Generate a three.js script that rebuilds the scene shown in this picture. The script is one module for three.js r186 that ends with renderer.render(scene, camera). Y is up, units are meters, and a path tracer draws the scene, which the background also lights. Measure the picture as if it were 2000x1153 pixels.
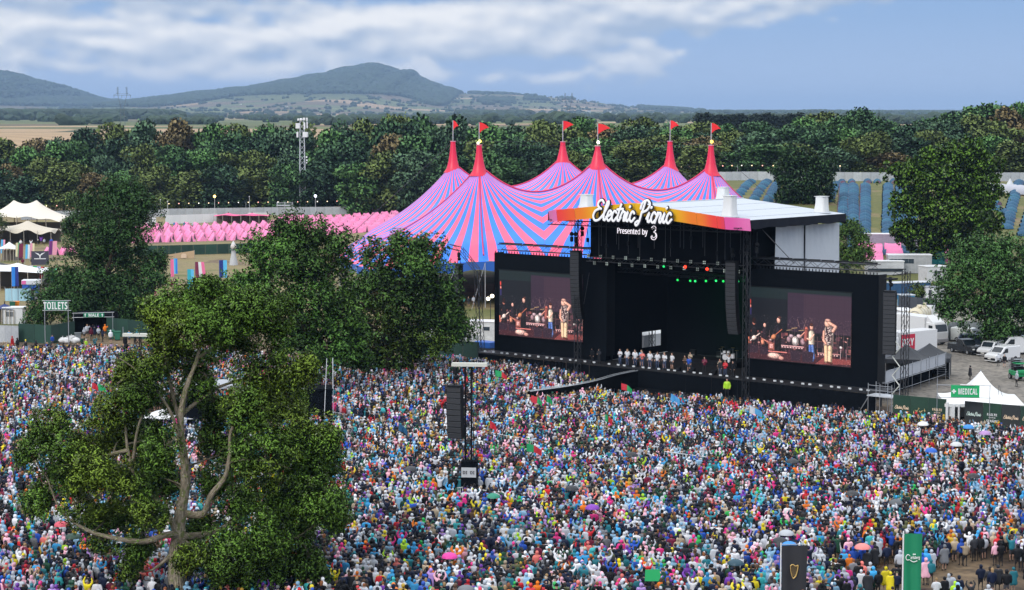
import * as THREE from 'three';
import { mergeGeometries } from 'three/addons/utils/BufferGeometryUtils.js';
import { RoundedBoxGeometry } from 'three/addons/geometries/RoundedBoxGeometry.js';
import { TextGeometry } from 'three/addons/geometries/TextGeometry.js';
import { FontLoader } from 'three/addons/loaders/FontLoader.js';

// ---------------------------------------------------------------- camera, sky, sun, exposure
const EYE = 31, FOCAL = 3889, PITCH = Math.atan((576.5 - 230) / FOCAL);
const scene = new THREE.Scene();
const camera = new THREE.PerspectiveCamera(2 * Math.atan(576.5 / FOCAL) * 180 / Math.PI, 2000 / 1153, 0.5, 60000);
camera.position.set(0, EYE, 0);
camera.rotation.x = -PITCH;
camera.updateMatrixWorld();
const renderer = new THREE.WebGLRenderer();
renderer.toneMapping = THREE.LinearToneMapping;
renderer.toneMappingExposure = 1.12;
renderer.shadowMap.enabled = true;

const sun = new THREE.DirectionalLight(new THREE.Color(1, 0.95, 0.90), 1.5);
sun.position.set(-190, 230, 60);
sun.target.position.set(10, 0, -230);
sun.shadow.radius = 50;
sun.castShadow = true;
Object.assign(sun.shadow.camera, { left: -300, right: 300, top: 300, bottom: -300, near: 1, far: 1500 });
scene.add(sun, sun.target);
scene.fog = new THREE.FogExp2(new THREE.Color(0.46, 0.67, 1.0), 0.00005);

// ---------------------------------------------------------------- random numbers and noise
function RNG(seed) {
  let a = seed >>> 0;
  return () => { a = (a + 0x6D2B79F5) >>> 0; let t = Math.imul(a ^ (a >>> 15), 1 | a); t = (t + Math.imul(t ^ (t >>> 7), 61 | t)) ^ t; return ((t ^ (t >>> 14)) >>> 0) / 4294967296; };
}
const clamp = (v, a = 0, b = 1) => Math.min(b, Math.max(a, v));
const ss = (a, b, v) => { const t = clamp((v - a) / (b - a)); return t * t * (3 - 2 * t); };
const lerp = (a, b, t) => a + (b - a) * t;
const perm = (() => { const r = RNG(7), p = new Uint16Array(512); for (let i = 0; i < 256; i++) p[i] = i; for (let i = 255; i > 0; i--) { const j = (r() * (i + 1)) | 0; const t = p[i]; p[i] = p[j]; p[j] = t; } for (let i = 0; i < 256; i++) p[i + 256] = p[i]; return p; })();
const hval = new Float32Array(256).map((_, i) => RNG(i * 31 + 5)());
function vnoise(x, y) {
  const xi = Math.floor(x), yi = Math.floor(y), fx = x - xi, fy = y - yi, u = fx * fx * (3 - 2 * fx), v = fy * fy * (3 - 2 * fy), X = xi & 255, Y = yi & 255;
  const a = hval[perm[perm[X] + Y]], b = hval[perm[perm[(X + 1) & 255] + Y]], c = hval[perm[perm[X] + ((Y + 1) & 255)]], d = hval[perm[perm[(X + 1) & 255] + ((Y + 1) & 255)]];
  return lerp(lerp(a, b, u), lerp(c, d, u), v);
}
function vnoise3(x, y, z) {
  const xi = Math.floor(x), yi = Math.floor(y), zi = Math.floor(z), fx = x - xi, fy = y - yi, fz = z - zi;
  const u = fx * fx * (3 - 2 * fx), v = fy * fy * (3 - 2 * fy), w = fz * fz * (3 - 2 * fz);
  const h = (i, j, k) => hval[perm[(perm[(perm[(xi + i) & 255] + yi + j) & 255] + zi + k) & 255]];
  return lerp(lerp(lerp(h(0, 0, 0), h(1, 0, 0), u), lerp(h(0, 1, 0), h(1, 1, 0), u), v), lerp(lerp(h(0, 0, 1), h(1, 0, 1), u), lerp(h(0, 1, 1), h(1, 1, 1), u), v), w);
}
function fbm(x, y, n = 5) { let s = 0, a = 0.5, t = 0; for (let i = 0; i < n; i++) { s += a * vnoise(x, y); t += a; x = x * 2.03 + 17.1; y = y * 2.03 + 9.7; a *= 0.5; } return s / t; }

// ---------------------------------------------------------------- the sky: evening-blue air with long banks of rain cloud
{
  const W = 4096, H = 2048, data = new Float32Array(W * H * 4);
  const mix = (a, b, t) => [lerp(a[0], b[0], t), lerp(a[1], b[1], t), lerp(a[2], b[2], t)];
  for (let j = 0; j < H; j++) {
    const el = ((j + 0.5) / H - 0.5) * 180;                     // rows run from nadir up to zenith
    for (let i = 0; i < W; i++) {
      let az = ((i + 0.5) / W - 0.25) * 360;                    // 0 straight ahead (-z), positive to the right
      if (az > 180) az -= 360;
      let c;
      if (el < -1) c = [0.30, 0.38, 0.50];
      else {
        const up = ss(0, 10, el);
        c = mix([0.45, 0.56, 0.76], [0.23, 0.39, 0.65], ss(-0.3, 4.4, el));
        c = mix(c, [0.30, 0.46, 0.74], up);
        if (el < 40) {
          // long banks: stretched along the horizon, denser to the left and higher up
          const west = ss(4.5, -3, az) * ss(-180, -40, az);
          const dens = (A, E) => {
            const x = A * 0.15, y = E * 0.66 + A * 0.022, big = fbm(x * 0.62 + 3.7, y * 0.8 + 1.3, 4), mid = fbm(x * 2.1 + 40, y * 1.9 + 7, 4), fine = fbm(A * 1.3 + 3, E * 2.9 + 5, 4);
            const bank = Math.exp(-Math.pow((E - 2.2 - 0.02 * A) / 1.0, 2)) * ss(3.4, -5, A) * ss(-60, -25, A);
            return big + 0.34 * (mid - 0.5) + 0.24 * (fine - 0.5) + 0.16 * bank + 0.07 * west * ss(0.9, 2, E) + 0.08 * ss(6, 20, E);
          };
          const here = dens(az, el), cov = ss(0.50, 0.60, here), n3 = fbm(az * 1.1 + 3, el * 2.1 + 5, 4);
          const lit = clamp(0.52 + 3.4 * (here - dens(az - 0.25, el + 0.28)) + 0.9 * (here - 0.66) * ss(3.6, 2.4, el) - 0.35 * ss(2.6, 3.6, el));
          const cloud = mix([0.40, 0.49, 0.63], [0.98, 0.96, 0.93], lit);
          c = mix(c, cloud, cov * 0.94);
          // low small heaps of cumulus, mostly over the hills to the left
          const k = fbm(az * 0.42 + 5, 2.3, 4), top = 1.2 + 1.7 * (fbm(az * 0.8 + 9, 4.2, 5) - 0.42);
          const heap = ss(0.50, 0.58, k + 0.14 * west - 0.05) * ss(0.95, 1.25, el + 0.35 * (n3 - 0.5)) * ss(0.14, -0.08, el - top - 0.6 * (n3 - 0.5));
          c = mix(c, [0.86, 0.86, 0.87], clamp(heap) * 0.8 * west);
        }
        // the bright rain-grey overcast overhead
        const over = ss(7, 34, el);
        if (over > 0) { const q = fbm(az * 0.03 + 60, el * 0.07, 4); c = mix(c, mix([1.05, 1.13, 1.25], [1.55, 1.57, 1.60], q), over); }
      }
      const o = (j * W + i) * 4; data[o] = c[0]; data[o + 1] = c[1]; data[o + 2] = c[2]; data[o + 3] = 1;
    }
  }
  const sky = new THREE.DataTexture(data, W, H, THREE.RGBAFormat, THREE.FloatType);
  sky.mapping = THREE.EquirectangularReflectionMapping; sky.magFilter = THREE.LinearFilter; sky.needsUpdate = true;
  scene.background = sky; scene.environment = sky;
}

// ---------------------------------------------------------------- helpers
const V = (x, y, z) => new THREE.Vector3(x, y, z);
function gp(px, py, h = 0) {                       // the point of the level y = h that is seen at a pixel of the photograph
  const d = V((px - 1000) / FOCAL, (576.5 - py) / FOCAL, -1).applyEuler(camera.rotation);
  return V(0, EYE, 0).addScaledVector(d, (h - EYE) / d.y);
}
function at(px, py, dist) {                        // the point at that pixel, so many metres ahead
  const d = V((px - 1000) / FOCAL, (576.5 - py) / FOCAL, -1).applyEuler(camera.rotation);
  return V(0, EYE, 0).addScaledVector(d, dist / -d.z);
}
function xAt(px, dist) { return at(px, 400, dist).x; }
function groundH(x, z) {
  const d = -z;
  let h = 13.3 * ss(335, 548, d) * ss(-60, 70, x);
  if (d > 600) {
    h += ss(600, 720, d) * 1.5 + ss(760, 1200, d) * (12 * ss(70, -60, x) + 8) + ss(1200, 9000, d) * 14;
    if (d > 6500) h += hill(x, d);
  }
  return h;
}
const ridge = [[-900, 200], [-300, 150], [-60, 138], [0, 135], [60, 141], [110, 156], [140, 166], [170, 181], [184, 194], [240, 199], [290, 208], [330, 200], [400, 190], [450, 182], [520, 174], [580, 163], [640, 153], [690, 141], [740, 133], [765, 138], [780, 146], [806, 144], [818, 156], [845, 167], [875, 176], [905, 184], [960, 185], [1040, 189], [1100, 194], [1150, 200], [1200, 208], [1260, 213], [1320, 217], [1400, 221], [1500, 224], [2600, 226]];
function hill(x, d) {
  const px = 1000 + x / 14000 * FOCAL;                // the ridge runs across the view, fourteen kilometres off
  let k = 1; while (k < ridge.length - 1 && ridge[k][0] < px) k++;
  const [p0, y0] = ridge[k - 1], [p1, y1] = ridge[k], y = lerp(y0, y1, ss(0, 1, clamp((px - p0) / (p1 - p0))));
  const dr = 14000 - 1000 * ss(300, 100, px), top = EYE + (230 - y) / FOCAL * dr - 36.5;
  const t = (d - dr) / (d < dr ? 4200 : 3400);
  return Math.max(0, top) * Math.exp(-t * t * 1.6) * (0.94 + 0.12 * fbm(x * 0.0016, d * 0.0016, 3));
}
function land(px, py, d0 = 1150) { for (let d = d0; d < 16000; d += 12) { const p = at(px, py, d); if (p.y <= groundH(p.x, p.z)) { p.y = groundH(p.x, p.z); return p; } } return at(px, py, 3000); }
const onGround = v => { v.y = groundH(v.x, v.z); return v; };

const used = {};
function numbered(n) { const k = used[n] = (used[n] ?? -1) + 1; return k ? `${n}_${String(k).padStart(3, '0')}` : n; }
function tag(o, label, category, group, kind) { if (label) o.userData.label = label; if (category) o.userData.category = category; if (group) o.userData.group = group; if (kind) o.userData.kind = kind; return o; }
function thing(name, label, category, pos = V(0, 0, 0), turn = 0, group) {
  const o = new THREE.Group(); o.name = numbered(name); o.position.copy(pos); o.rotation.y = turn; scene.add(o);
  return tag(o, label, category, group);
}
function shade(m) { m.castShadow = m.receiveShadow = true; return m; }
function clean(g) {
  let q = g.index ? g.toNonIndexed() : g;
  const o = new THREE.BufferGeometry();
  o.setAttribute('position', q.attributes.position);
  if (!q.attributes.normal) q.computeVertexNormals();
  o.setAttribute('normal', q.attributes.normal);
  o.setAttribute('uv', q.attributes.uv ?? new THREE.BufferAttribute(new Float32Array(q.attributes.position.count * 2), 2));
  return o;
}
const join = list => { list = [list].flat(3); return list.length === 1 ? list[0] : mergeGeometries(list.map(clean)); };
function part(parent, name, geoms, material, label) {
  const m = shade(new THREE.Mesh(join(geoms), material)); m.name = parent === scene ? numbered(name) : name; parent.add(m);
  if (label) m.userData.label = label;
  return m;
}
const one = (name, geoms, material, label, category, group, kind) => tag(part(scene, name, geoms, material), label, category, group, kind);
function copy(o, pos, turn, label, group) {
  const c = o.clone(); c.name = numbered(o.name.replace(/_\d{3}$/, '')); c.userData = { ...o.userData }; scene.add(c);
  if (pos) c.position.copy(pos);
  if (turn !== undefined) c.rotation.y = turn;
  if (label) c.userData.label = label;
  if (group) c.userData.group = group;
  return c;
}
// geometry shorthands
const move = (g, x, y, z) => g.translate(x, y, z);
const box = (w, h, d, x = 0, y = 0, z = 0, ry = 0) => { const g = new THREE.BoxGeometry(w, h, d); if (ry) g.rotateY(ry); return g.translate(x, y, z); };
const rbox = (w, h, d, r, x = 0, y = 0, z = 0) => new RoundedBoxGeometry(w, h, d, 2, r).translate(x, y, z);
function rod(a, b, r0, r1 = r0, n = 6) {
  const dir = b.clone().sub(a), L = dir.length(), g = new THREE.CylinderGeometry(r1, r0, L, n, 1);
  g.translate(0, L / 2, 0); g.applyQuaternion(new THREE.Quaternion().setFromUnitVectors(V(0, 1, 0), dir.normalize()));
  return g.translate(a.x, a.y, a.z);
}
const tube = (pts, r, n = 5, seg) => new THREE.TubeGeometry(new THREE.CatmullRomCurve3(pts), seg ?? pts.length * 3, r, n);
function lattice(a, b, w, step, r, n = 4) {          // a box truss between two points
  const out = [], dir = b.clone().sub(a), L = dir.length(); dir.normalize();
  const s1 = Math.abs(dir.y) > 0.9 ? V(1, 0, 0) : V(0, 1, 0), u = s1.clone().cross(dir).normalize(), v = dir.clone().cross(u).normalize();
  const c = (i, t) => a.clone().addScaledVector(dir, t).addScaledVector(u, (i & 1 ? 1 : -1) * w / 2).addScaledVector(v, (i & 2 ? 1 : -1) * w / 2);
  for (let i = 0; i < 4; i++) out.push(rod(c(i, 0), c(i, L), r, r, n));
  const k = Math.max(1, Math.round(L / step));
  for (let j = 0; j < k; j++) for (const [p, q] of [[0, 1], [1, 3], [3, 2], [2, 0]]) {
    const t0 = j * L / k, t1 = (j + 1) * L / k;
    out.push(rod(c(p, j % 2 ? t1 : t0), c(q, j % 2 ? t0 : t1), r * 0.6, r * 0.6, 3));
  }
  return out;
}
function extrude(points, depth, bevel = 0) {         // an outline in x, y given a thickness along z, centred
  const s = new THREE.Shape(points.map(p => new THREE.Vector2(p[0], p[1])));
  return new THREE.ExtrudeGeometry(s, { depth, bevelEnabled: bevel > 0, bevelSize: bevel, bevelThickness: bevel, bevelSegments: 1 }).translate(0, 0, -depth / 2);
}
function surface(nu, nv, f) {                        // a grid of points f(u, v) with smooth normals
  const p = [], uv = [], idx = [];
  for (let j = 0; j <= nv; j++) for (let i = 0; i <= nu; i++) { const q = f(i / nu, j / nv); p.push(q.x, q.y, q.z); uv.push(i / nu, j / nv); }
  for (let j = 0; j < nv; j++) for (let i = 0; i < nu; i++) { const a = j * (nu + 1) + i, b = a + 1, c = a + nu + 1, d = c + 1; idx.push(a, b, d, a, d, c); }
  const g = new THREE.BufferGeometry(); g.setAttribute('position', new THREE.Float32BufferAttribute(p, 3)); g.setAttribute('uv', new THREE.Float32BufferAttribute(uv, 2)); g.setIndex(idx); g.computeVertexNormals();
  return g;
}
const mats = {};
function M(color, rough = 0.8, more = {}) {
  const key = JSON.stringify([color, rough, more]);
  if (mats[key]) return mats[key];
  const c = Array.isArray(color) ? new THREE.Color().setRGB(...color) : new THREE.Color(color);
  return mats[key] = new (more.specularIntensity === undefined ? THREE.MeshStandardMaterial : THREE.MeshPhysicalMaterial)({ color: c, roughness: rough, side: THREE.DoubleSide, ...more });
}
const glowing = (hex, k) => M('#050505', 0.6, { emissive: new THREE.Color(hex), emissiveIntensity: k });
function texture(w, h, f, srgb = true) {             // f(u, v) -> r, g, b in 0..1, v upwards
  const d = new Uint8Array(w * h * 4);
  for (let j = 0; j < h; j++) for (let i = 0; i < w; i++) { const c = f((i + 0.5) / w, (j + 0.5) / h), o = (j * w + i) * 4; d[o] = clamp(c[0]) * 255; d[o + 1] = clamp(c[1]) * 255; d[o + 2] = clamp(c[2]) * 255; d[o + 3] = 255; }
  const t = new THREE.DataTexture(d, w, h); t.magFilter = THREE.LinearFilter; t.minFilter = THREE.LinearMipmapLinearFilter; t.wrapS = t.wrapT = THREE.RepeatWrapping;
  if (srgb) t.colorSpace = THREE.SRGBColorSpace; t.needsUpdate = true; return t;
}
const mixc = (a, b, t) => [lerp(a[0], b[0], t), lerp(a[1], b[1], t), lerp(a[2], b[2], t)];
const fonts = new FontLoader();
const bold = await fonts.loadAsync('fonts/droid/droid_sans_bold.typeface.json');
const regular = await fonts.loadAsync('fonts/droid/droid_sans_regular.typeface.json');
function text(str, size, depth = 0.03, font = bold, squeeze = 1) {   // centred on its own middle
  const g = new TextGeometry(str, { font, size, depth, curveSegments: 4 }); g.computeBoundingBox();
  const b = g.boundingBox; return g.translate(-(b.min.x + b.max.x) / 2, -(b.min.y + b.max.y) / 2, 0).scale(squeeze, 1, 1);
}
// weathering: a grain that multiplies a colour
const grain = texture(256, 256, (u, v) => { const n = 0.86 + 0.14 * fbm(u * 24, v * 24, 4) + 0.10 * (fbm(u * 5 + 9, v * 5, 3) - 0.5); return [n, n, n]; });
const bumpy = texture(256, 256, (u, v) => { const n = fbm(u * 16, v * 16, 5); return [n, n, n]; }, false);
// ---------------------------------------------------------------- the ground of the festival site
function sheet(xs, ds, uvf, h = groundH) {
  const p = [], uv = [], idx = [], n = xs.length;
  for (const d of ds) for (const x of xs) { p.push(x, h(x, -d), -d); uv.push(...uvf(x, d)); }
  for (let j = 0; j < ds.length - 1; j++) for (let i = 0; i < n - 1; i++) { const a = j * n + i; idx.push(a, a + 1, a + n + 1, a, a + n + 1, a + n); }
  const g = new THREE.BufferGeometry(); g.setAttribute('position', new THREE.Float32BufferAttribute(p, 3)); g.setAttribute('uv', new THREE.Float32BufferAttribute(uv, 2)); g.setIndex(idx); g.computeVertexNormals();
  return g;
}
function steps(a, b, s0, grow = 1) { const o = []; let v = a, s = s0; while (v < b) { o.push(v); v += s; s *= grow; } o.push(b); return o; }
const mirror = a => [...a.slice(1).reverse().map(v => -v), ...a];
const siteX = mirror([...steps(0, 160, 4), ...steps(190, 6000, 30, 1.25)]);
{
  const X0 = -130, XW = 260, D0 = 110, DW = 540;
  // what covers the ground: trodden mud in the arena, worn grass beyond, bare tracks
  const cover = (x, d) => {
    const n = fbm(x * 0.11, d * 0.11, 5), f = fbm(x * 0.9 + 7, d * 0.9, 4), g = fbm(x * 3.1, d * 3.1 + 3, 2);
    let mud = mixc([0.36, 0.29, 0.21], [0.52, 0.44, 0.33], f);
    mud = mixc(mud, [0.28, 0.215, 0.155], ss(0.52, 0.68, n) * 0.7);
    const worn = mixc([0.55, 0.48, 0.34], [0.48, 0.45, 0.28], f), green = mixc([0.33, 0.35, 0.15], [0.41, 0.41, 0.20], f);
    let grass = mixc(worn, green, ss(0.40, 0.62, n + 0.14 * ss(20, 80, x) - 0.16 * ss(0, -30, x)));
    const far = ss(268, 300, d + 14 * (n - 0.5)) ;
    let c = mixc(mud, grass, far * ss(0.30, 0.5, n + 0.25 * (f - 0.5) + 0.12));
    const yard = ss(38, 44, x - 8 * (n - 0.5)) * ss(195, 205, d) * ss(352, 330, d);     // gravelled yard behind the stage
    c = mixc(c, mixc([0.45, 0.44, 0.42], [0.60, 0.58, 0.55], f), yard * 0.85);
    const tread = 1 - 0.28 * ss(0.45, 0.75, g) * (1 - far * 0.6);
    return [c[0] * tread, c[1] * tread, c[2] * tread];
  };
  const wet = (x, d) => { const n = fbm(x * 0.16 + 3, d * 0.16 + 8, 4); return (0.35 + 0.65 * ss(14, 30, x)) * ss(0.50, 0.62, n) * ss(175, 150, d); };
  const map = texture(1536, 2048, (u, v) => { const x = X0 + u * XW, d = D0 + v * DW; const c = cover(x, d), w = 1 - 0.28 * wet(x, d); return [c[0] * w, c[1] * w, c[2] * w]; });
  const rough = texture(768, 1024, (u, v) => { const x = X0 + u * XW, d = D0 + v * DW; const r = lerp(0.88, 0.10, wet(x, d)); return [r, r, r]; }, false);
  const bump = texture(1024, 1024, (u, v) => { const x = X0 + u * XW, d = D0 + v * DW; const r = fbm(x * 2.2, d * 2.2, 3) * (1 - wet(x, d)); return [r, r, r]; }, false);
  map.wrapS = map.wrapT = rough.wrapS = rough.wrapT = bump.wrapS = bump.wrapT = THREE.MirroredRepeatWrapping;
  const mat = new THREE.MeshStandardMaterial({ map, roughnessMap: rough, roughness: 1, bumpMap: bump, bumpScale: 0.12 });
  const ds = [...steps(-600, 110, 60), ...steps(116, 640, 5)];
  one('ground', sheet(siteX, ds, (x, d) => [(x - X0) / XW, (d - D0) / DW]), mat, null, null, null, 'structure');
}
// ---------------------------------------------------------------- the countryside beyond the woods, up to the hills
const fieldSites = (() => { const r = RNG(21), s = []; for (let j = 0; j < 60; j++) for (let i = 0; i < 40; i++) s.push([(i - 20 + 0.9 * r()) * 270, 640 + (j + 0.9 * r()) * 330, r()]); for (const q of s) { if (q[1] < 1750 && q[0] < -190) q[2] = 0.08; else if (q[1] < 1900) q[2] = 0.45 + 0.25 * q[2]; } return s; })();   // a stubble field on the left, pasture beside it
function fieldAt(x, d) {                               // [nearest, second nearest distance, tone]
  const i0 = Math.floor(x / 270) + 20, j0 = Math.floor((d - 640) / 330); let a = 1e9, b = 1e9, t = 0;
  for (let j = Math.max(0, j0 - 1); j <= Math.min(59, j0 + 1); j++) for (let i = Math.max(0, i0 - 1); i <= Math.min(39, i0 + 1); i++) {
    const s = fieldSites[j * 40 + i], q = Math.hypot((s[0] - x) * 1.25, s[1] - d);
    if (q < a) { b = a; a = q; t = s[2]; } else if (q < b) b = q;
  }
  return [a, b, t];
}
function wooded(x, d) {                                // 0..1, where the hills carry woodland
  const rise = d > 6500 ? hill(x, d) : 0, px = 1000 + x / 14000 * FOCAL, n = fbm(x * 0.0009 + 5, d * 0.0006, 4);
  const T = 34 + 66 * ss(480, 590, px) * ss(900, 820, px), upper = ss(T, T + 34, rise + 60 * (n - 0.5)) * ss(930, 870, px);
  const leftHill = ss(30, 80, rise + 90 * (n - 0.5)) * ss(260, 160, px);
  return Math.max(upper, leftHill, ss(0.64, 0.70, n) * 0.9 * ss(3600, 4400, d));
}
{
  const X0 = -4500, XW = 9000, D0 = 640, DW = 19000;
  const map = texture(2048, 2048, (u, v) => {
    const x = X0 + u * XW, d = D0 + v * DW, [a, b, t] = fieldAt(x, d);
    let c = t < 0.16 ? mixc([0.66, 0.55, 0.42], [0.70, 0.60, 0.47], t / 0.16) : t < 0.75 ? mixc([0.34, 0.38, 0.20], [0.43, 0.46, 0.27], (t - 0.16) * 1.7) : [0.43, 0.37, 0.28];
    const row = 0.94 + 0.06 * Math.sin((x * Math.cos(t * 9) + d * Math.sin(t * 9)) * 0.35) + 0.1 * (fbm(x * 0.02, d * 0.02, 3) - 0.5);
    c = [c[0] * row, c[1] * row, c[2] * row];
    c = mixc(c, [0.17, 0.22, 0.12], ss(22, 7, b - a));
    return mixc(c, [0.15, 0.20, 0.11], wooded(x, d));
  });
  map.wrapS = map.wrapT = THREE.MirroredRepeatWrapping;
  const xs = mirror([...steps(0, 4400, 18, 1.012), ...steps(4700, 20000, 400, 1.3)]);
  const ds = [...steps(640, 2600, 24), ...steps(2640, 6400, 80), ...steps(6480, 19000, 110), ...steps(19400, 40000, 900, 1.2)];
  one('countryside', sheet(xs, ds, (x, d) => [(x - X0) / XW, (d - D0) / DW]), new THREE.MeshStandardMaterial({ map, roughness: 1 }), null, null, null, 'structure');
}
// ---------------------------------------------------------------- trees
function leafClump(seed, n, radius, len, wid) {        // a handful of small leaf blades
  const r = RNG(seed), p = [], nn = [], col = [];
  for (let i = 0; i < n; i++) {
    const c = V(r() - 0.5, r() - 0.5, r() - 0.5).normalize().multiplyScalar(radius * Math.cbrt(r()));
    c.y *= 0.6; const dir = V(r() - 0.5, r() * 0.6 - 0.36, r() - 0.5).normalize(), side = V(r() - 0.5, r() - 0.5, r() - 0.5).cross(dir).normalize();
    const a = len * (0.7 + 0.6 * r()), w = wid * (0.7 + 0.6 * r()), tone = 0.75 + 0.5 * r();
    const tip = c.clone().addScaledVector(dir, a), m = c.clone().addScaledVector(dir, a * 0.45), l = m.clone().addScaledVector(side, w / 2), q = m.clone().addScaledVector(side, -w / 2);
    const nor = dir.clone().cross(side).normalize(); if (nor.y < 0) nor.negate();
    nor.addScaledVector(V(0, 1, 0), 1.0).addScaledVector(c.clone().normalize(), 0.5).normalize();
    for (const v of [c, l, q, l, tip, q]) { p.push(v.x, v.y, v.z); nn.push(nor.x, nor.y, nor.z); col.push(tone, tone, tone * 0.95); }
  }
  const g = new THREE.BufferGeometry();
  g.setAttribute('position', new THREE.Float32BufferAttribute(p, 3)); g.setAttribute('normal', new THREE.Float32BufferAttribute(nn, 3)); g.setAttribute('color', new THREE.Float32BufferAttribute(col, 3));
  return g;
}
const leafMat = new THREE.MeshPhysicalMaterial({ color: 0xffffff, roughness: 0.55, side: THREE.DoubleSide, vertexColors: true, transmission: 0.2, thickness: 0, specularIntensity: 0.4 });
const barkMap = texture(256, 256, (u, v) => { const f = fbm(u * 6, v * 26, 4), s = fbm(u * 9 + 40, v * 9, 4), k = 0.55 + 0.6 * f; return mixc([k, k * 0.96, k * 0.9], [0.62, 0.72, 0.42], ss(0.54, 0.70, s) * 0.75).map((q, i) => q + (ss(0.66, 0.74, fbm(u * 14 + 7, v * 14, 3)) * 0.35)); }), barkBump = texture(256, 256, (u, v) => { const f = fbm(u * 7, v * 30, 5); return [f, f, f]; }, false);
const bark = M([0.105, 0.082, 0.060], 0.95, { map: barkMap, bumpMap: barkBump, bumpScale: 0.08 }), paleBark = M([0.42, 0.385, 0.32], 0.95, { map: barkMap, bumpMap: barkBump, bumpScale: 0.10 });
function limb(points, r0, r1, n = 7) {                // a tapering, slightly crooked limb
  const c = new THREE.CatmullRomCurve3(points), seg = Math.max(4, points.length * 4), g = new THREE.TubeGeometry(c, seg, 1, n), pos = g.attributes.position;
  for (let i = 0; i <= seg; i++) { const o = c.getPointAt(i / seg), r = lerp(r0, r1, Math.pow(i / seg, 0.8)); for (let j = 0; j <= n; j++) { const k = i * (n + 1) + j, w = r * (0.86 + 0.34 * vnoise3(o.x * 2.2 + j % n * 1.7, o.y * 1.6, o.z * 2.2 + j % n)); pos.setXYZ(k, o.x + (pos.getX(k) - o.x) * w, o.y + (pos.getY(k) - o.y) * w, o.z + (pos.getZ(k) - o.z) * w); } }
  g.computeVertexNormals(); const uv = g.attributes.uv, L = c.getLength(); for (let k = 0; k < uv.count; k++) uv.setXY(k, uv.getX(k) * L / 2.2, uv.getY(k) * Math.max(1, Math.round(r0 * 3))); return g;
}
// lobes: [x, y, z, rx, ry, rz] round the tree's foot; the clumps fill an uneven shell of each lobe
function fillCrown(tree, lobes, clump, perM2, seed, tone, opts = {}) {
  const r = RNG(seed), spots = [], { spread = 0.25, gap = 0.42, size = 1, autumn = 0 } = opts;
  for (const [x, y, z, rx, ry, rz, k = 1] of lobes) {
    const n = Math.round(4 * Math.PI * Math.pow((Math.pow(rx * ry, 1.6) + Math.pow(rx * rz, 1.6) + Math.pow(ry * rz, 1.6)) / 3, 1 / 1.6) * perM2 * k);
    for (let i = 0; i < n; i++) {
      const v = V(r() - 0.5, r() - 0.5, r() - 0.5); if (v.lengthSq() > 0.25) { i--; continue; }
      v.normalize(); const q = 0.34 + 0.78 * Math.pow(r(), 0.75), wob = 0.58 + 0.84 * vnoise3(v.x * 3.1 + x, v.y * 3.1 + y, v.z * 3.1 + z);
      const px = x + v.x * rx * q * wob, py = y + v.y * ry * q * wob, pz = z + v.z * rz * q * wob;
      if (vnoise3(px * 0.62 / size + 9, py * 0.75 / size, pz * 0.62 / size + seed) < gap * (0.8 + 0.35 * r())) continue;
      spots.push([px, py, pz, v]);
    }
  }
  const m = shade(new THREE.InstancedMesh(clump, leafMat, spots.length)), o = new THREE.Object3D(), c = new THREE.Color(), q1 = new THREE.Quaternion(), q2 = new THREE.Quaternion(); m.name = 'crown'; m.userData.kind = 'stuff';
  spots.forEach(([x, y, z, v], i) => {
    o.position.set(x, y, z); q1.setFromUnitVectors(V(0, 1, 0), V(v.x + (r() - 0.5) * 0.9, v.y + 0.35 + (r() - 0.5) * 0.9, v.z + (r() - 0.5) * 0.9).normalize()); o.quaternion.copy(q1.multiply(q2.setFromAxisAngle(V(0, 1, 0), r() * 6.3))); o.scale.setScalar(0.75 + 0.6 * r()); o.updateMatrix(); m.setMatrixAt(i, o.matrix);
    const n = vnoise3(x * 0.35 + seed, y * 0.35, z * 0.35), a = vnoise3(x * 0.23 + 50, y * 0.23, z * 0.23 + seed), t = 1 + spread * (r() - 0.5) + 0.7 * spread * (n - 0.5) * 2;
    c.setRGB(tone[0] * t * (1 + autumn * ss(0.52, 0.75, a) * 1.7), tone[1] * t * (1 + autumn * ss(0.52, 0.75, a) * 0.6), tone[2] * t); m.setColorAt(i, c);
  });
  tree.add(m); return m;
}
function limbsTo(lobes, rTrunk, fork, seed, lean = 0) { // trunk to the fork, then limbs that reach into the lobes
  const r = RNG(seed), out = [], f = V(lean, fork, 0);
  out.push(limb([V(0, -0.4, 0), V(lean * 0.2, fork * 0.4, 0.1), V(lean * 0.6, fork * 0.75, -0.1), f], rTrunk * 1.25, rTrunk * 0.78, 9));
  for (const [x, y, z, rx] of lobes) {
    const e = V(x, y, z), m = f.clone().lerp(e, 0.5).add(V((r() - 0.5) * rx * 0.6, (r() - 0.2) * rx * 0.4, (r() - 0.5) * rx * 0.6));
    const w = rTrunk * 0.5 * (0.6 + 0.4 * r());
    out.push(limb([f.clone().add(V(0, -0.5, 0)), f.clone().lerp(m, 0.5).add(V((r() - 0.5), r() * 0.6, (r() - 0.5))), m, e], w, w * 0.22, 6));
    for (let k = 0; k < 4; k++) { const d = V(r() - 0.5, r() - 0.3, r() - 0.5).normalize().multiplyScalar(rx * 0.8); out.push(limb([m.clone().lerp(e, 0.2 + 0.2 * k), m.clone().lerp(e, 0.5 + 0.12 * k).addScaledVector(d, 0.5), e.clone().add(d)], w * 0.3, w * 0.07, 4)); }
  }
  return out;
}
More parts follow.
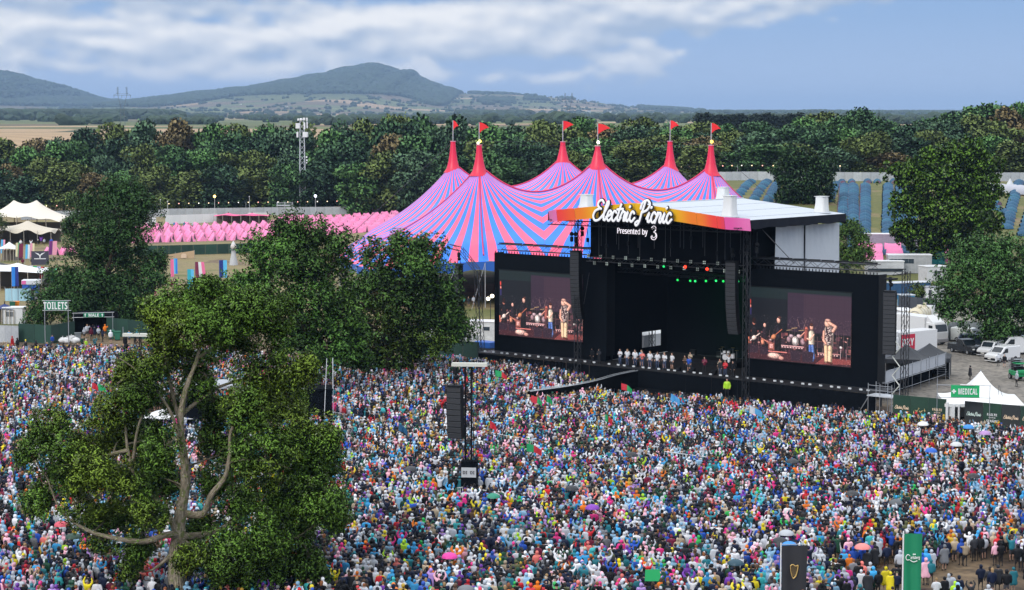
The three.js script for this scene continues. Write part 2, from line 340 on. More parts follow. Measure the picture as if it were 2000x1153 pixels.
// lobes given where they show in the photograph: [px, py, rx, ry, how far behind (+) or before (-) the foot, depth radius]
function lobesFrom(foot, list, k = 0.85) {
  return list.map(([px, py, rx, ry, dz = 0, rz]) => { const d = -foot.z + dz, c = at(px, py, d), m = d / FOCAL; return [c.x - foot.x, c.y - foot.y, c.z - foot.z, rx * m, ry * m, (rz ?? (rx + ry) / 2 * m * k)]; });
}
function withTwigs(limbs, lobes, seed) {                // join every lobe to the nearest limb with a branch and fine twigs
  const r = RNG(seed + 1), pts = [], out = [...limbs];
  for (const g of limbs.slice(1)) { const p = g.attributes.position, n = g.parameters.radialSegments + 1; for (let i = n * 3; i + n <= p.count; i += n) { const v = V(0, 0, 0); for (let j = 0; j < n - 1; j++) v.add(V(p.getX(i + j), p.getY(i + j), p.getZ(i + j))); pts.push(v.multiplyScalar(1 / (n - 1))); } }
  for (const [x, y, z, rx, ry] of lobes) {
    const e = V(x, y, z); let b = pts[0]; for (const p of pts) if (p.distanceToSquared(e) + (p.y > y ? 1 : 0) < b.distanceToSquared(e) + (b.y > y ? 1 : 0)) b = p;
    const m = b.clone().lerp(e, 0.5).add(V((r() - 0.5) * 0.5, 0.25 * r(), (r() - 0.5) * 0.5)); out.push(limb([b, m, e], 0.07, 0.03, 5));
    for (let k = 0; k < 7; k++) { const d = V((r() - 0.5) * 2 * rx, (r() - 0.4) * 1.6 * ry, (r() - 0.5) * 2 * rx), s = m.clone().lerp(e, 0.3 + 0.7 * r()); out.push(limb([s, s.clone().addScaledVector(d, 0.45).add(V(0, 0.15, 0)), e.clone().add(d)], 0.032, 0.008, 4)); }
  }
  return out;
}
function bigTree(name, label, foot, list, o) {
  const t = thing(name, label, 'tree', foot, 0, o.group), lobes = lobesFrom(foot, list);
  part(t, 'trunk', o.limbs ? withTwigs(o.limbs(), lobes, o.seed) : limbsTo(lobes, o.trunk, o.fork, o.seed, o.lean ?? 0), o.bark ?? bark);
  fillCrown(t, lobes, o.clump, o.perM2, o.seed, o.tone, o);
  return t;
}
const clumpNear = leafClump(3, 40, 0.44, 0.18, 0.068), clumpMid = leafClump(4, 30, 0.64, 0.29, 0.17), clumpFar = leafClump(5, 18, 0.85, 0.55, 0.36);

// the tall ash in front: a leaning stem, long bare limbs and loose hanging foliage
{
  const foot = gp(352, 1182);
  const d0 = -foot.z, P = (px, py, dz = 0) => at(px, py, d0 + dz).sub(foot);
  const list = [
    [350, 610, 62, 48, 0], [420, 592, 70, 40, 1], [490, 606, 66, 46, -1], [540, 632, 34, 36, 1], [395, 640, 72, 44, -2], [460, 655, 64, 44, 2], [325, 660, 40, 42, 1],
    [250, 735, 30, 44, 1], [275, 770, 40, 34, -1], [395, 720, 30, 40, 3], [225, 800, 44, 40, 0], [250, 850, 58, 44, 2], [98, 835, 46, 40, 0], [130, 880, 62, 46, -1], [110, 945, 52, 42, 1], [185, 930, 66, 44, -2], [150, 985, 78, 32, 0], [215, 1010, 70, 30, 2], [320, 880, 38, 40, -3], [290, 930, 54, 44, 3], [265, 1075, 36, 34, 0], [300, 1005, 40, 34, -3],
    [520, 722, 56, 52, 0], [545, 780, 54, 56, 2], [490, 800, 52, 60, -1], [560, 845, 62, 56, 0], [610, 905, 62, 52, 1], [520, 900, 66, 60, -2], [625, 980, 56, 54, -1], [555, 985, 66, 60, 2], [480, 985, 50, 54, 3], [390, 760, 34, 34, 1], [330, 780, 34, 36, 2], [300, 720, 30, 30, -1], [345, 700, 34, 30, 2], [415, 860, 34, 40, 3], [330, 940, 36, 36, 3], [420, 940, 34, 40, 4], [395, 1040, 40, 36, 3], [300, 860, 40, 36, 1], [180, 860, 44, 36, 1], [60, 880, 26, 34, 0], [75, 980, 34, 26, 1], [260, 960, 44, 34, -2], [590, 720, 30, 40, 0], [640, 860, 30, 40, 0], [660, 1010, 22, 34, 0], [400, 560, 36, 18, 0], [300, 610, 24, 28, 0], [550, 590, 24, 22, 0], [200, 1060, 30, 20, 0], [250, 1110, 26, 24, 0], [370, 1090, 30, 30, -3], [610, 1110, 40, 36, 1], [500, 1055, 62, 58, -2], [575, 1060, 52, 52, 1], [440, 1090, 54, 52, -3], [530, 1115, 62, 46, 0], [470, 1145, 60, 40, -1], [420, 800, 26, 34, 3], [455, 880, 36, 40, 3],
  ];
  const limbs = () => [
    limb([P(352, 1190), P(346, 1130), P(344, 1075), P(348, 1050)], 0.62, 0.46, 11),
    limb([P(348, 1056), P(352, 1000, 0.5), P(362, 950, 0.6), P(358, 890, 0.4), P(352, 830), P(360, 770, -0.3), P(385, 700), P(400, 640), P(420, 600)], 0.42, 0.05, 9),
    limb([P(346, 1058), P(340, 1030), P(330, 1010, -0.4), P(290, 960, -1), P(262, 930, -1), P(248, 870, -0.5), P(240, 790), P(228, 750)], 0.24, 0.04, 8),
    limb([P(348, 1048), P(332, 1044, -0.6), P(280, 1058, -1), P(225, 1052, -1.4), P(170, 1036, -1.2), P(120, 1000, -1), P(90, 930)], 0.24, 0.04, 8),
    limb([P(342, 1075), P(322, 1096, -0.3), P(300, 1112, -0.5), P(282, 1117)], 0.2, 0.04, 7),
    limb([P(366, 1005, 0.6), P(398, 1003, -0.8), P(412, 968, -1.4), P(440, 930, -1.6), P(448, 890, -1.4), P(452, 840, -1), P(500, 790)], 0.27, 0.05, 8),
    limb([P(352, 1050), P(420, 1040, 1.5), P(480, 1000, 2.4), P(560, 960, 2), P(620, 900, 1)], 0.26, 0.05, 7), limb([P(358, 890), P(330, 800, -0.6), P(262, 720, -1), P(232, 700, -1)], 0.16, 0.035, 6),
    limb([P(355, 1060), P(430, 1090, -0.8), P(500, 1070, -0.6), P(580, 1050)], 0.24, 0.05, 7), limb([P(354, 810), P(420, 760, 1), P(500, 730, 1), P(540, 690)], 0.16, 0.04, 6), limb([P(250, 880, -0.6), P(190, 890), P(130, 870), P(95, 830)], 0.14, 0.04, 6),
    limb([P(352, 830), P(330, 740, 0.5), P(320, 660), P(350, 600)], 0.15, 0.04, 6), limb([P(385, 700), P(450, 660), P(500, 610)], 0.12, 0.03, 6), limb([P(258, 915, -0.8), P(268, 840, -1), P(290, 770, -0.8), P(282, 735, -0.8)], 0.12, 0.04, 6),
  ];
  bigTree('ash_tree', 'tall ash with bare crooked limbs towering over the crowd in front', foot, list, { clump: clumpNear, perM2: 11.5, seed: 11, tone: [0.150, 0.292, 0.040], bark: paleBark, limbs, spread: 0.5, gap: 0.42, autumn: 0.3, size: 0.55 });
}
bigTree('oak_tree', 'dark oak with two stacked crowns behind the toilets sign', gp(190, 636), [
  [240, 372, 46, 30], [205, 400, 60, 36, 1], [270, 410, 44, 36, -1], [170, 440, 52, 36, 2], [235, 450, 62, 40, -2], [190, 490, 60, 34, 1], [260, 510, 50, 36, 1], [290, 540, 40, 30, -1], [130, 540, 44, 34, 1], [180, 555, 60, 40, -2], [240, 570, 62, 40, -1], [100, 590, 52, 36, 0], [150, 600, 50, 36, -3], [210, 620, 60, 34, -2], [270, 610, 40, 34, 1], [70, 622, 30, 20, -1], [310, 510, 24, 22, 0],
], { clump: clumpMid, perM2: 2.4, seed: 23, tone: [0.054, 0.133, 0.034], trunk: 0.9, fork: 5, spread: 0.6, gap: 0.36 });
bigTree('oak_tree', 'broad dark oak between the front ash and the striped big top', gp(602, 790), [
  [565, 450, 42, 34], [610, 462, 60, 40, 1], [660, 490, 40, 38, 0], [530, 490, 46, 44, -1], [590, 520, 66, 48, -2], [490, 530, 44, 44, 1], [650, 550, 46, 40, 1], [480, 580, 36, 44, 1], [540, 580, 60, 46, -1], [610, 600, 54, 44, -3], [670, 620, 44, 46, 0], [580, 660, 56, 44, 0], [640, 680, 56, 46, -2], [700, 680, 40, 44, 1], [610, 715, 40, 34, 1],
], { clump: clumpMid, perM2: 2.5, seed: 37, tone: [0.087, 0.198, 0.034], trunk: 0.8, fork: 6, spread: 0.75, gap: 0.38, autumn: 0.15 });
bigTree('oak_tree', 'rounded oak with rusty leaf tips standing in front of the big top', gp(758, 745), [
  [790, 480, 46, 30], [840, 495, 34, 34, 1], [745, 500, 46, 34, 0], [800, 530, 60, 44, -2], [860, 560, 44, 44, 0], [740, 560, 50, 40, -1], [700, 590, 40, 44, 1], [800, 600, 60, 46, -2], [870, 620, 46, 44, 0], [730, 640, 56, 46, -1], [830, 660, 56, 40, -1], [900, 640, 30, 30, 1], [770, 690, 60, 36, 0], [690, 690, 46, 34, 0], [720, 715, 40, 24, 0],
], { clump: clumpMid, perM2: 2.5, seed: 41, tone: [0.084, 0.183, 0.034], trunk: 0.8, fork: 5.5, spread: 0.75, gap: 0.38, autumn: 0.35 });
// trees round the yard and the camping field on the right
const rightTree = (name, label, foot, list, o) => bigTree(name, label, foot, list, { clump: clumpFar, perM2: 1.5, spread: 0.5, gap: 0.38, ...o });
rightTree('lime_tree', 'large bright green tree standing in the blue tent field', onGround(gp(1808, 540)), [
  [1830, 310, 40, 26], [1880, 300, 46, 28], [1920, 330, 38, 32], [1770, 345, 44, 34, 1], [1840, 355, 60, 40, -2], [1905, 375, 56, 40, 0], [1790, 400, 52, 38, -1], [1870, 420, 66, 40, -3], [1775, 450, 34, 30, 0], [1920, 430, 40, 34, 1], [1830, 470, 60, 34, 0], [1890, 475, 44, 30, 1],
], { seed: 51, tone: [0.158, 0.318, 0.034], trunk: 0.8, fork: 6 });
rightTree('oak_tree', 'wide dark tree overhanging the track beside the parked vans', onGround(gp(1930, 690)), [
  [1920, 490, 60, 34], [1975, 500, 50, 40, 1], [1870, 540, 52, 40, 0], [1935, 550, 66, 48, -2], [2000, 560, 60, 54, 0], [1855, 590, 36, 34, 1], [1910, 610, 62, 40, -1], [1980, 620, 60, 44, 0], [1950, 650, 40, 26, -1], [2050, 500, 60, 60, 1], [2060, 600, 60, 60, 0],
], { seed: 57, tone: [0.084, 0.194, 0.052], trunk: 0.7, fork: 5, clump: clumpMid, perM2: 1.9 });
rightTree('oak_tree', 'dark tree among the blue tents left of the bright green one', onGround(gp(1565, 480)), [
  [1560, 310, 34, 22], [1595, 330, 34, 28], [1535, 340, 30, 30], [1570, 360, 48, 34, -1], [1610, 365, 24, 26], [1540, 385, 32, 26], [1590, 400, 40, 30], [1560, 420, 40, 26, 1],
], { seed: 61, tone: [0.063, 0.149, 0.044], trunk: 0.6, fork: 4 });
rightTree('oak_tree', 'small loose tree rising behind the white stage side wall', onGround(gp(1655, 560)), [
  [1660, 445, 26, 18], [1680, 470, 26, 22], [1640, 470, 30, 26], [1665, 500, 34, 26, -1], [1640, 520, 26, 24], [1690, 500, 16, 18], [1650, 450, 20, 20, 2],
], { seed: 67, tone: [0.112, 0.217, 0.036], trunk: 0.35, fork: 3, clump: clumpMid, perM2: 1.9 });
rightTree('oak_tree', 'tree top peeping over the stage roof ridge', onGround(gp(1382, 520)), [[1380, 393, 28, 14], [1360, 400, 22, 16], [1402, 400, 22, 16], [1380, 420, 40, 24], [1375, 460, 44, 30]],
  { seed: 71, tone: [0.054, 0.105, 0.029], trunk: 0.4, fork: 4, autumn: 0.3 });
rightTree('hawthorn_bush', 'small scrubby tree beside the cream marquee on the left', onGround(gp(2, 478)), [[0, 432, 16, 14], [-14, 440, 18, 16], [8, 438, 10, 12]], { seed: 73, tone: [0.075, 0.116, 0.039], trunk: 0.2, fork: 1.6, clump: clumpMid });
rightTree('hawthorn_bush', 'small bush behind the blue container in the yard', onGround(gp(1795, 590)), [[1790, 565, 14, 12], [1798, 578, 14, 12]], { seed: 74, tone: [0.105, 0.155, 0.039], trunk: 0.12, fork: 1, clump: clumpMid, perM2: 2.4 });

// ---------------------------------------------------------------- the wood behind the hoarding: every crown a tree of its own
function woodCrown(seed, H, R, narrow = 1) {           // one mesh of leafy faces over a heap of lobes, foot at the origin
  const r = RNG(seed), p = [], nn = [], col = [], lobes = [];
  for (let i = 0; i < 26; i++) { const a = r() * 6.28, q = Math.sqrt(r()), y = 0.10 + 0.78 * r(), w = Math.sqrt(Math.max(0.05, 1 - Math.pow((y - 0.42) / 0.62, 2))); lobes.push([Math.cos(a) * q * R * 0.78 * w, y * H, Math.sin(a) * q * R * 0.78 * w, R * (0.30 + 0.24 * r()), R * (0.24 + 0.20 * r()) * narrow]); }
  lobes.push([0, H * 0.85, 0, R * 0.42, H * 0.13]);
  for (const [x, y, z, a, b] of lobes) {
    const n = Math.round(a * (a + b) * 17);
    for (let i = 0; i < n; i++) {
      const v = V(r() - 0.5, r() - 0.5, r() - 0.5); if (v.lengthSq() > 0.25) { i--; continue; } v.normalize(); if (v.y < -0.5 && r() < 0.6) continue;
      const q = (0.74 + 0.36 * r()) * (0.82 + 0.4 * vnoise3(v.x * 2.6 + x, v.y * 2.6 + y, v.z * 2.6 + z)), c = V(x + v.x * a * q, y + v.y * b * q, z + v.z * a * q);
      const dir = V(r() - 0.5, r() - 0.6, r() - 0.5).normalize(), side = V(r() - 0.5, r() - 0.5, r() - 0.5).cross(dir).normalize(), L = 0.55 + 0.5 * r(), w = 0.30 + 0.3 * r();
      const t = (0.86 + 0.28 * r()) * (0.82 + 0.36 * vnoise3(c.x * 0.4, c.y * 0.4, c.z * 0.4 + seed));
      const nor = v.clone().addScaledVector(V(r() - 0.5, r() - 0.5, r() - 0.5), 0.42).normalize();
      const e = c.clone().addScaledVector(dir, L), m = c.clone().addScaledVector(dir, L * 0.5), l = m.clone().addScaledVector(side, w), k = m.clone().addScaledVector(side, -w);
      for (const s of [c, l, k, l, e, k]) { p.push(s.x, s.y, s.z); nn.push(nor.x, nor.y, nor.z); col.push(t, t, t); }
    }
  }
  const g = new THREE.BufferGeometry();
  g.setAttribute('position', new THREE.Float32BufferAttribute(p, 3)); g.setAttribute('normal', new THREE.Float32BufferAttribute(nn, 3)); g.setAttribute('color', new THREE.Float32BufferAttribute(col, 3));
  return g;
}
const woodMat = {}, leafTone = (n, c) => woodMat[n] ??= new THREE.MeshStandardMaterial({ color: new THREE.Color().setRGB(...c), roughness: 0.8, side: THREE.DoubleSide, vertexColors: true });
const tones = [['deep green', [0.061, 0.149, 0.054]], ['mid green', [0.088, 0.205, 0.061]], ['fresh green', [0.121, 0.278, 0.068]], ['olive', [0.165, 0.228, 0.054]], ['rusty brown', [0.220, 0.169, 0.068]], ['blackish green', [0.045, 0.112, 0.050]], ['grey green', [0.101, 0.198, 0.099]]];
const crowns = Array.from({ length: 7 }, (_, i) => woodCrown(101 + i, 20, 6.6 + 0.5 * (i % 4)));
const trunkGeo = join([limb([V(0, -0.5, 0), V(0.2, 4, 0.1), V(-0.1, 9, 0), V(0.3, 15, 0.2)], 0.5, 0.14, 6), limb([V(0, 6, 0), V(1.6, 9, 0.6), V(2.9, 12, 1)], 0.2, 0.06, 5), limb([V(0, 7, 0), V(-1.5, 10, -0.4), V(-2.8, 13, -0.6)], 0.2, 0.06, 5)]);
{
  const skyline = [[-80, 262], [0, 264], [60, 268], [130, 264], [180, 252], [230, 242], [280, 234], [330, 230], [380, 236], [430, 244], [470, 243], [540, 247], [580, 236], [620, 224], [650, 230], [680, 242], [720, 227], [740, 214], [780, 213], [810, 217], [850, 219], [880, 224], [950, 236], [1010, 242], [1050, 233], [1090, 229], [1150, 230], [1200, 242], [1250, 226], [1300, 236], [1400, 238], [1450, 232], [1500, 242], [1560, 227], [1620, 214], [1700, 207], [1730, 217], [1748, 246], [1785, 240], [1812, 222], [1860, 217], [1900, 213], [1930, 201], [2000, 199], [2100, 195]];
  const topY = px => { let k = 1; while (k < skyline.length - 1 && skyline[k][0] < px) k++; const [a, ya] = skyline[k - 1], [b, yb] = skyline[k]; return lerp(ya, yb, clamp((px - a) / (b - a))); };
  const r = RNG(77), near = px => lerp(640, 568, ss(300, 1500, px)), names = ['front', 'second', 'third', 'rear'], taken = new Set();
  for (let rank = 3; rank >= 0; rank--) {
    for (let px = -60 + rank * 22; px < 2060; px += 52 + 16 * r()) {
      const q = px + (r() - 0.5) * 20, d = near(q) + 12 + rank * 24 + (r() - 0.5) * 8, pos = V(xAt(q, d), 0, -d); pos.y = groundH(pos.x, pos.z) - 0.3;
      const base = lerp(402, 332, ss(250, 1450, q)), y = rank === 3 ? topY(q) + (r() - 0.3) * 6 : lerp(base, topY(q), [0.46, 0.68, 0.86][rank]) + (r() - 0.5) * 22;
      const top = EYE + (230 - y) / FOCAL * d, H = clamp(top - pos.y, 7, 30);
      let k = (r() * 7) | 0; if (k === 4 && r() < 0.8) k = 3; if (k === 2 && r() < 0.4) k = 1;
      const where = q < 110 ? 'above the cream marquees' : q < 210 ? 'left of the dark oak' : q < 330 ? 'behind the dark oak' : q < 450 ? 'behind the amber lamp' : q < 545 ? 'left of the phone mast' : q < 640 ? 'behind the phone mast' : q < 740 ? 'right of the phone mast' : q < 850 ? 'left of the big top' : q < 960 ? 'behind the first tent peaks' : q < 1090 ? 'left of the middle tent peaks' : q < 1200 ? 'behind the middle tent peaks' : q < 1300 ? 'left of the last tent peaks' : q < 1420 ? 'behind the last tent peaks' : q < 1530 ? 'above the first blue tents' : q < 1640 ? 'above the dark tree in the camp' : q < 1760 ? 'above the long blue tent columns' : q < 1880 ? 'above the bright green tree' : 'at the right edge';
      for (let n = 0; n < 7 && taken.has(k + names[rank] + where); n++) k = (k + 1) % 7;
      taken.add(k + names[rank] + where);
      const [tn, tc] = tones[k], v = (r() * crowns.length) | 0, w = clamp(0.86 + 0.32 * r() + (H - 18) * 0.012, 0.7, 1.35);
      const t = thing('broadleaf_tree', `${tn} tree, ${names[rank]} rank of the wood, ${where}`, 'tree', pos, r() * 6.28, 'trees of the wood behind the hoarding');
      part(t, 'trunk', trunkGeo, bark); part(t, 'crown', crowns[v], leafTone(tn, tc)); t.scale.set(w, H / 20, w);
    }
  }
  // a dark spruce that stands above the other crowns, poplars beyond the wood
  const spruce = (() => { const q = RNG(9), p = []; for (let i = 0; i < 900; i++) { const y = 1 - Math.pow(q(), 0.7), a = q() * 6.28, R = (1 - y) * 2.4 + 0.2, e = V(Math.cos(a) * R, 3 + y * 19 - R * 0.35, Math.sin(a) * R), b = V(0, 3 + y * 19, 0), m = b.clone().lerp(e, 0.45), s = V(-Math.sin(a), 0, Math.cos(a)).multiplyScalar(0.3); for (const v of [m, e.clone().add(s), e.clone().sub(s)]) p.push(v.x, v.y, v.z); } const g = new THREE.BufferGeometry(); g.setAttribute('position', new THREE.Float32BufferAttribute(p, 3)); g.setAttribute('color', new THREE.Float32BufferAttribute(new Float32Array(p.length).fill(1), 3)); g.computeVertexNormals(); return g; })();
  for (const [px, y, d, l] of [[1247, 217, 640, 'black spruce tip standing above the wood behind the big top'], [1714, 208, 640, 'thin spruce tip at the right of the highest crowns']]) {
    const pos = V(xAt(px, d), 0, -d); pos.y = groundH(pos.x, pos.z); const t = thing('spruce_tree', l, 'tree', pos);
    part(t, 'trunk', rod(V(0, 0, 0), V(0, 20, 0), 0.25, 0.05), bark); part(t, 'crown', spruce, leafTone('spruce', [0.016, 0.034, 0.018])); t.scale.setScalar((EYE + (230 - y) / FOCAL * d - pos.y) / 22);
  }
  const poplar = woodCrown(211, 20, 2.1, 3.2);
  for (let px = 1362, k = 0; px < 1562; px += 8.6, k++) {
    const d = 1080 + 12 * r(), pos = V(xAt(px, d), 0, -d); pos.y = groundH(pos.x, pos.z);
    const t = thing('poplar_tree', 'slim grey green poplar in the straight row beyond the wood', 'tree', pos, r() * 6, 'row of poplars beyond the wood');
    part(t, 'crown', poplar, leafTone('poplar', [0.040, 0.070, 0.042])); part(t, 'trunk', trunkGeo, bark); t.scale.set(1.5, (EYE + (230 - 217 - 7 * r()) / FOCAL * d - pos.y) / 20, 1.5);
  }
}
// far hedgerow trees and hill woods: one mass
{
  const r = RNG(300), g = (() => { const a = new THREE.IcosahedronGeometry(1, 2), p = a.attributes.position; for (let i = 0; i < p.count; i++) { const x = p.getX(i), y = p.getY(i), z = p.getZ(i), k = 0.66 + 0.68 * vnoise3(x * 2.6 + 4, y * 1.9, z * 1.9); p.setXYZ(i, x * k, y * k, z * k); } a.computeVertexNormals(); return a; })();
  const list = [], m = new THREE.Object3D(), c = new THREE.Color();
  for (let i = 0; i < 260000 && list.length < 34000; i++) {
    const d = 2300 + 13200 * Math.pow(r(), 0.95), x = (r() - 0.5) * 0.60 * d, [a, b] = fieldAt(x, d), w = wooded(x, d);
    const hedge = b - a < 18 && vnoise(x * 0.012, d * 0.012) > 0.5, wood = w > 0.45 && r() < 0.85;
    if (hedge || wood) list.push([x, d, wood ? 16 + 9 * r() : 7 + 9 * r() * r()]);
  }
  const far = shade(new THREE.InstancedMesh(g, M('#ffffff', 0.95), list.length));
  list.forEach(([x, d, h], i) => { m.position.set(x, groundH(x, -d) + h * 0.42, -d); m.rotation.set(0, r() * 6, 0); m.scale.set(h * (0.55 + 0.35 * r()), h * 0.62, h * (0.55 + 0.3 * r())); m.updateMatrix(); far.setMatrixAt(i, m.matrix); const t = 0.7 + 0.6 * r(); c.setRGB(0.030 * t, 0.054 * t, 0.030 * t); far.setColorAt(i, c); });
  far.name = 'hedgerow_trees'; scene.add(far); tag(far, 'distant hedgerow trees and hill woods fading into blue haze', 'woodland', null, 'stuff');
}
// ---------------------------------------------------------------- people: bodies as one smooth surface each
function netMesh(sdf, lo, hi, cell, colour) {          // surface nets over a signed distance
  const nx = Math.ceil((hi[0] - lo[0]) / cell) + 1, ny = Math.ceil((hi[1] - lo[1]) / cell) + 1, nz = Math.ceil((hi[2] - lo[2]) / cell) + 1;
  const f = new Float32Array(nx * ny * nz), id = (i, j, k) => (k * ny + j) * nx + i;
  for (let k = 0; k < nz; k++) for (let j = 0; j < ny; j++) for (let i = 0; i < nx; i++) f[id(i, j, k)] = sdf(lo[0] + i * cell, lo[1] + j * cell, lo[2] + k * cell);
  const vert = new Int32Array(nx * ny * nz).fill(-1), p = [], idx = [];
  for (let k = 0; k < nz - 1; k++) for (let j = 0; j < ny - 1; j++) for (let i = 0; i < nx - 1; i++) {
    let x = 0, y = 0, z = 0, n = 0;
    for (let e = 0; e < 12; e++) {
      const ax = e >> 2, b = e & 1, c = (e >> 1) & 1, A = ax === 0 ? [0, b, c] : ax === 1 ? [b, 0, c] : [b, c, 0], B = ax === 0 ? [1, b, c] : ax === 1 ? [b, 1, c] : [b, c, 1];
      const fa = f[id(i + A[0], j + A[1], k + A[2])], fb = f[id(i + B[0], j + B[1], k + B[2])];
      if ((fa < 0) !== (fb < 0)) { const t = fa / (fa - fb); x += A[0] + (B[0] - A[0]) * t; y += A[1] + (B[1] - A[1]) * t; z += A[2] + (B[2] - A[2]) * t; n++; }
    }
    if (n) { vert[id(i, j, k)] = p.length / 3; p.push(lo[0] + (i + x / n) * cell, lo[1] + (j + y / n) * cell, lo[2] + (k + z / n) * cell); }
  }
  const quad = (a, b, c, d, flip) => { if (a < 0 || b < 0 || c < 0 || d < 0) return; flip ? idx.push(a, c, b, a, d, c) : idx.push(a, b, c, a, c, d); };
  for (let k = 1; k < nz - 1; k++) for (let j = 1; j < ny - 1; j++) for (let i = 1; i < nx - 1; i++) {
    const a = f[id(i, j, k)] < 0;
    if (a !== f[id(i + 1, j, k)] < 0) quad(vert[id(i, j - 1, k - 1)], vert[id(i, j, k - 1)], vert[id(i, j, k)], vert[id(i, j - 1, k)], !a);
    if (a !== f[id(i, j + 1, k)] < 0) quad(vert[id(i - 1, j, k - 1)], vert[id(i - 1, j, k)], vert[id(i, j, k)], vert[id(i, j, k - 1)], !a);
    if (a !== f[id(i, j, k + 1)] < 0) quad(vert[id(i - 1, j - 1, k)], vert[id(i, j - 1, k)], vert[id(i, j, k)], vert[id(i - 1, j, k)], !a);
  }
  const g = new THREE.BufferGeometry(); g.setAttribute('position', new THREE.Float32BufferAttribute(p, 3)); g.setIndex(idx); g.computeVertexNormals();
  if (colour) { const c = []; for (let i = 0; i < p.length; i += 3) c.push(...colour(p[i], p[i + 1], p[i + 2])); g.setAttribute('color', new THREE.Float32BufferAttribute(c, 3)); }
  return g;
}
const smin = (a, b, k) => { const h = clamp(0.5 + 0.5 * (b - a) / k); return b + (a - b) * h - k * h * (1 - h); };
function capsule(x, y, z, A, B, ra, rb) {
  const bx = B[0] - A[0], by = B[1] - A[1], bz = B[2] - A[2], px = x - A[0], py = y - A[1], pz = z - A[2], h = clamp((px * bx + py * by + pz * bz) / (bx * bx + by * by + bz * bz));
  return Math.hypot(px - bx * h, py - by * h, pz - bz * h) - lerp(ra, rb, h);
}
// joints of each pose; people face +z
function pose(kind) {
  const J = { arms: [], legs: [] };
  const sh = s => [0.185 * s, 1.385, -0.01];
  const arm = (s, e, h) => J.arms.push([sh(s), e, h]);
  if (kind === 'up') { arm(-1, [-0.33, 1.60, 0.06], [-0.24, 1.86, 0.10]); arm(1, [0.33, 1.60, 0.06], [0.22, 1.88, 0.12]); }
  else if (kind === 'phone') { arm(-1, [-0.27, 1.13, 0.03], [-0.18, 1.02, 0.22]); arm(1, [0.27, 1.34, 0.20], [0.14, 1.60, 0.30]); }
  else if (kind === 'fold') { arm(-1, [-0.28, 1.12, 0.02], [-0.06, 1.12, 0.22]); arm(1, [0.28, 1.12, 0.02], [0.06, 1.16, 0.22]); }
  else if (kind === 'face') { arm(-1, [-0.27, 1.12, 0.04], [-0.20, 0.93, 0.16]); arm(1, [0.30, 1.27, 0.14], [0.07, 1.46, 0.20]); }
  else { arm(-1, [-0.265, 1.12, -0.03], [-0.26, 0.86, 0.06]); arm(1, [0.265, 1.12, -0.03], [0.26, 0.86, 0.05]); }
  const w = kind === 'walk' ? 0.22 : 0.02;
  J.legs = [[[-0.095, 0.92, 0], [-0.10, 0.50, w * 0.8 + 0.02], [-0.105, 0.09, w - 0.02]], [[0.095, 0.92, 0], [0.10, 0.50, -w * 0.2 + 0.02], [0.105, 0.09, -w - 0.02]]];
  return J;
}
function bodySDF(J) {
  return (x, y, z) => {
    let d = capsule(x, y, z * 1.25, [0, 0.98, 0], [0, 1.28, 0], 0.145, 0.165);
    d = smin(d, capsule(x, y, z, [-0.13, 1.37, -0.01], [0.13, 1.37, -0.01], 0.07, 0.07), 0.08);
    for (const [a, b, c] of J.legs) { d = smin(d, Math.min(capsule(x, y, z, a, b, 0.09, 0.06), capsule(x, y, z, b, c, 0.06, 0.042)), 0.04); d = smin(d, capsule(x, y, z, [c[0], 0.045, c[2] - 0.03], [c[0] * 1.1, 0.04, c[2] + 0.15], 0.05, 0.042), 0.03); }
    for (const [a, b, c] of J.arms) { d = smin(d, Math.min(capsule(x, y, z, a, b, 0.058, 0.045), capsule(x, y, z, b, c, 0.043, 0.032)), 0.03); const h = [c[0] + (c[0] - b[0]) * 0.36, c[1] + (c[1] - b[1]) * 0.36, c[2] + (c[2] - b[2]) * 0.36]; d = smin(d, capsule(x, y, z, c, h, 0.036, 0.026), 0.02); d = smin(d, capsule(x, y, z, c, [c[0] - Math.sign(c[0]) * 0.05, (c[1] + h[1]) / 2, (c[2] + h[2]) / 2 + 0.02], 0.02, 0.012), 0.01); }
    d = smin(d, capsule(x, y, z, [0, 1.42, -0.01], [0, 1.52, 0.01], 0.06, 0.055), 0.04);
    const head = Math.hypot(x / 0.077, (y - 1.615) / 0.118, (z - 0.015) / 0.098) - 1; d = smin(d, head * 0.085, 0.02);
    d = smin(d, Math.hypot(x, y - 1.605, z - 0.118) - 0.018, 0.015);                          // nose
    return smin(d, Math.hypot(Math.abs(x) - 0.078, y - 1.61, z) - 0.018, 0.01);                 // ears
  };
}
const SKIN = [[0.56, 0.33, 0.24], [0.62, 0.39, 0.30], [0.45, 0.26, 0.18], [0.20, 0.11, 0.07]];
function bodyColour(legs, shoe, top, skin, J) {        // legs: [lower, upper] linear colours; bare calves carry the skin colour
  return (x, y, z) => {
    if (y < 0.13) return shoe;
    for (const [, b, c] of J.arms) if (Math.hypot(x - c[0], y - c[1], z - c[2]) < 0.13 && Math.hypot(x - c[0], y - c[1], z - c[2]) < Math.hypot(x - b[0], y - b[1], z - b[2])) return skin;
    if (y > 1.47) { if (z > 0.085 && Math.abs(y - 1.57) < 0.012 && Math.abs(x) < 0.03) return [0.35, 0.12, 0.10]; if (z > 0.07 && Math.abs(y - 1.63) < 0.012 && Math.abs(Math.abs(x) - 0.032) < 0.014) return [0.05, 0.035, 0.03]; return skin; }
    return y < 0.52 ? legs[0] : y < 0.96 ? legs[1] : top;
  };
}
const hoodSDF = (x, y, z) => { const o = Math.max(Math.hypot(x / 0.112, (y - 1.62) / 0.15, (z + 0.005) / 0.135) - 1, -3) * 0.12, cut = Math.hypot(x / 0.075, (y - 1.60) / 0.11, (z - 0.17) / 0.10) - 1; return Math.max(o, -cut * 0.08); };
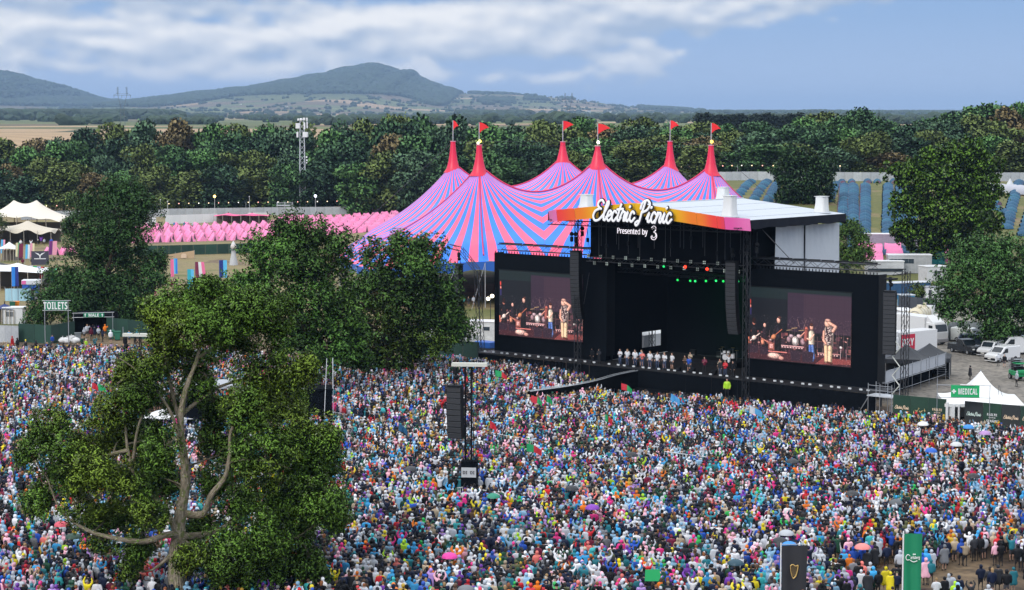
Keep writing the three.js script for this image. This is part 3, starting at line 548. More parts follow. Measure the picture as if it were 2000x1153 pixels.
function ponchoSDF(J, long) {
  const lowY = long ? 0.50 : 0.66;
  return (x, y, z) => {
    const a = Math.atan2(x, z), fold = 0.014 * Math.sin(a * 7 + 1.3 * Math.sin(y * 5)) * ss(1.35, 0.8, y);
    const R = lerp(0.31, 0.19, ss(lowY - 0.1, 1.40, y)) + fold, q = Math.hypot(x, z * 1.3) - R;
    let d = Math.max(q * 0.8, y - 1.41, lowY - y + 0.02 * Math.sin(a * 5));
    d = smin(d, capsule(x, y, z, [-0.15, 1.37, -0.01], [0.15, 1.37, -0.01], 0.085, 0.085), 0.07);
    for (const [s, e, h] of J.arms) d = smin(d, Math.min(capsule(x, y, z, s, e, 0.085, 0.08), capsule(x, y, z, e, [lerp(e[0], h[0], 0.7), lerp(e[1], h[1], 0.7), lerp(e[2], h[2], 0.7)], 0.08, 0.062)), 0.06);
    return smin(d, hoodSDF(x, y, z), 0.05);
  };
}
function jacketSDF(J, hood) {
  return (x, y, z) => {
    let d = Math.max(capsule(x, y, z * 1.22, [0, 0.92, 0], [0, 1.28, 0], 0.19, 0.195), 0.80 - y);
    d = smin(d, capsule(x, y, z, [-0.14, 1.37, -0.01], [0.14, 1.37, -0.01], 0.088, 0.088), 0.07);
    for (const [s, e, h] of J.arms) d = smin(d, Math.min(capsule(x, y, z, s, e, 0.078, 0.066), capsule(x, y, z, e, [lerp(e[0], h[0], 0.92), lerp(e[1], h[1], 0.92), lerp(e[2], h[2], 0.92)], 0.066, 0.05)), 0.035);
    return hood ? smin(d, hoodSDF(x, y, z), 0.05) : smin(d, capsule(x, y, z, [-0.06, 1.43, -0.10], [0.06, 1.43, -0.10], 0.06, 0.06), 0.05);
  };
}
const shirtSDF = J => (x, y, z) => {
  let d = Math.max(capsule(x, y, z * 1.22, [0, 0.95, 0], [0, 1.28, 0], 0.165, 0.182), 0.84 - y);
  d = smin(d, capsule(x, y, z, [-0.14, 1.37, -0.01], [0.14, 1.37, -0.01], 0.082, 0.082), 0.07);
  for (const [s, e] of J.arms) d = smin(d, capsule(x, y, z, s, [lerp(s[0], e[0], 0.8), lerp(s[1], e[1], 0.8), lerp(s[2], e[2], 0.8)], 0.075, 0.07), 0.035);
  return d;
};
const hairSDF = long => (x, y, z) => { let d = Math.max(Math.hypot(x / 0.093, (y - 1.635) / 0.118, (z + 0.012) / 0.108) - 1, (z - 0.045 - (y - 1.64) * 0.6) * 9, (1.56 - y) * 8) * 0.09; return long ? smin(d, capsule(x, y, z * 1.3, [0, 1.60, -0.08], [0, 1.36, -0.13], 0.085, 0.06), 0.05) : d; };
const capSDF = (x, y, z) => Math.min(Math.max(Math.hypot(x / 0.098, (y - 1.66) / 0.095, z / 0.114) - 1, (1.645 - y) * 8) * 0.09, Math.max(Math.hypot(x / 0.09, (z - 0.10) / 0.11) - 1, Math.abs(y - 1.655) * 40 - 0.6) * 0.08);
const bobbleSDF = (x, y, z) => Math.min(Math.max(Math.hypot(x / 0.10, (y - 1.67) / 0.125, z / 0.118) - 1, (1.63 - y) * 8) * 0.09, Math.hypot(x, y - 1.81, z) - 0.035);
const packSDF = (x, y, z) => { const q = [Math.abs(x) - 0.11, Math.abs(y - 1.17) - 0.17, Math.abs(z + 0.26) - 0.055]; return Math.hypot(Math.max(q[0], 0), Math.max(q[1], 0), Math.max(q[2], 0)) + Math.min(Math.max(q[0], q[1], q[2]), 0) - 0.035; };
const LO = [-0.48, -0.03, -0.42], HI = [0.48, 2.05, 0.46];
const POSES = ['down', 'fold', 'phone', 'up', 'walk', 'face'], JO = Object.fromEntries(POSES.map(k => [k, pose(k)]));
const geoCache = {}, cachedGeo = (k, f) => geoCache[k] ??= f();
const legSets = { jeans: [[0.045, 0.07, 0.14], [0.045, 0.07, 0.14], [0.02, 0.02, 0.02]], black: [[0.012, 0.012, 0.015], [0.012, 0.012, 0.015], [0.015, 0.015, 0.015]], bare: [SKIN[0], [0.06, 0.06, 0.07], [0.03, 0.028, 0.022]], wellies: [[0.03, 0.05, 0.03], SKIN[1], [0.025, 0.045, 0.028]], khaki: [[0.27, 0.22, 0.14], [0.27, 0.22, 0.14], [0.05, 0.04, 0.03]] };
const bodyGeo = (kind, legs, skin, cell) => cachedGeo(['b', kind, legs, skin, cell].join(), () => { const L = legSets[legs], sk = SKIN[skin]; return netMesh(bodySDF(JO[kind]), LO, HI, cell, bodyColour([L[0], L[1]], L[2], [0.05, 0.05, 0.06], sk, JO[kind])); });
const wearGeo = (what, kind, cell) => cachedGeo(['w', what, kind, cell].join(), () => netMesh({ poncho: () => ponchoSDF(JO[kind], true), cape: () => ponchoSDF(JO[kind], false), jacket: () => jacketSDF(JO[kind], true), coat: () => jacketSDF(JO[kind], false), shirt: () => shirtSDF(JO[kind]), hair: () => hairSDF(false), long: () => hairSDF(true), cap: () => capSDF, bobble: () => bobbleSDF, pack: () => packSDF }[what](), LO, HI, cell));
const bodyMat = new THREE.MeshStandardMaterial({ color: 0xffffff, roughness: 0.75, vertexColors: true });
const COLS = {                                          // what people wear, linear base colours
  black: [0.007, 0.008, 0.011], charcoal: [0.026, 0.028, 0.034], navy: [0.008, 0.015, 0.045], white: [0.72, 0.73, 0.76], 'clear grey': [0.46, 0.49, 0.54], 'pale blue': [0.28, 0.50, 0.70], 'sky blue': [0.045, 0.34, 0.68], 'royal blue': [0.018, 0.085, 0.45], teal: [0.02, 0.19, 0.24], turquoise: [0.05, 0.44, 0.46],
  'dark green': [0.014, 0.075, 0.042], 'bright green': [0.03, 0.42, 0.09], lime: [0.42, 0.72, 0.03], yellow: [0.80, 0.66, 0.02], mustard: [0.50, 0.32, 0.03], orange: [0.80, 0.20, 0.015], red: [0.58, 0.02, 0.03], maroon: [0.16, 0.012, 0.04], 'hot pink': [0.74, 0.035, 0.24], 'pale pink': [0.78, 0.42, 0.52], coral: [0.80, 0.20, 0.17], lilac: [0.42, 0.26, 0.62], purple: [0.17, 0.045, 0.36], beige: [0.50, 0.40, 0.28], olive: [0.10, 0.11, 0.045], brown: [0.10, 0.055, 0.03], grey: [0.18, 0.19, 0.21],
};
const PICK = [['black', 29], ['charcoal', 11], ['navy', 19], ['white', 8.5], ['clear grey', 15], ['pale blue', 6.5], ['sky blue', 5], ['royal blue', 4], ['teal', 6], ['turquoise', 2], ['dark green', 5], ['bright green', 1], ['lime', 1], ['yellow', 2.2], ['mustard', 1.2], ['orange', 1.7], ['red', 3.6], ['maroon', 2.6], ['hot pink', 2], ['pale pink', 4.2], ['coral', 1.8], ['lilac', 2], ['purple', 2.2], ['beige', 2.6], ['olive', 2], ['brown', 1.4], ['grey', 4]];
const pickTotal = PICK.reduce((s, p) => s + p[1], 0);
const pickCol = r => { let v = r() * pickTotal; for (const [n, w] of PICK) if ((v -= w) < 0) return n; return 'black'; };
const HAIR = { dark: [0.018, 0.012, 0.009], brown: [0.065, 0.034, 0.018], fair: [0.32, 0.20, 0.09], ginger: [0.22, 0.075, 0.02], grey: [0.30, 0.29, 0.28] };
const cloth = n => M(COLS[n], n === 'black' || n === 'navy' || n === 'charcoal' ? 0.85 : 0.45, n === 'black' || n === 'navy' || n === 'charcoal' ? { specularIntensity: 0.4 } : {}), hairMat = n => M(HAIR[n], 0.7);
function person(o) {                                    // o: pos, turn, kind, wear, col, legs, skin, head, pack, label, group, cell, height
  const t = thing('person', o.label, 'person', o.pos, o.turn, o.group), cell = o.cell ?? 0.05;
  part(t, 'body', bodyGeo(o.kind, o.legs, o.skin ?? 0, cell), bodyMat);
  part(t, o.wear === 'cape' ? 'poncho' : o.wear, wearGeo(o.wear, o.kind, cell), cloth(o.col));
  if (o.head) { const [k, c] = o.head; part(t, k === 'long' ? 'hair' : k === 'bobble' ? 'knitted_hat' : k, wearGeo(k, 'down', cell * 0.8), HAIR[c] && (k === 'hair' || k === 'long') ? hairMat(c) : cloth(c)); }
  if (o.pack) part(t, 'backpack', wearGeo('pack', 'down', cell), cloth(o.pack));
  { const k = (o.height ?? 1.78) / 1.74; t.scale.set(k * 1.1, k, k * 1.1); }
  return t;
}
// ---------------------------------------------------------------- the main stage, in its own frame: x along the front, z towards the crowd
const STAGE = V(18.64, 0, -227.6), STURN = -40.8 * Math.PI / 180;
const sp = (x, y, z) => V(x, y, z).applyAxisAngle(V(0, 1, 0), STURN).add(STAGE);
const sThing = (name, label, cat, x, y, z, group, turn = 0) => thing(name, label, cat, sp(x, y, z), STURN + turn, group);
const blackCloth = M([0.004, 0.0055, 0.008], 1, { specularIntensity: 0.12, bumpMap: bumpy, bumpScale: 0.02 }), blackMetal = M([0.006, 0.007, 0.009], 0.6, { specularIntensity: 0.4 }), darkSteel = M([0.05, 0.053, 0.06], 0.45, { metalness: 0.6 }), steel = M([0.42, 0.44, 0.47], 0.4, { metalness: 0.7 }), paleSteel = M([0.55, 0.58, 0.62], 0.5, { metalness: 0.3 }), deckMat = M([0.014, 0.014, 0.017], 0.6, { map: grain });
const whiteTarp = M([0.52, 0.56, 0.61], 0.4, { bumpMap: bumpy, bumpScale: 0.05 });
const DECK = 2.2, EAVE = 20.0, RIDGE = 21.4, RF = 7.6, RB = -13.8, RW = 14.2;
{
  const t = sThing('main_stage', 'large black festival stage with a shallow white pitched roof', 'stage', 0, 0, 0);
  part(t, 'deck', [box(56, 0.16, 4.2, 0, DECK - 0.08, 0.4), box(21, 0.16, 12.6, 0, DECK - 0.083, -8.02)], deckMat);
  // cloth skirt below the deck, in wide panels
  for (let i = 0; i < 16; i++) part(t, 'skirt_panel', surface(10, 4, (u, v) => V(-28 + (i + u) * 3.5, 0.02 + v * (DECK - 0.2), 2.44 + 0.03 * Math.sin(u * 18 + i) + 0.05 * (1 - v))), blackCloth);
  part(t, 'pit_shade_sheet', box(38, 0.02, 5.4, 3, 0.02, 5.2), blackCloth);  // black sheet added on the pit floor, standing in for the deck's shadow
  part(t, 'back_wall', surface(40, 8, (u, v) => V(-10.6 + u * 21.2, DECK + v * (EAVE - DECK - 0.4), -13.2 + 0.09 * Math.sin(u * 130))), blackCloth);
  for (const s of [-1, 1]) {
    for (const [z0, z1, y0, y1] of s > 0 ? [[-13.4, 0, DECK, EAVE - 0.5]] : [[-13.4, -11.9, DECK, EAVE - 0.5], [-11.9, -8.1, 5.0, EAVE - 0.5], [-11.9, -8.1, DECK, 3.1], [-8.1, 0, DECK, EAVE - 0.5]]) part(t, 'side_wall', surface(12, 6, (u, v) => V(s * 10.7, lerp(y0, y1, v), lerp(z0, z1, u))), blackCloth);   // the far wall has an open loading hatch
    for (const z of [RF - 3.2, RB + 1.4]) part(t, 'roof_tower', lattice(V(s * (z > 0 ? 11.9 : 12.4), 0, z > 0 ? 2.9 : z), V(s * (z > 0 ? 11.9 : 12.4), EAVE + 0.2, z > 0 ? 2.9 : z), 0.55, 0.9, 0.05), darkSteel);
  }
  // the white tarpaulin on the near side: two sheets with a seam
  for (const [a, b] of [[-14.4, -7.6], [-7.5, -1.9]]) part(t, 'side_tarpaulin', surface(26, 14, (u, v) => V(12.2 - 0.06 * lerp(a, b, u) + 0.10 * Math.sin(u * 9 + a) * ss(0.2, 1, v) + 0.18 * Math.sin(v * 3.1) * Math.sin(u * 3.1) + 0.05 * Math.sin(u * 40) * ss(0.6, 1, v), 9 + v * 9.9, lerp(a, b, u))), whiteTarp);
  part(t, 'tarpaulin_seam', rod(V(12.75, 9, -7.55), V(12.75, 18.9, -7.55), 0.05), steel);
  // roof: two pitched slopes in long sheets, each sheet a panel
  const roofY = x => RIDGE - (RIDGE - EAVE) * Math.abs(x) / RW;
  for (const s of [-1, 1]) for (let i = 0; i < 7; i++) {
    const x0 = s * RW * i / 7, x1 = s * RW * (i + 0.985) / 7, front = x => RF - 2.0 * ss(11.6, RW, Math.abs(x));
    part(t, 'roof_sheet', surface(3, 16, (u, v) => { const x = lerp(x0, x1, u); return V(x, roofY(x) + 0.012 * (i % 2) - 0.10 * Math.sin(v * Math.PI) * Math.sin(u * Math.PI), lerp(front(x), RB, v)); }), whiteTarp);
  }
  part(t, 'ridge_cap', tube([V(0, RIDGE + 0.03, RF), V(0, RIDGE + 0.02, 0), V(0, RIDGE + 0.03, RB)], 0.08, 6), whiteTarp);
  // black valance round the near side and back, and the black ceiling cloth
  for (const s of [-1, 1]) part(t, 'eave_valance', surface(30, 3, (u, v) => { const z = lerp(RF - 2.0, RB, u); return V(s * (RW + 0.02 + 0.04 * Math.sin(u * 60)), EAVE + 0.02 - (1 - v) * (0.95 + 0.08 * Math.sin(u * 25)), z); }), M([0.008, 0.010, 0.018], 0.6, { specularIntensity: 0.3 }));
  part(t, 'eave_valance', surface(30, 3, (u, v) => { const x = lerp(-RW, RW, u); return V(x, roofY(x) - (1 - v) * 1.1, RB - 0.03); }), M([0.008, 0.010, 0.018], 0.6, { specularIntensity: 0.3 }));
  part(t, 'ceiling_cloth', surface(20, 4, (u, v) => { const x = lerp(-RW + 0.1, RW - 0.1, u); return V(x, roofY(x) - 0.5 - 0.1 * Math.sin(u * 30), lerp(RF - 2.3, RB, v)); }), blackCloth);
  part(t, 'black_scrim', surface(36, 6, (u, v) => V(-11.2 + u * 22.4, 14.6 + v * 5.0, 1.4 + 0.06 * Math.sin(u * 90))), M([0.003, 0.004, 0.006], 1, { specularIntensity: 0.1 }));
  // fascia: pink, orange, yellow boards
  const fas = (a, b) => { const f = x => RF - 2.0 * ss(11.6, RW, Math.abs(x)); return surface(4, 2, (u, v) => { const x = lerp(a, b, u); return V(x, roofY(x) + 0.15 - (1 - v) * 1.35, f(x) + 0.06 - (1 - v) * 0.25); }); };
  const blend = (c0, c1) => { const A = new THREE.Color(c0), B = new THREE.Color(c1); const tx = texture(64, 8, u => { const k = ss(0.1, 0.9, u); return [lerp(A.r, B.r, k), lerp(A.g, B.g, k), lerp(A.b, B.b, k)].map(q => Math.pow(q, 1 / 2.2)); }); return M('#ffffff', 0.45, { map: tx }); };
  const pink = '#f77fc0', red = '#ff4a45', orange = '#ff8a2a', yellow = '#ffc81e';
  for (const [a, b, c0, c1] of [[-14.1, -11.3, pink, pink], [-11.28, -8.6, red, '#ff6a33'], [-8.58, -4.2, orange, yellow], [-4.18, 0, yellow, yellow], [0.02, 4.6, yellow, yellow], [4.62, 8.4, yellow, orange], [8.42, 11.1, orange, red], [11.12, 12.0, red, '#f2455f'], [12.02, 14.1, '#f45fae', pink]]) part(t, 'fascia_panel', fas(a, b), blend(c0, c1));
  part(t, 'fascia_truss', [...lattice(V(-13.4, 18.9, RF - 1.2), V(13.4, 18.9, RF - 1.2), 0.5, 0.9, 0.045)], blackMetal);
  // four wrapped hoist towers standing through the roof
  const wrap = (h, w, flare) => surface(24, 8, (u, v) => { const a = u * Math.PI * 2, sq = 1 / Math.max(Math.abs(Math.cos(a)), Math.abs(Math.sin(a))), r = w * Math.min(sq, 1.25) * (1 + flare * (1 - v) * (1 - v) * 0.3 + 0.05 * Math.sin(a * 9 + 3 * v)); return V(Math.cos(a) * r, v * h, Math.sin(a) * r); });
  for (const [x, z, h] of [[-9.3, 4.6, 1.75], [11.0, 5.0, 2.3], [12.3, -11.6, 1.9], [-2.4, -13.0, 1.6]]) {
    const y = roofY(x) - 0.05, m = part(t, 'hoist_cover', [wrap(h, 0.58, 1).translate(x, y, z), box(1.3, 0.04, 1.3, x, y + h - 0.02, z)], M([0.66, 0.67, 0.66], 0.5));
    part(m, 'base_skirt', new THREE.CylinderGeometry(0.85, 1.1, 0.12, 10).translate(x, y + 0.05, z), whiteTarp);
  }
  // rigging lines and hoists hanging under the roof front
  const r = RNG(401);
  for (let i = 0; i < 22; i++) { const x = -10.4 + i * 0.98 + r() * 0.4, z = 1.9 + r() * 1.6, y1 = 14.7 + r() * 2; part(t, 'hoist_chain', rod(V(x, y1, z), V(x, roofY(x) - 0.6, z), 0.02, 0.02, 4), M([0.16, 0.17, 0.18], 0.4, { metalness: 0.6 })); if (i % 3 === 0) part(t, 'chain_hoist', rbox(0.3, 0.5, 0.25, 0.06, x, y1 + 1.2, z), blackMetal); }
  for (const [x, a, b] of [[-12.6, 15.8, 18.9], [-12.0, 15.8, 18.9], [-11.0, 16.5, 18.9], [12.2, 15.8, 18.9], [13.4, 15.6, 18.6]]) { part(t, 'hoist_chain', rod(V(x, a, 3.2), V(x, b, 3.2), 0.025, 0.025, 4), darkSteel); part(t, 'chain_hoist', [rbox(0.34, 0.62, 0.3, 0.08, x, a + 1.0, 3.2), new THREE.SphereGeometry(0.26, 8, 6).translate(x, a + 1.6, 3.2)], blackMetal); }
  part(t, 'brace', [rod(V(13.2, 18.8, 1.9), V(16.8, 15.2, 1.0), 0.05), rod(V(-12.5, 9, 1), V(-12.5, 18, -1.5), 0.03), rod(V(-12.1, 18, 1), V(-12.6, 9, -1.5), 0.03)], darkSteel);
  // lighting trusses
  for (const [y, z, w] of [[14.5, 2.2, 11.0], [13.0, -2.5, 10], [12.4, -7, 10]]) part(t, 'lighting_truss', lattice(V(-w, y, z), V(w, y, z), 0.5, 0.8, 0.04), darkSteel);
  for (let i = 0; i < 24; i++) {
    const x = -10.5 + i * 0.92, y = i % 2 ? 14.1 : 14.9, m = part(t, 'blinder_lamp', rbox(0.42, 0.42, 0.2, 0.04, x, y, 2.6), blackMetal);
    part(m, 'lens', [-1, 1].flatMap(a => [-1, 1].map(b => new THREE.CircleGeometry(0.075, 8).translate(x + a * 0.11, y + b * 0.11, 2.71))), glowing('#cfe0d8', i % 3 ? 0.28 : 0.6));
  }
  const beams = [[0.6, 14.2, 2.7, '#19d66b'], [3.6, 14.3, 2.7, '#ff3a22'], [6.6, 14.2, 2.7, '#ff3a22'], [9.4, 14.2, 2.7, '#ff2a1c'], [9.9, 13.9, 2.7, '#ff2a55'], [-0.8, 12.3, -1.9, '#22e05e'], [1.0, 12.3, -1.9, '#22e05e'], [1.7, 12.3, -1.9, '#2ff27a'], [3.2, 12.4, -1.9, '#22e05e'], [4.6, 12.5, -1.9, '#2ff27a'], [5.6, 12.5, -1.9, '#22e05e'], [7.6, 12.6, -1.9, '#2ff27a'], [9.0, 12.6, -1.9, '#d3205a'], [10.2, 12.6, -1.9, '#ff3a22']];
  for (const [x, y, z, c] of beams) {
    const m = part(t, 'moving_head_lamp', [rbox(0.32, 0.3, 0.3, 0.06, x, y + 0.32, z), new THREE.CylinderGeometry(0.17, 0.14, 0.36, 10).rotateX(Math.PI / 2).translate(x, y, z)], blackMetal);
    part(m, 'lens', new THREE.SphereGeometry(c[1] === 'f' ? 0.22 : 0.16, 10, 6).scale(1, 0.8, 0.5).translate(x, y, z + 0.2), glowing(c, c[1] === 'f' || c[1] === 'd' ? 2.4 : 1.5));
  }
  for (const [x, c, k] of [[0, '#18c45a', 160], [4.6, '#1fd866', 260], [8.4, '#18c45a', 130], [10.0, '#ff2a1c', 80]]) {
    const l = new THREE.SpotLight(new THREE.Color(c), k, 30, 0.75, 0.9); l.position.copy(sp(x, 12.1, -1.7)); l.target.position.copy(sp(x - 0.6, 7.5, -13)); l.castShadow = true; l.shadow.radius = 6; scene.add(l, l.target);
  }
  // footlights along the deck edge
  for (let i = 0; i < 46; i++) { const x = -27 + i * 1.2; if (x > -9.6 && x < -8) continue; part(t, 'footlight', box(0.34, 0.17, 0.12, x + (i % 3) * 0.16, DECK + 0.16, 2.3), M([0.62, 0.65, 0.66], 0.5)); }
  // risers, wedges, amplifiers on deck
  part(t, 'drum_riser', [box(4.4, 0.7, 3, 3.2, DECK + 0.35, -6.4)], blackMetal); part(t, 'keyboard_riser', box(3.6, 0.6, 2.4, -1.2, DECK + 0.3, -7), blackMetal);
  for (const x of [-7, -4.5, -1.5, 1.4, 3.4, 6.4]) part(t, 'monitor_wedge', extrude([[-0.3, 0], [0.3, 0], [0.3, 0.16], [-0.15, 0.48], [-0.3, 0.42]], 0.6, 0.02).rotateY(-Math.PI / 2).translate(x, DECK, 1.2), blackMetal);
  for (const [x, z] of [[-3.4, -8.6], [0.2, -9], [5.8, -8.4], [7, -8.8]]) { const a = part(t, 'amplifier', rbox(0.8, 1.2, 0.5, 0.04, x, DECK + 0.6, z), blackMetal); part(a, 'grille', box(0.66, 0.62, 0.02, x, DECK + 0.4, z + 0.26), M([0.09, 0.09, 0.095], 0.9)); }
}
// a drum kit and instruments on the riser
{
  const d = sThing('drum_kit', 'white drum kit with cymbals on the stage riser', 'drum kit', 3.2, DECK + 0.7, -6.2), white = M([0.7, 0.7, 0.72], 0.3), brass = M([0.55, 0.42, 0.15], 0.3, { metalness: 0.9 });
  const drum = (n, x, y, z, r, h, flat) => { const m = part(d, n, flat ? new THREE.CylinderGeometry(r, r, h, 18).rotateX(Math.PI / 2).translate(x, y, z) : new THREE.CylinderGeometry(r, r, h, 16).translate(x, y, z), white); part(m, 'hoop', flat ? new THREE.TorusGeometry(r, 0.025, 5, 18).translate(x, y, z + h / 2) : new THREE.TorusGeometry(r, 0.02, 5, 16).rotateX(Math.PI / 2).translate(x, y + h / 2, z), steel); };
  drum('bass_drum', 0, 0.38, 0.3, 0.36, 0.5, true); drum('tom', -0.3, 0.95, 0.2, 0.18, 0.24); drum('tom', 0.25, 0.95, 0.2, 0.18, 0.24); drum('floor_tom', 0.75, 0.5, 0, 0.24, 0.5); drum('snare_drum', -0.7, 0.7, 0, 0.2, 0.16);
  for (const [x, y, z] of [[-1, 1.25, 0], [-0.6, 1.5, 0.2], [0.8, 1.5, 0.1], [1.2, 1.2, -0.1]]) { const m = part(d, 'cymbal', new THREE.CylinderGeometry(0.02, 0.24, 0.05, 16).translate(x, y, z), brass); part(m, 'stand', rod(V(x, 0, z), V(x, y, z), 0.015), steel); }
}
// ---------------------------------------------------------------- lettering in brush script
const glyph = {
  E: [1.15, [[1.0, 1.72], [0.72, 1.98], [0.38, 1.84], [0.34, 1.48], [0.62, 1.2], [0.8, 1.14]], [[0.62, 1.16], [0.16, 0.92], [0.02, 0.42], [0.3, 0.0], [0.76, 0.06], [1.1, 0.42]]],
  l: [0.52, [[-0.1, 0.3], [0.26, 1.0], [0.46, 1.72], [0.34, 1.94], [0.2, 1.5], [0.16, 0.4], [0.3, 0.0], [0.58, 0.34]]],
  e: [0.6, [[-0.04, 0.36], [0.36, 0.56], [0.46, 0.86], [0.26, 1.0], [0.08, 0.68], [0.1, 0.22], [0.34, 0.0], [0.66, 0.36]]],
  c: [0.58, [[0.48, 0.82], [0.28, 1.0], [0.06, 0.66], [0.1, 0.2], [0.32, 0.0], [0.64, 0.36]]],
  t: [0.5, [[0.3, 1.62], [0.2, 0.9], [0.16, 0.3], [0.32, 0.0], [0.56, 0.34]], [[-0.05, 1.12], [0.6, 1.2]]],
  r: [0.62, [[-0.04, 0.36], [0.2, 1.06], [0.28, 0.88], [0.48, 0.92], [0.42, 0.4], [0.5, 0.02], [0.7, 0.34]]],
  i: [0.46, [[-0.04, 0.36], [0.18, 0.98], [0.12, 0.34], [0.26, 0.0], [0.52, 0.34]], [[0.26, 1.40], [0.30, 1.47]]],
  P: [1.1, [[0.52, 1.92], [0.36, 0.9], [0.2, -0.18], [-0.02, -0.34], [-0.16, -0.12], [0.1, 0.1]], [[0.12, 1.3], [0.22, 1.86], [0.76, 2.1], [1.12, 1.74], [0.92, 1.2], [0.5, 0.98]]],
  n: [0.76, [[0.0, 0.0], [0.12, 0.96]], [[0.06, 0.4], [0.34, 0.98], [0.5, 0.82], [0.46, 0.28], [0.58, 0.0], [0.82, 0.34]]],
};
function script(str, size, r, z = 0.35) {               // returns tubes pressed flat, baseline at 0, starting at x = 0
  const out = []; let x = 0;
  for (const ch of str) { if (ch === ' ') { x += 0.42; continue; } const [w, ...strokes] = glyph[ch]; for (const s of strokes) { const pts = s.map(([a, b]) => V((x + a + b * 0.26) * size, b * size, 0)); out.push(tube(pts, r * size, 7, pts.length * 5).scale(1, 1, z), ...[pts[0], pts[pts.length - 1]].map(p => new THREE.SphereGeometry(r * size, 7, 5).translate(p.x, p.y, 0).scale(1, 1, z))); } x += w; }
  return [out, x * size];
}
{
  const t = sThing('stage_name_sign', 'white brush script lettering along the coloured stage fascia', 'sign', -5.6, 19.45, RF + 0.5);
  const [w, len] = script('Electric Picnic', 1.16, 0.125), k = 10.9 / len;
  const [o] = script('Electric Picnic', 1.16, 0.215, 0.12);
  part(t, 'outline', o.map(g => g.scale(k, 1, 1).translate(0, 0, -0.1)), M([0.012, 0.014, 0.03], 0.6));
  part(t, 'lettering', w.map(g => g.scale(k, 1, 1).translate(0, 0, 0.06)), M([0.86, 0.86, 0.87], 0.4, { emissive: new THREE.Color('#ffffff'), emissiveIntensity: 0.12 }));
  part(t, 'mount', [0.8, 3, 5.5, 8, 10.4].map(x => box(0.1, 1.4, 0.3, x, 0.5, -0.3)), blackMetal);
  const p = sThing('sponsor_sign', 'glowing words Presented by and an outlined figure three on black cloth', 'sign', -4.3, 17.9, 2.2), lit = glowing('#fdf6ff', 1.0);
  part(p, 'lettering', text('Presented by', 0.66, 0.06, regular, 0.82).translate(-0.1, 0, 0), lit);
  const three = (r, q) => tube([[-0.36, 0.62], [-0.1, 0.86], [0.26, 0.72], [0.28, 0.36], [-0.02, 0.12], [0.3, -0.02], [0.42, -0.44], [0.1, -0.82], [-0.34, -0.72], [-0.44, -0.4]].map(([x, y]) => V(x * q * 0.8 + 3.0, y * q * 0.8, 0.05)), r, 6, 50);
  part(p, 'figure', [three(0.045, 1.16), three(0.04, 0.80), tube([V(2.76, 0.4, 0.05), V(2.66, 0.5, 0.05), V(2.7, 0.64, 0.05)], 0.035, 5)], lit);
  part(p, 'mount', [rod(V(-2.4, 0.6, -0.1), V(-2.4, 1.9, -0.1), 0.02), rod(V(3.2, 0.8, -0.1), V(3.2, 1.9, -0.1), 0.02)], darkSteel);
}
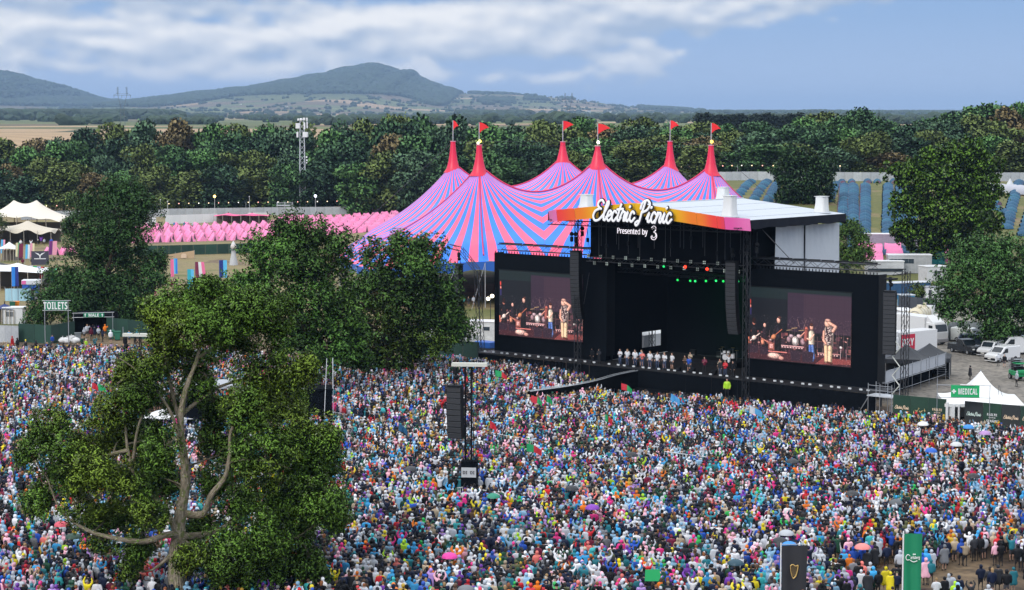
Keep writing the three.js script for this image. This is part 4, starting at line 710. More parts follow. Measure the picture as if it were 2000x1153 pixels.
// ---------------------------------------------------------------- the two screens: flat pictures of the band, lit from themselves
function bandPicture() {
  const W = 1024, H = 620, cv = document.createElement('canvas'); cv.width = W; cv.height = H; const g = cv.getContext('2d'), r = RNG(88);
  g.fillStyle = '#080c14'; g.fillRect(0, 0, W, H);
  g.fillStyle = '#0d1a1c'; g.fillRect(0, 0, W, 90);
  g.fillStyle = '#2b1d2c'; g.fillRect(400, 30, W - 400, 330); g.fillStyle = '#33222f'; g.fillRect(560, 40, W - 560, 315);
  for (let i = 0; i < 600; i++) { g.fillStyle = `rgba(${120 + 60 * r()},${80 + 50 * r()},110,0.05)`; g.fillRect(r() * W, r() * 380, 3 + r() * 12, 1 + 2 * r()); }
  g.fillStyle = '#07070c'; g.fillRect(0, 360, W, 150);
  g.fillStyle = '#3a1a20'; g.fillRect(0, 540, W, 80); g.fillStyle = '#7c3a38'; g.beginPath(); g.moveTo(680, 620); g.lineTo(1024, 600); g.lineTo(1024, 560); g.lineTo(760, 560); g.fill();
  const dim = (c, k) => '#' + [1, 3, 5].map(i => Math.round(parseInt(c.slice(i, i + 2), 16) * k).toString(16).padStart(2, '0')).join('');
  const blob = (x, y, rx, ry, c, a = 0) => { for (const [k, q] of [[0.5, 1], [0.78, 0.8], [0.96, 0.52]]) { g.fillStyle = dim(c, k); g.beginPath(); g.ellipse(x - rx * (1 - q) * 0.5, y - ry * (1 - q) * 0.5, rx * q, ry * q, a, 0, 7); g.fill(); } };
  const line = (pts, w, c) => { g.lineCap = 'round'; g.lineJoin = 'round'; for (const [k, q] of [[0.45, 1], [0.74, 0.72], [0.95, 0.4]]) { const o = -w * (1 - q) * 0.28; g.strokeStyle = dim(c, k); g.lineWidth = w * q; g.beginPath(); pts.forEach(([x, y], i) => i ? g.lineTo(x + o, y + o * 0.5) : g.moveTo(x + o, y + o * 0.5)); g.stroke(); } };
  const skin = '#f0a08c', hot = '#ffd2c0';
  for (let i = 0; i < 260; i++) { const y = 372 + 170 * r(), x = r() * W, w = 8 + 46 * r(), h = 5 + 34 * r(), k = r(); g.fillStyle = k < 0.45 ? '#1a0f16' : k < 0.68 ? '#4a2630' : k < 0.86 ? '#7c4442' : k < 0.95 ? '#c88a80' : '#f6d6cc'; g.fillRect(x, y, w * (k > 0.86 ? 0.4 : 1), h * (k > 0.86 ? 0.3 : 1)); }
  for (let i = 0; i < 26; i++) { const x = r() * W; line([[x, 330 + 60 * r()], [x + 20 * (r() - 0.5), 540]], 2, '#a87a78'); }
  // amplifiers, riser, drum kit
  for (let i = 0; i < 7; i++) { g.fillStyle = i % 2 ? '#1c1218' : '#2a1a22'; g.fillRect(330 + i * 62, 420, 56, 60); g.fillStyle = '#6b4038'; g.fillRect(334 + i * 62, 424, 48, 4); }
  g.fillStyle = '#d8a0a0'; g.fillRect(336, 482, 230, 8); g.fillStyle = '#55333a'; g.fillRect(336, 492, 230, 14); g.fillStyle = '#f0c8c4'; for (let i = 0; i < 8; i++) g.fillRect(344 + i * 28, 494, 14, 8);
  g.fillStyle = '#c88c88'; g.fillRect(700, 520, 220, 6); g.fillStyle = '#e0b0aa'; for (let i = 0; i < 8; i++) g.fillRect(706 + i * 26, 530, 12, 10);
  blob(480, 440, 34, 42, '#f2dcd8'); blob(480, 440, 24, 32, '#fff2ee'); blob(440, 400, 26, 16, '#c8a8b0'); blob(520, 396, 28, 18, '#d8b8bc'); blob(555, 440, 24, 30, '#b89098'); blob(415, 430, 22, 26, '#b08890');
  for (const [x, y] of [[420, 350], [470, 330], [540, 345], [580, 372]]) { line([[x - 26, y + 4], [x + 26, y - 4]], 5, '#d8b07a'); line([[x, y], [x + 4, 470]], 2, '#8a6a70'); }
  line([[520, 320], [500, 250]], 3, '#c09090'); line([[560, 330], [590, 250]], 3, '#b08888');
  blob(590, 330, 18, 22, '#c86858'); line([[590, 352], [585, 420]], 42, '#a85850'); line([[572, 360], [530, 398]], 12, skin);   // drummer
  // guitarists in black
  const man = (x, y, s, torso, leg, head) => { line([[x, y + 64 * s], [x, y + 150 * s]], 58 * s, torso); line([[x - 14 * s, y + 170 * s], [x - 16 * s, y + 290 * s]], 26 * s, leg); line([[x + 14 * s, y + 170 * s], [x + 16 * s, y + 290 * s]], 26 * s, leg); blob(x, y + 12 * s, 18 * s, 24 * s, head); };
  man(60, 300, 0.85, '#14121a', '#0c0c12', '#ff9c84'); blob(62, 292, 18, 26, '#2a1412'); line([[20, 470], [120, 400]], 10, '#f6d8cc'); blob(62, 440, 28, 20, '#ffe4d8', -0.6); line([[10, 440], [20, 540]], 16, '#f08868');
  man(170, 315, 0.8, '#2a1e28', '#100e14', '#ffb8a4'); line([[140, 440], [210, 470]], 12, '#d8806c'); blob(150, 470, 18, 26, '#e89070');
  man(310, 262, 1.05, '#181420', '#0a0a10', '#ffbca6'); line([[285, 330], [255, 400], [300, 430]], 18, '#241a24'); line([[230, 440], [345, 350]], 9, '#c86a4c'); blob(262, 418, 30, 20, '#e08a60', -0.7); blob(320, 250, 16, 12, '#5a3028');
  // man in cream shirt and jeans, man in patterned shirt with the microphone
  man(640, 300, 1.0, '#fbe4cc', '#5878c0', '#ffb49c'); line([[665, 372], [630, 420], [600, 410]], 16, '#ffc4ac'); blob(640, 290, 18, 14, '#4a2018'); line([[628, 470], [632, 570]], 30, '#4868b4'); line([[652, 470], [664, 570]], 30, '#6484cc');
  line([[810, 330], [806, 450]], 96, '#d8b8b0'); for (let i = 0; i < 130; i++) { const a = r() * 6.28, q = r(); blob(808 + Math.cos(a) * 46 * q, 390 + Math.sin(a) * 84 * q, 3 + 6 * r(), 3 + 5 * r(), ['#3a2430', '#5a3440', '#f6e0d4', '#241620'][(r() * 4) | 0], r() * 3); }
  line([[786, 470], [792, 580]], 46, '#f0c49c'); line([[826, 470], [824, 580]], 46, '#fbd2aa'); blob(796, 268, 30, 36, '#ffc0a8'); blob(800, 244, 30, 16, '#d8a090'); line([[850, 330], [878, 292], [812, 262]], 30, '#ffb8a0'); line([[764, 340], [760, 410], [784, 440]], 26, '#ffb49c'); line([[786, 300], [786, 330]], 12, '#1a1014');
  line([[800, 596], [846, 604]], 16, '#5a2a20');
  // wedges, cloth and clutter in front
  g.fillStyle = '#2a1a26'; for (const [x, y, w, h] of [[0, 500, 110, 70], [118, 512, 100, 66], [430, 520, 110, 90], [545, 515, 120, 95]]) { g.beginPath(); g.moveTo(x, y); g.lineTo(x + w, y + 8); g.lineTo(x + w - 10, y + h); g.lineTo(x + 10, y + h); g.fill(); }
  g.fillStyle = '#c87068'; g.fillRect(210, 540, 190, 10); blob(270, 580, 70, 26, '#ffcabc'); blob(340, 596, 30, 16, '#f0a898'); g.fillStyle = '#8a4c40'; g.fillRect(210, 470, 60, 62); g.fillStyle = '#d89890'; g.fillRect(222, 482, 34, 36);
  line([[930, 470], [926, 560]], 6, '#d0b0b0'); blob(930, 462, 14, 12, '#fff0ea'); line([[980, 480], [984, 570]], 4, '#b08890');
  for (let i = 0; i < 5200; i++) { const y = 230 + 390 * r(); g.fillStyle = r() < 0.6 ? `rgba(10,6,14,${0.10 + 0.22 * r()})` : `rgba(255,210,200,${0.05 + 0.14 * r()})`; g.fillRect(r() * W, y, 2 + r() * 9, 1.5 + r() * 6); }
  blob(20, 130, 8, 26, '#f04838'); blob(22, 168, 9, 14, '#ff9888'); g.fillStyle = '#2a2450'; g.fillRect(12, 182, 20, 60);
  g.fillStyle = 'rgba(0,0,0,0.22)'; for (let x = 0; x < W; x += 64) g.fillRect(x, 0, 1.5, H); for (let y = 0; y < H; y += 62) g.fillRect(0, y, W, 1.5);
  const tx = new THREE.CanvasTexture(cv); tx.colorSpace = THREE.SRGBColorSpace; return tx;
}
{
  const tx = bandPicture(), lit = new THREE.MeshStandardMaterial({ color: 0x020202, roughness: 0.6, emissive: 0xffffff, emissiveMap: tx, emissiveIntensity: 1.5 });
  for (const [x0, x1, s0, s1, label] of [[-27.5, -9.9, -26.6, -13.4, 'black screen wing left of the stage showing the band'], [9.9, 26.7, 10.3, 23.5, 'black screen wing right of the stage showing the band']]) {
    const cx = (x0 + x1) / 2, w = x1 - x0, t = sThing('video_screen', label, 'video screen', cx, DECK, 0, 'the two stage screens');
    part(t, 'housing', surface(30, 12, (u, v) => V(-w / 2 + u * w, 0.02 + v * 12.18, 0.03 * Math.sin(u * 70) * (1 - v))), blackCloth);
    part(t, 'side_return', [-1, 1].map(s => box(0.12, 11.55, 1.6, s * (w / 2 - 0.06), 0.65 + 5.78, -0.86)), blackMetal);
    part(t, 'rear_frame', [box(w - 0.4, 0.2, 0.2, 0, 1.2, -1.5), box(w - 0.4, 0.2, 0.2, 0, 11.6, -1.5), ...[-0.5, -0.25, 0, 0.25, 0.5].map(k => box(0.2, 14, 0.2, k * (w - 1), 4.9, -1.7))], darkSteel);
    const m = part(t, 'screen', box(s1 - s0, 8, 0.06, (s0 + s1) / 2 - cx, 6.1, 0.12), lit);
    part(m, 'bezel', [box(s1 - s0 + 0.2, 0.1, 0.1, (s0 + s1) / 2 - cx, 2.05, 0.12), box(s1 - s0 + 0.2, 0.1, 0.1, (s0 + s1) / 2 - cx, 10.15, 0.12)], blackMetal);
    part(t, 'top_truss', lattice(V(-w / 2 + 0.4, 12.9, -0.5), V(w / 2 - 0.3, 12.9, -0.5), 0.7, 1.0, 0.05), darkSteel);
    for (let i = 0; i < 9; i++) part(t, 'outrigger', box(1.5, 0.14, 0.14, -w / 2 + 1.4 + i * (w - 2.6) / 8, 13.4, -0.4, 0.5 - (i % 3) * 0.2), blackMetal);
    part(t, 'lacing', Array.from({ length: 40 }, (_, i) => box(0.1, 0.3, 0.05, -w / 2 + 0.2 + i * (w - 0.4) / 39, 12.3, 0)), blackMetal);
  }
}
// ---------------------------------------------------------------- loudspeakers
function lineArray(label, pos, turn, n, w, tilt) {
  const t = thing('line_array', label, 'loudspeaker array', pos, turn, 'hanging loudspeaker arrays'); let y = 0, z = 0;
  const cab = extrude([[-w / 2, 0], [w / 2, 0], [w / 2 * 0.98, -0.44], [-w / 2 * 0.98, -0.44]], 0.62, 0.015), grille = box(w * 0.94, 0.36, 0.02, 0, -0.22, 0.33);
  for (let i = 0; i < n; i++) {
    const a = tilt * Math.pow(i / n, 2), m = part(t, 'cabinet', cab, blackMetal); m.position.set(0, y, z); m.rotation.x = a;
    part(m, 'grille', grille, M([0.028, 0.030, 0.035], 0.7)); part(m, 'seam', box(w * 0.96, 0.018, 0.02, 0, -0.01, 0.335), M([0.12, 0.13, 0.14], 0.5));
    y -= 0.47 * Math.cos(a); z -= 0.47 * Math.sin(a);
  }
  part(t, 'flying_frame', [box(w * 0.9, 0.12, 0.9, 0, 0.1, 0), rod(V(0, 0.1, 0.2), V(0, 1.4, 0.05), 0.04), rod(V(0, 0.1, -0.3), V(0, 1.2, -0.1), 0.04)], blackMetal);
  part(t, 'chain_hoist', [rbox(0.34, 0.62, 0.34, 0.1, 0, 1.3, 0), new THREE.SphereGeometry(0.24, 8, 6).translate(0.1, 0.8, 0)], blackMetal);
  return t;
}
lineArray('tall curved speaker array hanging before the left screen', sp(-12.1, 15.3, 3.0), STURN, 17, 1.35, 0.28);
lineArray('tall curved speaker array hanging before the right screen', sp(10.0, 15.1, 3.0), STURN, 17, 1.35, 0.28);
lineArray('slim speaker array on the crane arm left of the stage', sp(-33, 12.6, 0.5), STURN - 0.3, 14, 1.0, 0.12);
lineArray('speaker array on the truss tower right of the stage', sp(28.9, 12.8, 1.4), STURN + 0.35, 14, 1.35, 0.04);
{ // the towers that carry the outer arrays
  const a = sThing('truss_crane', 'leaning lattice crane arm carrying the slim speaker array', 'truss tower', -30.6, 0, -0.5);
  part(a, 'mast', lattice(V(0.6, 0, 0), V(-0.2, 12, 0), 0.6, 1.0, 0.05), darkSteel); part(a, 'arm', lattice(V(-0.2, 12, 0), V(-2.5, 14.6, 0.6), 0.6, 0.8, 0.05), darkSteel); part(a, 'jib', lattice(V(-2.5, 14.6, 0.6), V(-4.4, 14.9, 0.8), 0.5, 0.7, 0.04), darkSteel); part(a, 'ballast', box(2, 0.8, 2, 0.6, 0.4, 0), M([0.3, 0.3, 0.3], 0.9));
  const b = sThing('truss_tower', 'black lattice tower with white zigzag cable right of the stage', 'truss tower', 30.2, 0, 0.4);
  part(b, 'mast', lattice(V(0, 0, 0), V(0, 15, 0), 0.6, 1.0, 0.05), darkSteel); part(b, 'head_frame', [...lattice(V(-1.2, 14.8, 0.8), V(0, 15, 0), 0.5, 0.6, 0.04), box(1.1, 0.16, 0.9, -1.2, 14.2, 1)], blackMetal);
  part(b, 'zigzag_brace', Array.from({ length: 8 }, (_, i) => rod(V(-1.0 + (i % 2) * 0.9, i * 1.0, 0.8), V(-1.0 + ((i + 1) % 2) * 0.9, i * 1.0 + 1.0, 0.8), 0.06)), M([0.5, 0.52, 0.48], 0.6)); part(b, 'ballast', box(2.2, 0.8, 2.2, 0, 0.4, 0), M([0.3, 0.3, 0.3], 0.9));
}
function delayTower(label, arrLabel, foot, turn) {
  const t = thing('delay_tower', label, 'truss tower', foot, turn, 'delay towers in the crowd');
  part(t, 'mast', lattice(V(0, 0, 0), V(0, 10.9, 0), 0.5, 0.8, 0.045), blackMetal); part(t, 'top_beam', [box(2.9, 0.28, 0.5, 0.1, 11.05, 0)], M([0.62, 0.62, 0.55], 0.6)); part(t, 'beam_rail', rod(V(-1.3, 11.2, 0.2), V(-1.3, 11.8, 0.2), 0.03), steel);
  part(t, 'guy_wire', [rod(V(-1.2, 11, 0), V(-1.25, 0, 0.4), 0.03), rod(V(0.35, 11, 0), V(0.5, 0, 0.3), 0.03)], blackMetal); part(t, 'cloth_shaft', box(1.3, 2.6, 1.0, 0.1, 1.9, 0.1), blackCloth);
  const s = part(t, 'notice_board', box(1.2, 0.8, 0.06, 0.1, 2.3, 0.64), M([0.5, 0.52, 0.54], 0.6)); part(s, 'lettering', [text('DI', 0.26, 0.02).translate(-0.2, 2.3, 0.68), text('DI', 0.26, 0.02).translate(0.4, 2.3, 0.68)], M([0.05, 0.05, 0.06], 0.7));
  part(t, 'ballast', [box(2.4, 0.6, 2.4, 0, 0.3, 0)], M([0.28, 0.28, 0.28], 0.9));
  lineArray(arrLabel, V(-1.0, 9.3, 0.6).applyAxisAngle(V(0, 1, 0), turn).add(foot), turn - 0.25, 9, 1.25, 0.2);
}
delayTower('thin black delay tower with a white cross beam amid the crowd', 'speaker array hanging from the delay tower amid the crowd', gp(915, 975), -0.1);
delayTower('delay tower half hidden behind the front ash', 'speaker array half hidden behind the front ash', gp(272, 886), -0.1);
// ---------------------------------------------------------------- camera track running out from the stage into the crowd
{
  const pts = [gp(1278, 748), gp(1205, 764), gp(1160, 780), gp(1110, 791), gp(1030, 802)], t = thing('camera_track', 'low catwalk with pale rails curving from the stage into the crowd', 'catwalk', pts[0]);
  const up = pts.map((p, i) => p.clone().sub(pts[0]).add(V(0, [1.9, 2.0, 2.15, 2.15, 2.1][i], 0))), side = V(0.3, 0, 0.42);
  part(t, 'rail', [tube(up, 0.035, 6, 24), tube(up.map(p => p.clone().add(side)), 0.05, 6, 24)], M([0.50, 0.53, 0.56], 0.5)); part(t, 'deck', surface(20, 1, (u, v) => new THREE.CatmullRomCurve3(up).getPoint(u).addScaledVector(side, v).add(V(0, -0.12, 0))), blackCloth);
  part(t, 'side_cloth', [0, 1].map(k => surface(24, 2, (u, v) => { const p = new THREE.CatmullRomCurve3(up).getPoint(u).addScaledVector(side, k); return V(p.x, p.y * v - 0.1 * v, p.z); })), blackCloth);
}

{ // what the loading hatch shows: a white tent in the daylight behind the left wing
  const t = sThing('white_gazebo', 'white tent seen through the hatch in the stage wall', 'gazebo', -16.5, 0, -15), w = M([0.8, 0.81, 0.82], 0.6);
  part(t, 'roof', new THREE.ConeGeometry(5.4, 1.6, 4, 1).rotateY(Math.PI / 4).translate(0, 5.0, 0), w); for (const a of [-1, 1]) part(t, 'side_wall', box(0.05, 4.2, 7.4, a * 3.7, 2.1, 0), w); part(t, 'front_wall', box(7.4, 4.2, 0.05, 0, 2.1, 3.7), w);
}
// ---------------------------------------------------------------- the striped big top with six poles
{
  const D1 = 345, D2 = 372, poles = [[936, D1], [1167, D1 + 1], [1388, D1 + 2], [885, D2], [1099, D2 + 1], [1308, D2 + 2]].map(([px, d]) => V(xAt(px, d), 0, -d));
  const c = poles.reduce((s, p) => s.add(p), V(0, 0, 0)).multiplyScalar(1 / 6), L = poles.map(p => p.clone().sub(c));
  const t = thing('big_top', 'huge pink and blue striped circus tent with six red peaks', 'big top', c);
  const U = L[2].clone().sub(L[0]).setY(0).normalize(), W = V(U.z, 0, -U.x); if (W.z > 0) W.negate();   // along the front, and to the back
  const half = [L[2].clone().sub(L[0]).length() / 2 + 23, 13.5 + 22];
  const wgt = (x, z) => { let s = 0; for (const p of L) s += Math.pow(Math.exp(-0.066 * Math.hypot(x - p.x, z - p.z)), 1.7); return Math.pow(s, 1 / 1.7); };
  const lift = (x, z) => 2.6 + 18.3 * wgt(x, z);
  const near = (x, z) => { let b = 1e9, k = 0; L.forEach((p, i) => { const q = Math.hypot(x - p.x, z - p.z); if (q < b) { b = q; k = i; } }); return [k, b]; };
  const pinkC = [1.0, 0.37, 0.52], blueC = [0.13, 0.50, 0.95], N = 37;
  const map = texture(2048, 1536, (u, v) => {
    const a = (u - 0.5) * 2 * half[0], b = (v - 0.5) * 2 * half[1], x = U.x * a + W.x * b, z = U.z * a + W.z * b, [k, q] = near(x, z);
    const dx = x - L[k].x, dz = z - L[k].z, ang = Math.atan2(dx * W.x + dz * W.z, dx * U.x + dz * U.z) / (2 * Math.PI) + 0.5;
    const f = (ang * N) % 1, soft = clamp(0.05 / Math.max(0.25, q * 6.28 / N) * 1.2, 0, 0.5), s = ss(0, soft, f) * ss(0.5 + soft, 0.5, f);
    let col = mixc(pinkC, blueC, s);
    const seam = Math.min(Math.abs((a + 60) % 6.1 - 3.05), Math.abs((b + 60) % 6.1 - 3.05)); if (seam < 0.05) col = mixc(col, [0.72, 0.28, 0.6], 0.35);
    const dirt = 0.93 + 0.1 * fbm(a * 0.5, b * 0.5, 3); return [col[0] * dirt, col[1] * dirt, col[2] * dirt];
  });
  const vinyl = new THREE.MeshPhysicalMaterial({ map, roughness: 0.48, side: THREE.DoubleSide, clearcoat: 0.12, clearcoatRoughness: 0.3 });
  const pt = (a, b) => { const x = U.x * a + W.x * b, z = U.z * a + W.z * b; return V(x, 0, z); };
  const shapeEdge = (a, b) => { // rounded corners and scalloped edge between guy points
    const A = a / half[0], B = b / half[1], k = 1 - 0.16 * Math.pow(Math.abs(A * B), 1.6); return [a * k, b * k]; };
  const canopy = surface(150, 110, (u, v) => { const [a, b] = shapeEdge((u - 0.5) * 2 * half[0], (v - 0.5) * 2 * half[1]), p = pt(a, b), e = Math.max(Math.abs(2 * u - 1), Math.abs(2 * v - 1)); p.y = lift(p.x, p.z) - 1.2 * ss(0.86, 1, e) + 0.10 * ss(0.9, 1, e) * Math.cos((u * 24 + v * 18) * 6.28); return p; });
  { const uv = canopy.attributes.uv, ps = canopy.attributes.position; for (let i = 0; i < ps.count; i++) { const x = ps.getX(i), z = ps.getZ(i), a = x * U.x + z * U.z, b = x * W.x + z * W.z; uv.setXY(i, a / (2 * half[0]) + 0.5, b / (2 * half[1]) + 0.5); } }
  part(t, 'canopy', canopy, vinyl);
  // blue valance and darker side walls with openings
  const rim = (s, k) => { const q = s * 4, e = Math.floor(q) % 4, f = (q % 1) * 2 - 1, [a, b] = e === 0 ? [f, -1] : e === 1 ? [1, f] : e === 2 ? [-f, 1] : [-1, -f]; const [A, B] = shapeEdge(a * half[0] * k, b * half[1] * k); return pt(A, B); };
  part(t, 'valance', surface(240, 2, (u, v) => { const p = rim(u * 0.9999, 1), y = lift(p.x, p.z) - 1.2; p.y = y - (1 - v) * (1.5 + 0.25 * Math.cos(u * 240)); return p; }), M([0.015, 0.10, 0.42], 0.45));
  const r = RNG(61);
  for (let i = 0; i < 64; i++) { const p = rim((i + 0.5) / 64, 1), h = lift(p.x, p.z) - 1.4; part(t, 'side_pole', rod(V(p.x, -0.2, p.z), V(p.x, h, p.z), 0.06), M([0.5, 0.5, 0.52], 0.5)); const q = p.clone().multiplyScalar(1 + 5 / p.length()); part(t, 'guy_rope', rod(V(p.x, h, p.z), V(q.x, groundH(q.x + c.x, q.z + c.z) + 0.1, q.z), 0.03, 0.03, 4), M([0.4, 0.4, 0.42], 0.6)); }
  // red cupolas, masts, pennants and lamps
  const redM = M([0.72, 0.012, 0.06], 0.4), flagM = M([0.80, 0.015, 0.02], 0.6), ropeM = M([0.62, 0.02, 0.10], 0.5), pennant = V(2.1, 0, 0.5);
  const flap = [[1.5, -1.9, 0.2], [1.9, -1.7, 0.6], [1.4, -2.1, 0.3], [0.9, -2.2, 0.2], [1.8, -1.5, -0.2], [1.4, -2.0, 0.4]], H = [26.3, 26.1, 26.2, 26.6, 26.5, 26.6];
  L.forEach((p, i) => {
    const y0 = lift(p.x, p.z), top = H[i], prof = [[1.75, y0 - 1.9], [1.2, y0 - 1.1], [0.86, y0 + 0.2], [0.60, lerp(y0, top, 0.5)], [0.48, top - 0.6], [0.44, top]];
    const cup = part(t, 'cupola', new THREE.LatheGeometry(prof.map(q => new THREE.Vector2(q[0], q[1])), 20).translate(p.x, 0, p.z), redM); part(cup, 'cap_ring', new THREE.TorusGeometry(0.5, 0.07, 6, 16).rotateX(Math.PI / 2).translate(p.x, top, p.z), M([0.8, 0.3, 0.4], 0.5));
    part(t, 'king_pole', rod(V(p.x, 0, p.z), V(p.x, top + 3.9, p.z), 0.09), M([0.55, 0.55, 0.56], 0.4, { metalness: 0.5 }));
    const e = flap[i]; part(t, 'pennant', surface(10, 6, (u, v) => { const w = Math.sin(u * 5 + i) * 0.14 * u, a = 1.9 * (1 - u); return V(p.x + e[0] * 1.15 * u, top + 3.9 - a * (1 - v) - (0.55 * u * -e[1]) * u * 0.9, p.z + e[2] * u + w); }), flagM);
    if (i < 3) { const m = part(t, 'mast_lamp', new THREE.SphereGeometry(0.26, 10, 8).translate(p.x + 0.1, top + 0.65, p.z + 0.2), glowing(['#ffe25a', '#fff3e0', '#ffc84a'][i], 5)); part(m, 'bracket', box(0.1, 0.5, 0.1, p.x, top + 0.4, p.z), steel); if (i === 0) part(t, 'mast_lamp', new THREE.SphereGeometry(0.2, 10, 8).translate(p.x - 0.2, top + 0.35, p.z + 0.2), glowing('#fff6d8', 4)); }
  });
  const ridgeRope = (i, j) => tube(Array.from({ length: 13 }, (_, k) => { const q = L[i].clone().lerp(L[j], lerp(0.05, 0.95, k / 12)); q.y = lift(q.x, q.z) + 0.1; return q; }), 0.17, 5, 36);
  for (const [i, j] of [[0, 1], [1, 2], [3, 4], [4, 5]]) part(t, 'ridge_band', ridgeRope(i, j), ropeM);
  for (const [i, v] of [[0, W.clone().negate()], [1, W.clone().negate()], [2, W.clone().negate()], [0, U.clone().negate()], [2, U]]) part(t, 'ridge_band', tube(Array.from({ length: 10 }, (_, k) => { const q = L[i].clone().addScaledVector(v, 1 + k * 2.2); q.y = lift(q.x, q.z) + 0.06; return q; }), 0.13, 5, 30), ropeM);
  part(t, 'stay_cable', [...[[0, 1], [1, 2], [3, 4], [4, 5], [0, 3], [1, 4], [2, 5]].map(([i, j]) => rod(V(L[i].x, H[i], L[i].z), V(L[j].x, H[j], L[j].z), 0.018, 0.018, 4)), rod(V(L[3].x, H[3], L[3].z), V(L[3].x - 26, 3, L[3].z + 3), 0.04, 0.04, 4), rod(V(L[2].x, H[2], L[2].z), V(L[2].x + 26, 4, L[2].z - 4), 0.04, 0.04, 4)], M([0.06, 0.06, 0.07], 0.8));
}
// ---------------------------------------------------------------- hoardings: every panel its own piece
function hoarding(label, points, panelW, h, material, opts = {}) {     // points on the ground, in order
  const t = thing(opts.name ?? 'hoarding', label, opts.category ?? 'fence', points[0].clone(), 0, opts.group), o = points[0], dep = 0.05;
  const geo = opts.ribs ? join([box(panelW * 0.985, h, dep, 0, h / 2, 0), ...Array.from({ length: 5 }, (_, i) => box(0.05, h * 0.98, 0.05, panelW * (-0.4 + 0.2 * i), h / 2, 0.045))]) : box(panelW * 0.985, h, dep, 0, h / 2, 0);
  const posts = []; let n = 0;
  for (let i = 0; i < points.length - 1; i++) {
    const a = points[i], b = points[i + 1], L = Math.hypot(b.x - a.x, b.z - a.z), k = Math.max(1, Math.round(L / panelW)), turn = -Math.atan2(b.z - a.z, b.x - a.x);
    for (let j = 0; j < k; j++) {
      const x = lerp(a.x, b.x, (j + 0.5) / k), z = lerp(a.z, b.z, (j + 0.5) / k), m = part(t, 'panel', geo, Array.isArray(material) ? material[(n * 7 + (n >> 2)) % material.length] : material);
      m.position.set(x - o.x, groundH(x, z) - o.y - 0.03, z - o.z); m.rotation.y = turn; m.scale.x = L / k / panelW; n++;
      if (opts.posts) { const px = lerp(a.x, b.x, j / k), pz = lerp(a.z, b.z, j / k), y = groundH(px, pz) - o.y; posts.push(rod(V(px - o.x, y, pz - o.z), V(px - o.x, y + h + 0.1, pz - o.z), 0.04, 0.04, 5)); }
    }
  }
  if (posts.length) for (const g of posts) part(t, 'post', g, opts.posts);
  return t;
}
const paleSheet = [[0.50, 0.53, 0.56], [0.46, 0.49, 0.52], [0.54, 0.57, 0.59], [0.48, 0.50, 0.52]].map(c => M(c, 0.45, { map: grain })), greenSheet = [[0.012, 0.055, 0.038], [0.016, 0.068, 0.046], [0.010, 0.046, 0.034]].map(c => M(c, 0.7, { map: grain }));
const along = list => list.map(([px, d]) => onGround(V(xAt(px, d), 0, -d)));
hoarding('long pale steel hoarding below the wood', along([[40, 606], [300, 622], [560, 632], [840, 636], [1000, 628], [1215, 600], [1430, 568], [1700, 558], [2060, 556]]), 2.4, 2.5, paleSheet, { ribs: true });
hoarding('dark green hoarding in front of the dense pink tents', [gp(262, 500), gp(330, 499), gp(470, 495), gp(600, 488)].map(onGround), 3.0, 2.3, greenSheet);
hoarding('white wall panels at the back left of the pink tents', along([[268, 574], [304, 576]]), 2.5, 2.4, [M([0.78, 0.79, 0.8], 0.6), M([0.72, 0.74, 0.76], 0.6)]);
hoarding('white wall panels in the middle behind the pink tents', along([[322, 582], [424, 592]]), 2.5, 2.6, [M([0.78, 0.79, 0.8], 0.6), M([0.74, 0.75, 0.77], 0.6)]);
hoarding('green hoarding left of the toilets entrance', [gp(36, 668), gp(100, 672), gp(146, 663)], 2.4, 2.6, greenSheet);
hoarding('green hoarding right of the toilets entrance', [gp(208, 655), gp(272, 662), gp(330, 668)], 2.4, 2.6, greenSheet);
hoarding('pale steel hoarding left of the toilets', [gp(-30, 668), gp(36, 670)], 1.1, 2.4, paleSheet);
hoarding('dark green hoarding beside the left stage screen', [gp(780, 698), gp(840, 702), gp(936, 708)], 2.4, 2.6, greenSheet);
hoarding('pale steel hoarding behind the green one near the left screen', [gp(822, 676), gp(936, 684)], 2.4, 2.0, paleSheet);
hoarding('grey steel hoarding behind the parked vans', [gp(1846, 668), gp(1880, 660), gp(2060, 682)], 2.4, 2.5, [[0.28, 0.31, 0.32], [0.32, 0.34, 0.35], [0.25, 0.28, 0.3]].map(c => M(c, 0.5, { map: grain })), { ribs: true });
hoarding('dark grey slatted fence on the left beside the white stall', [gp(-20, 528), gp(62, 552)], 2.0, 2.2, [M([0.10, 0.105, 0.115], 0.6), M([0.12, 0.125, 0.135], 0.6)]);
hoarding('dark fence panels in the yard behind the tanker', [gp(1755, 603), gp(1830, 612)], 2.4, 2.2, [M([0.05, 0.06, 0.075], 0.7), M([0.06, 0.07, 0.085], 0.7)]);
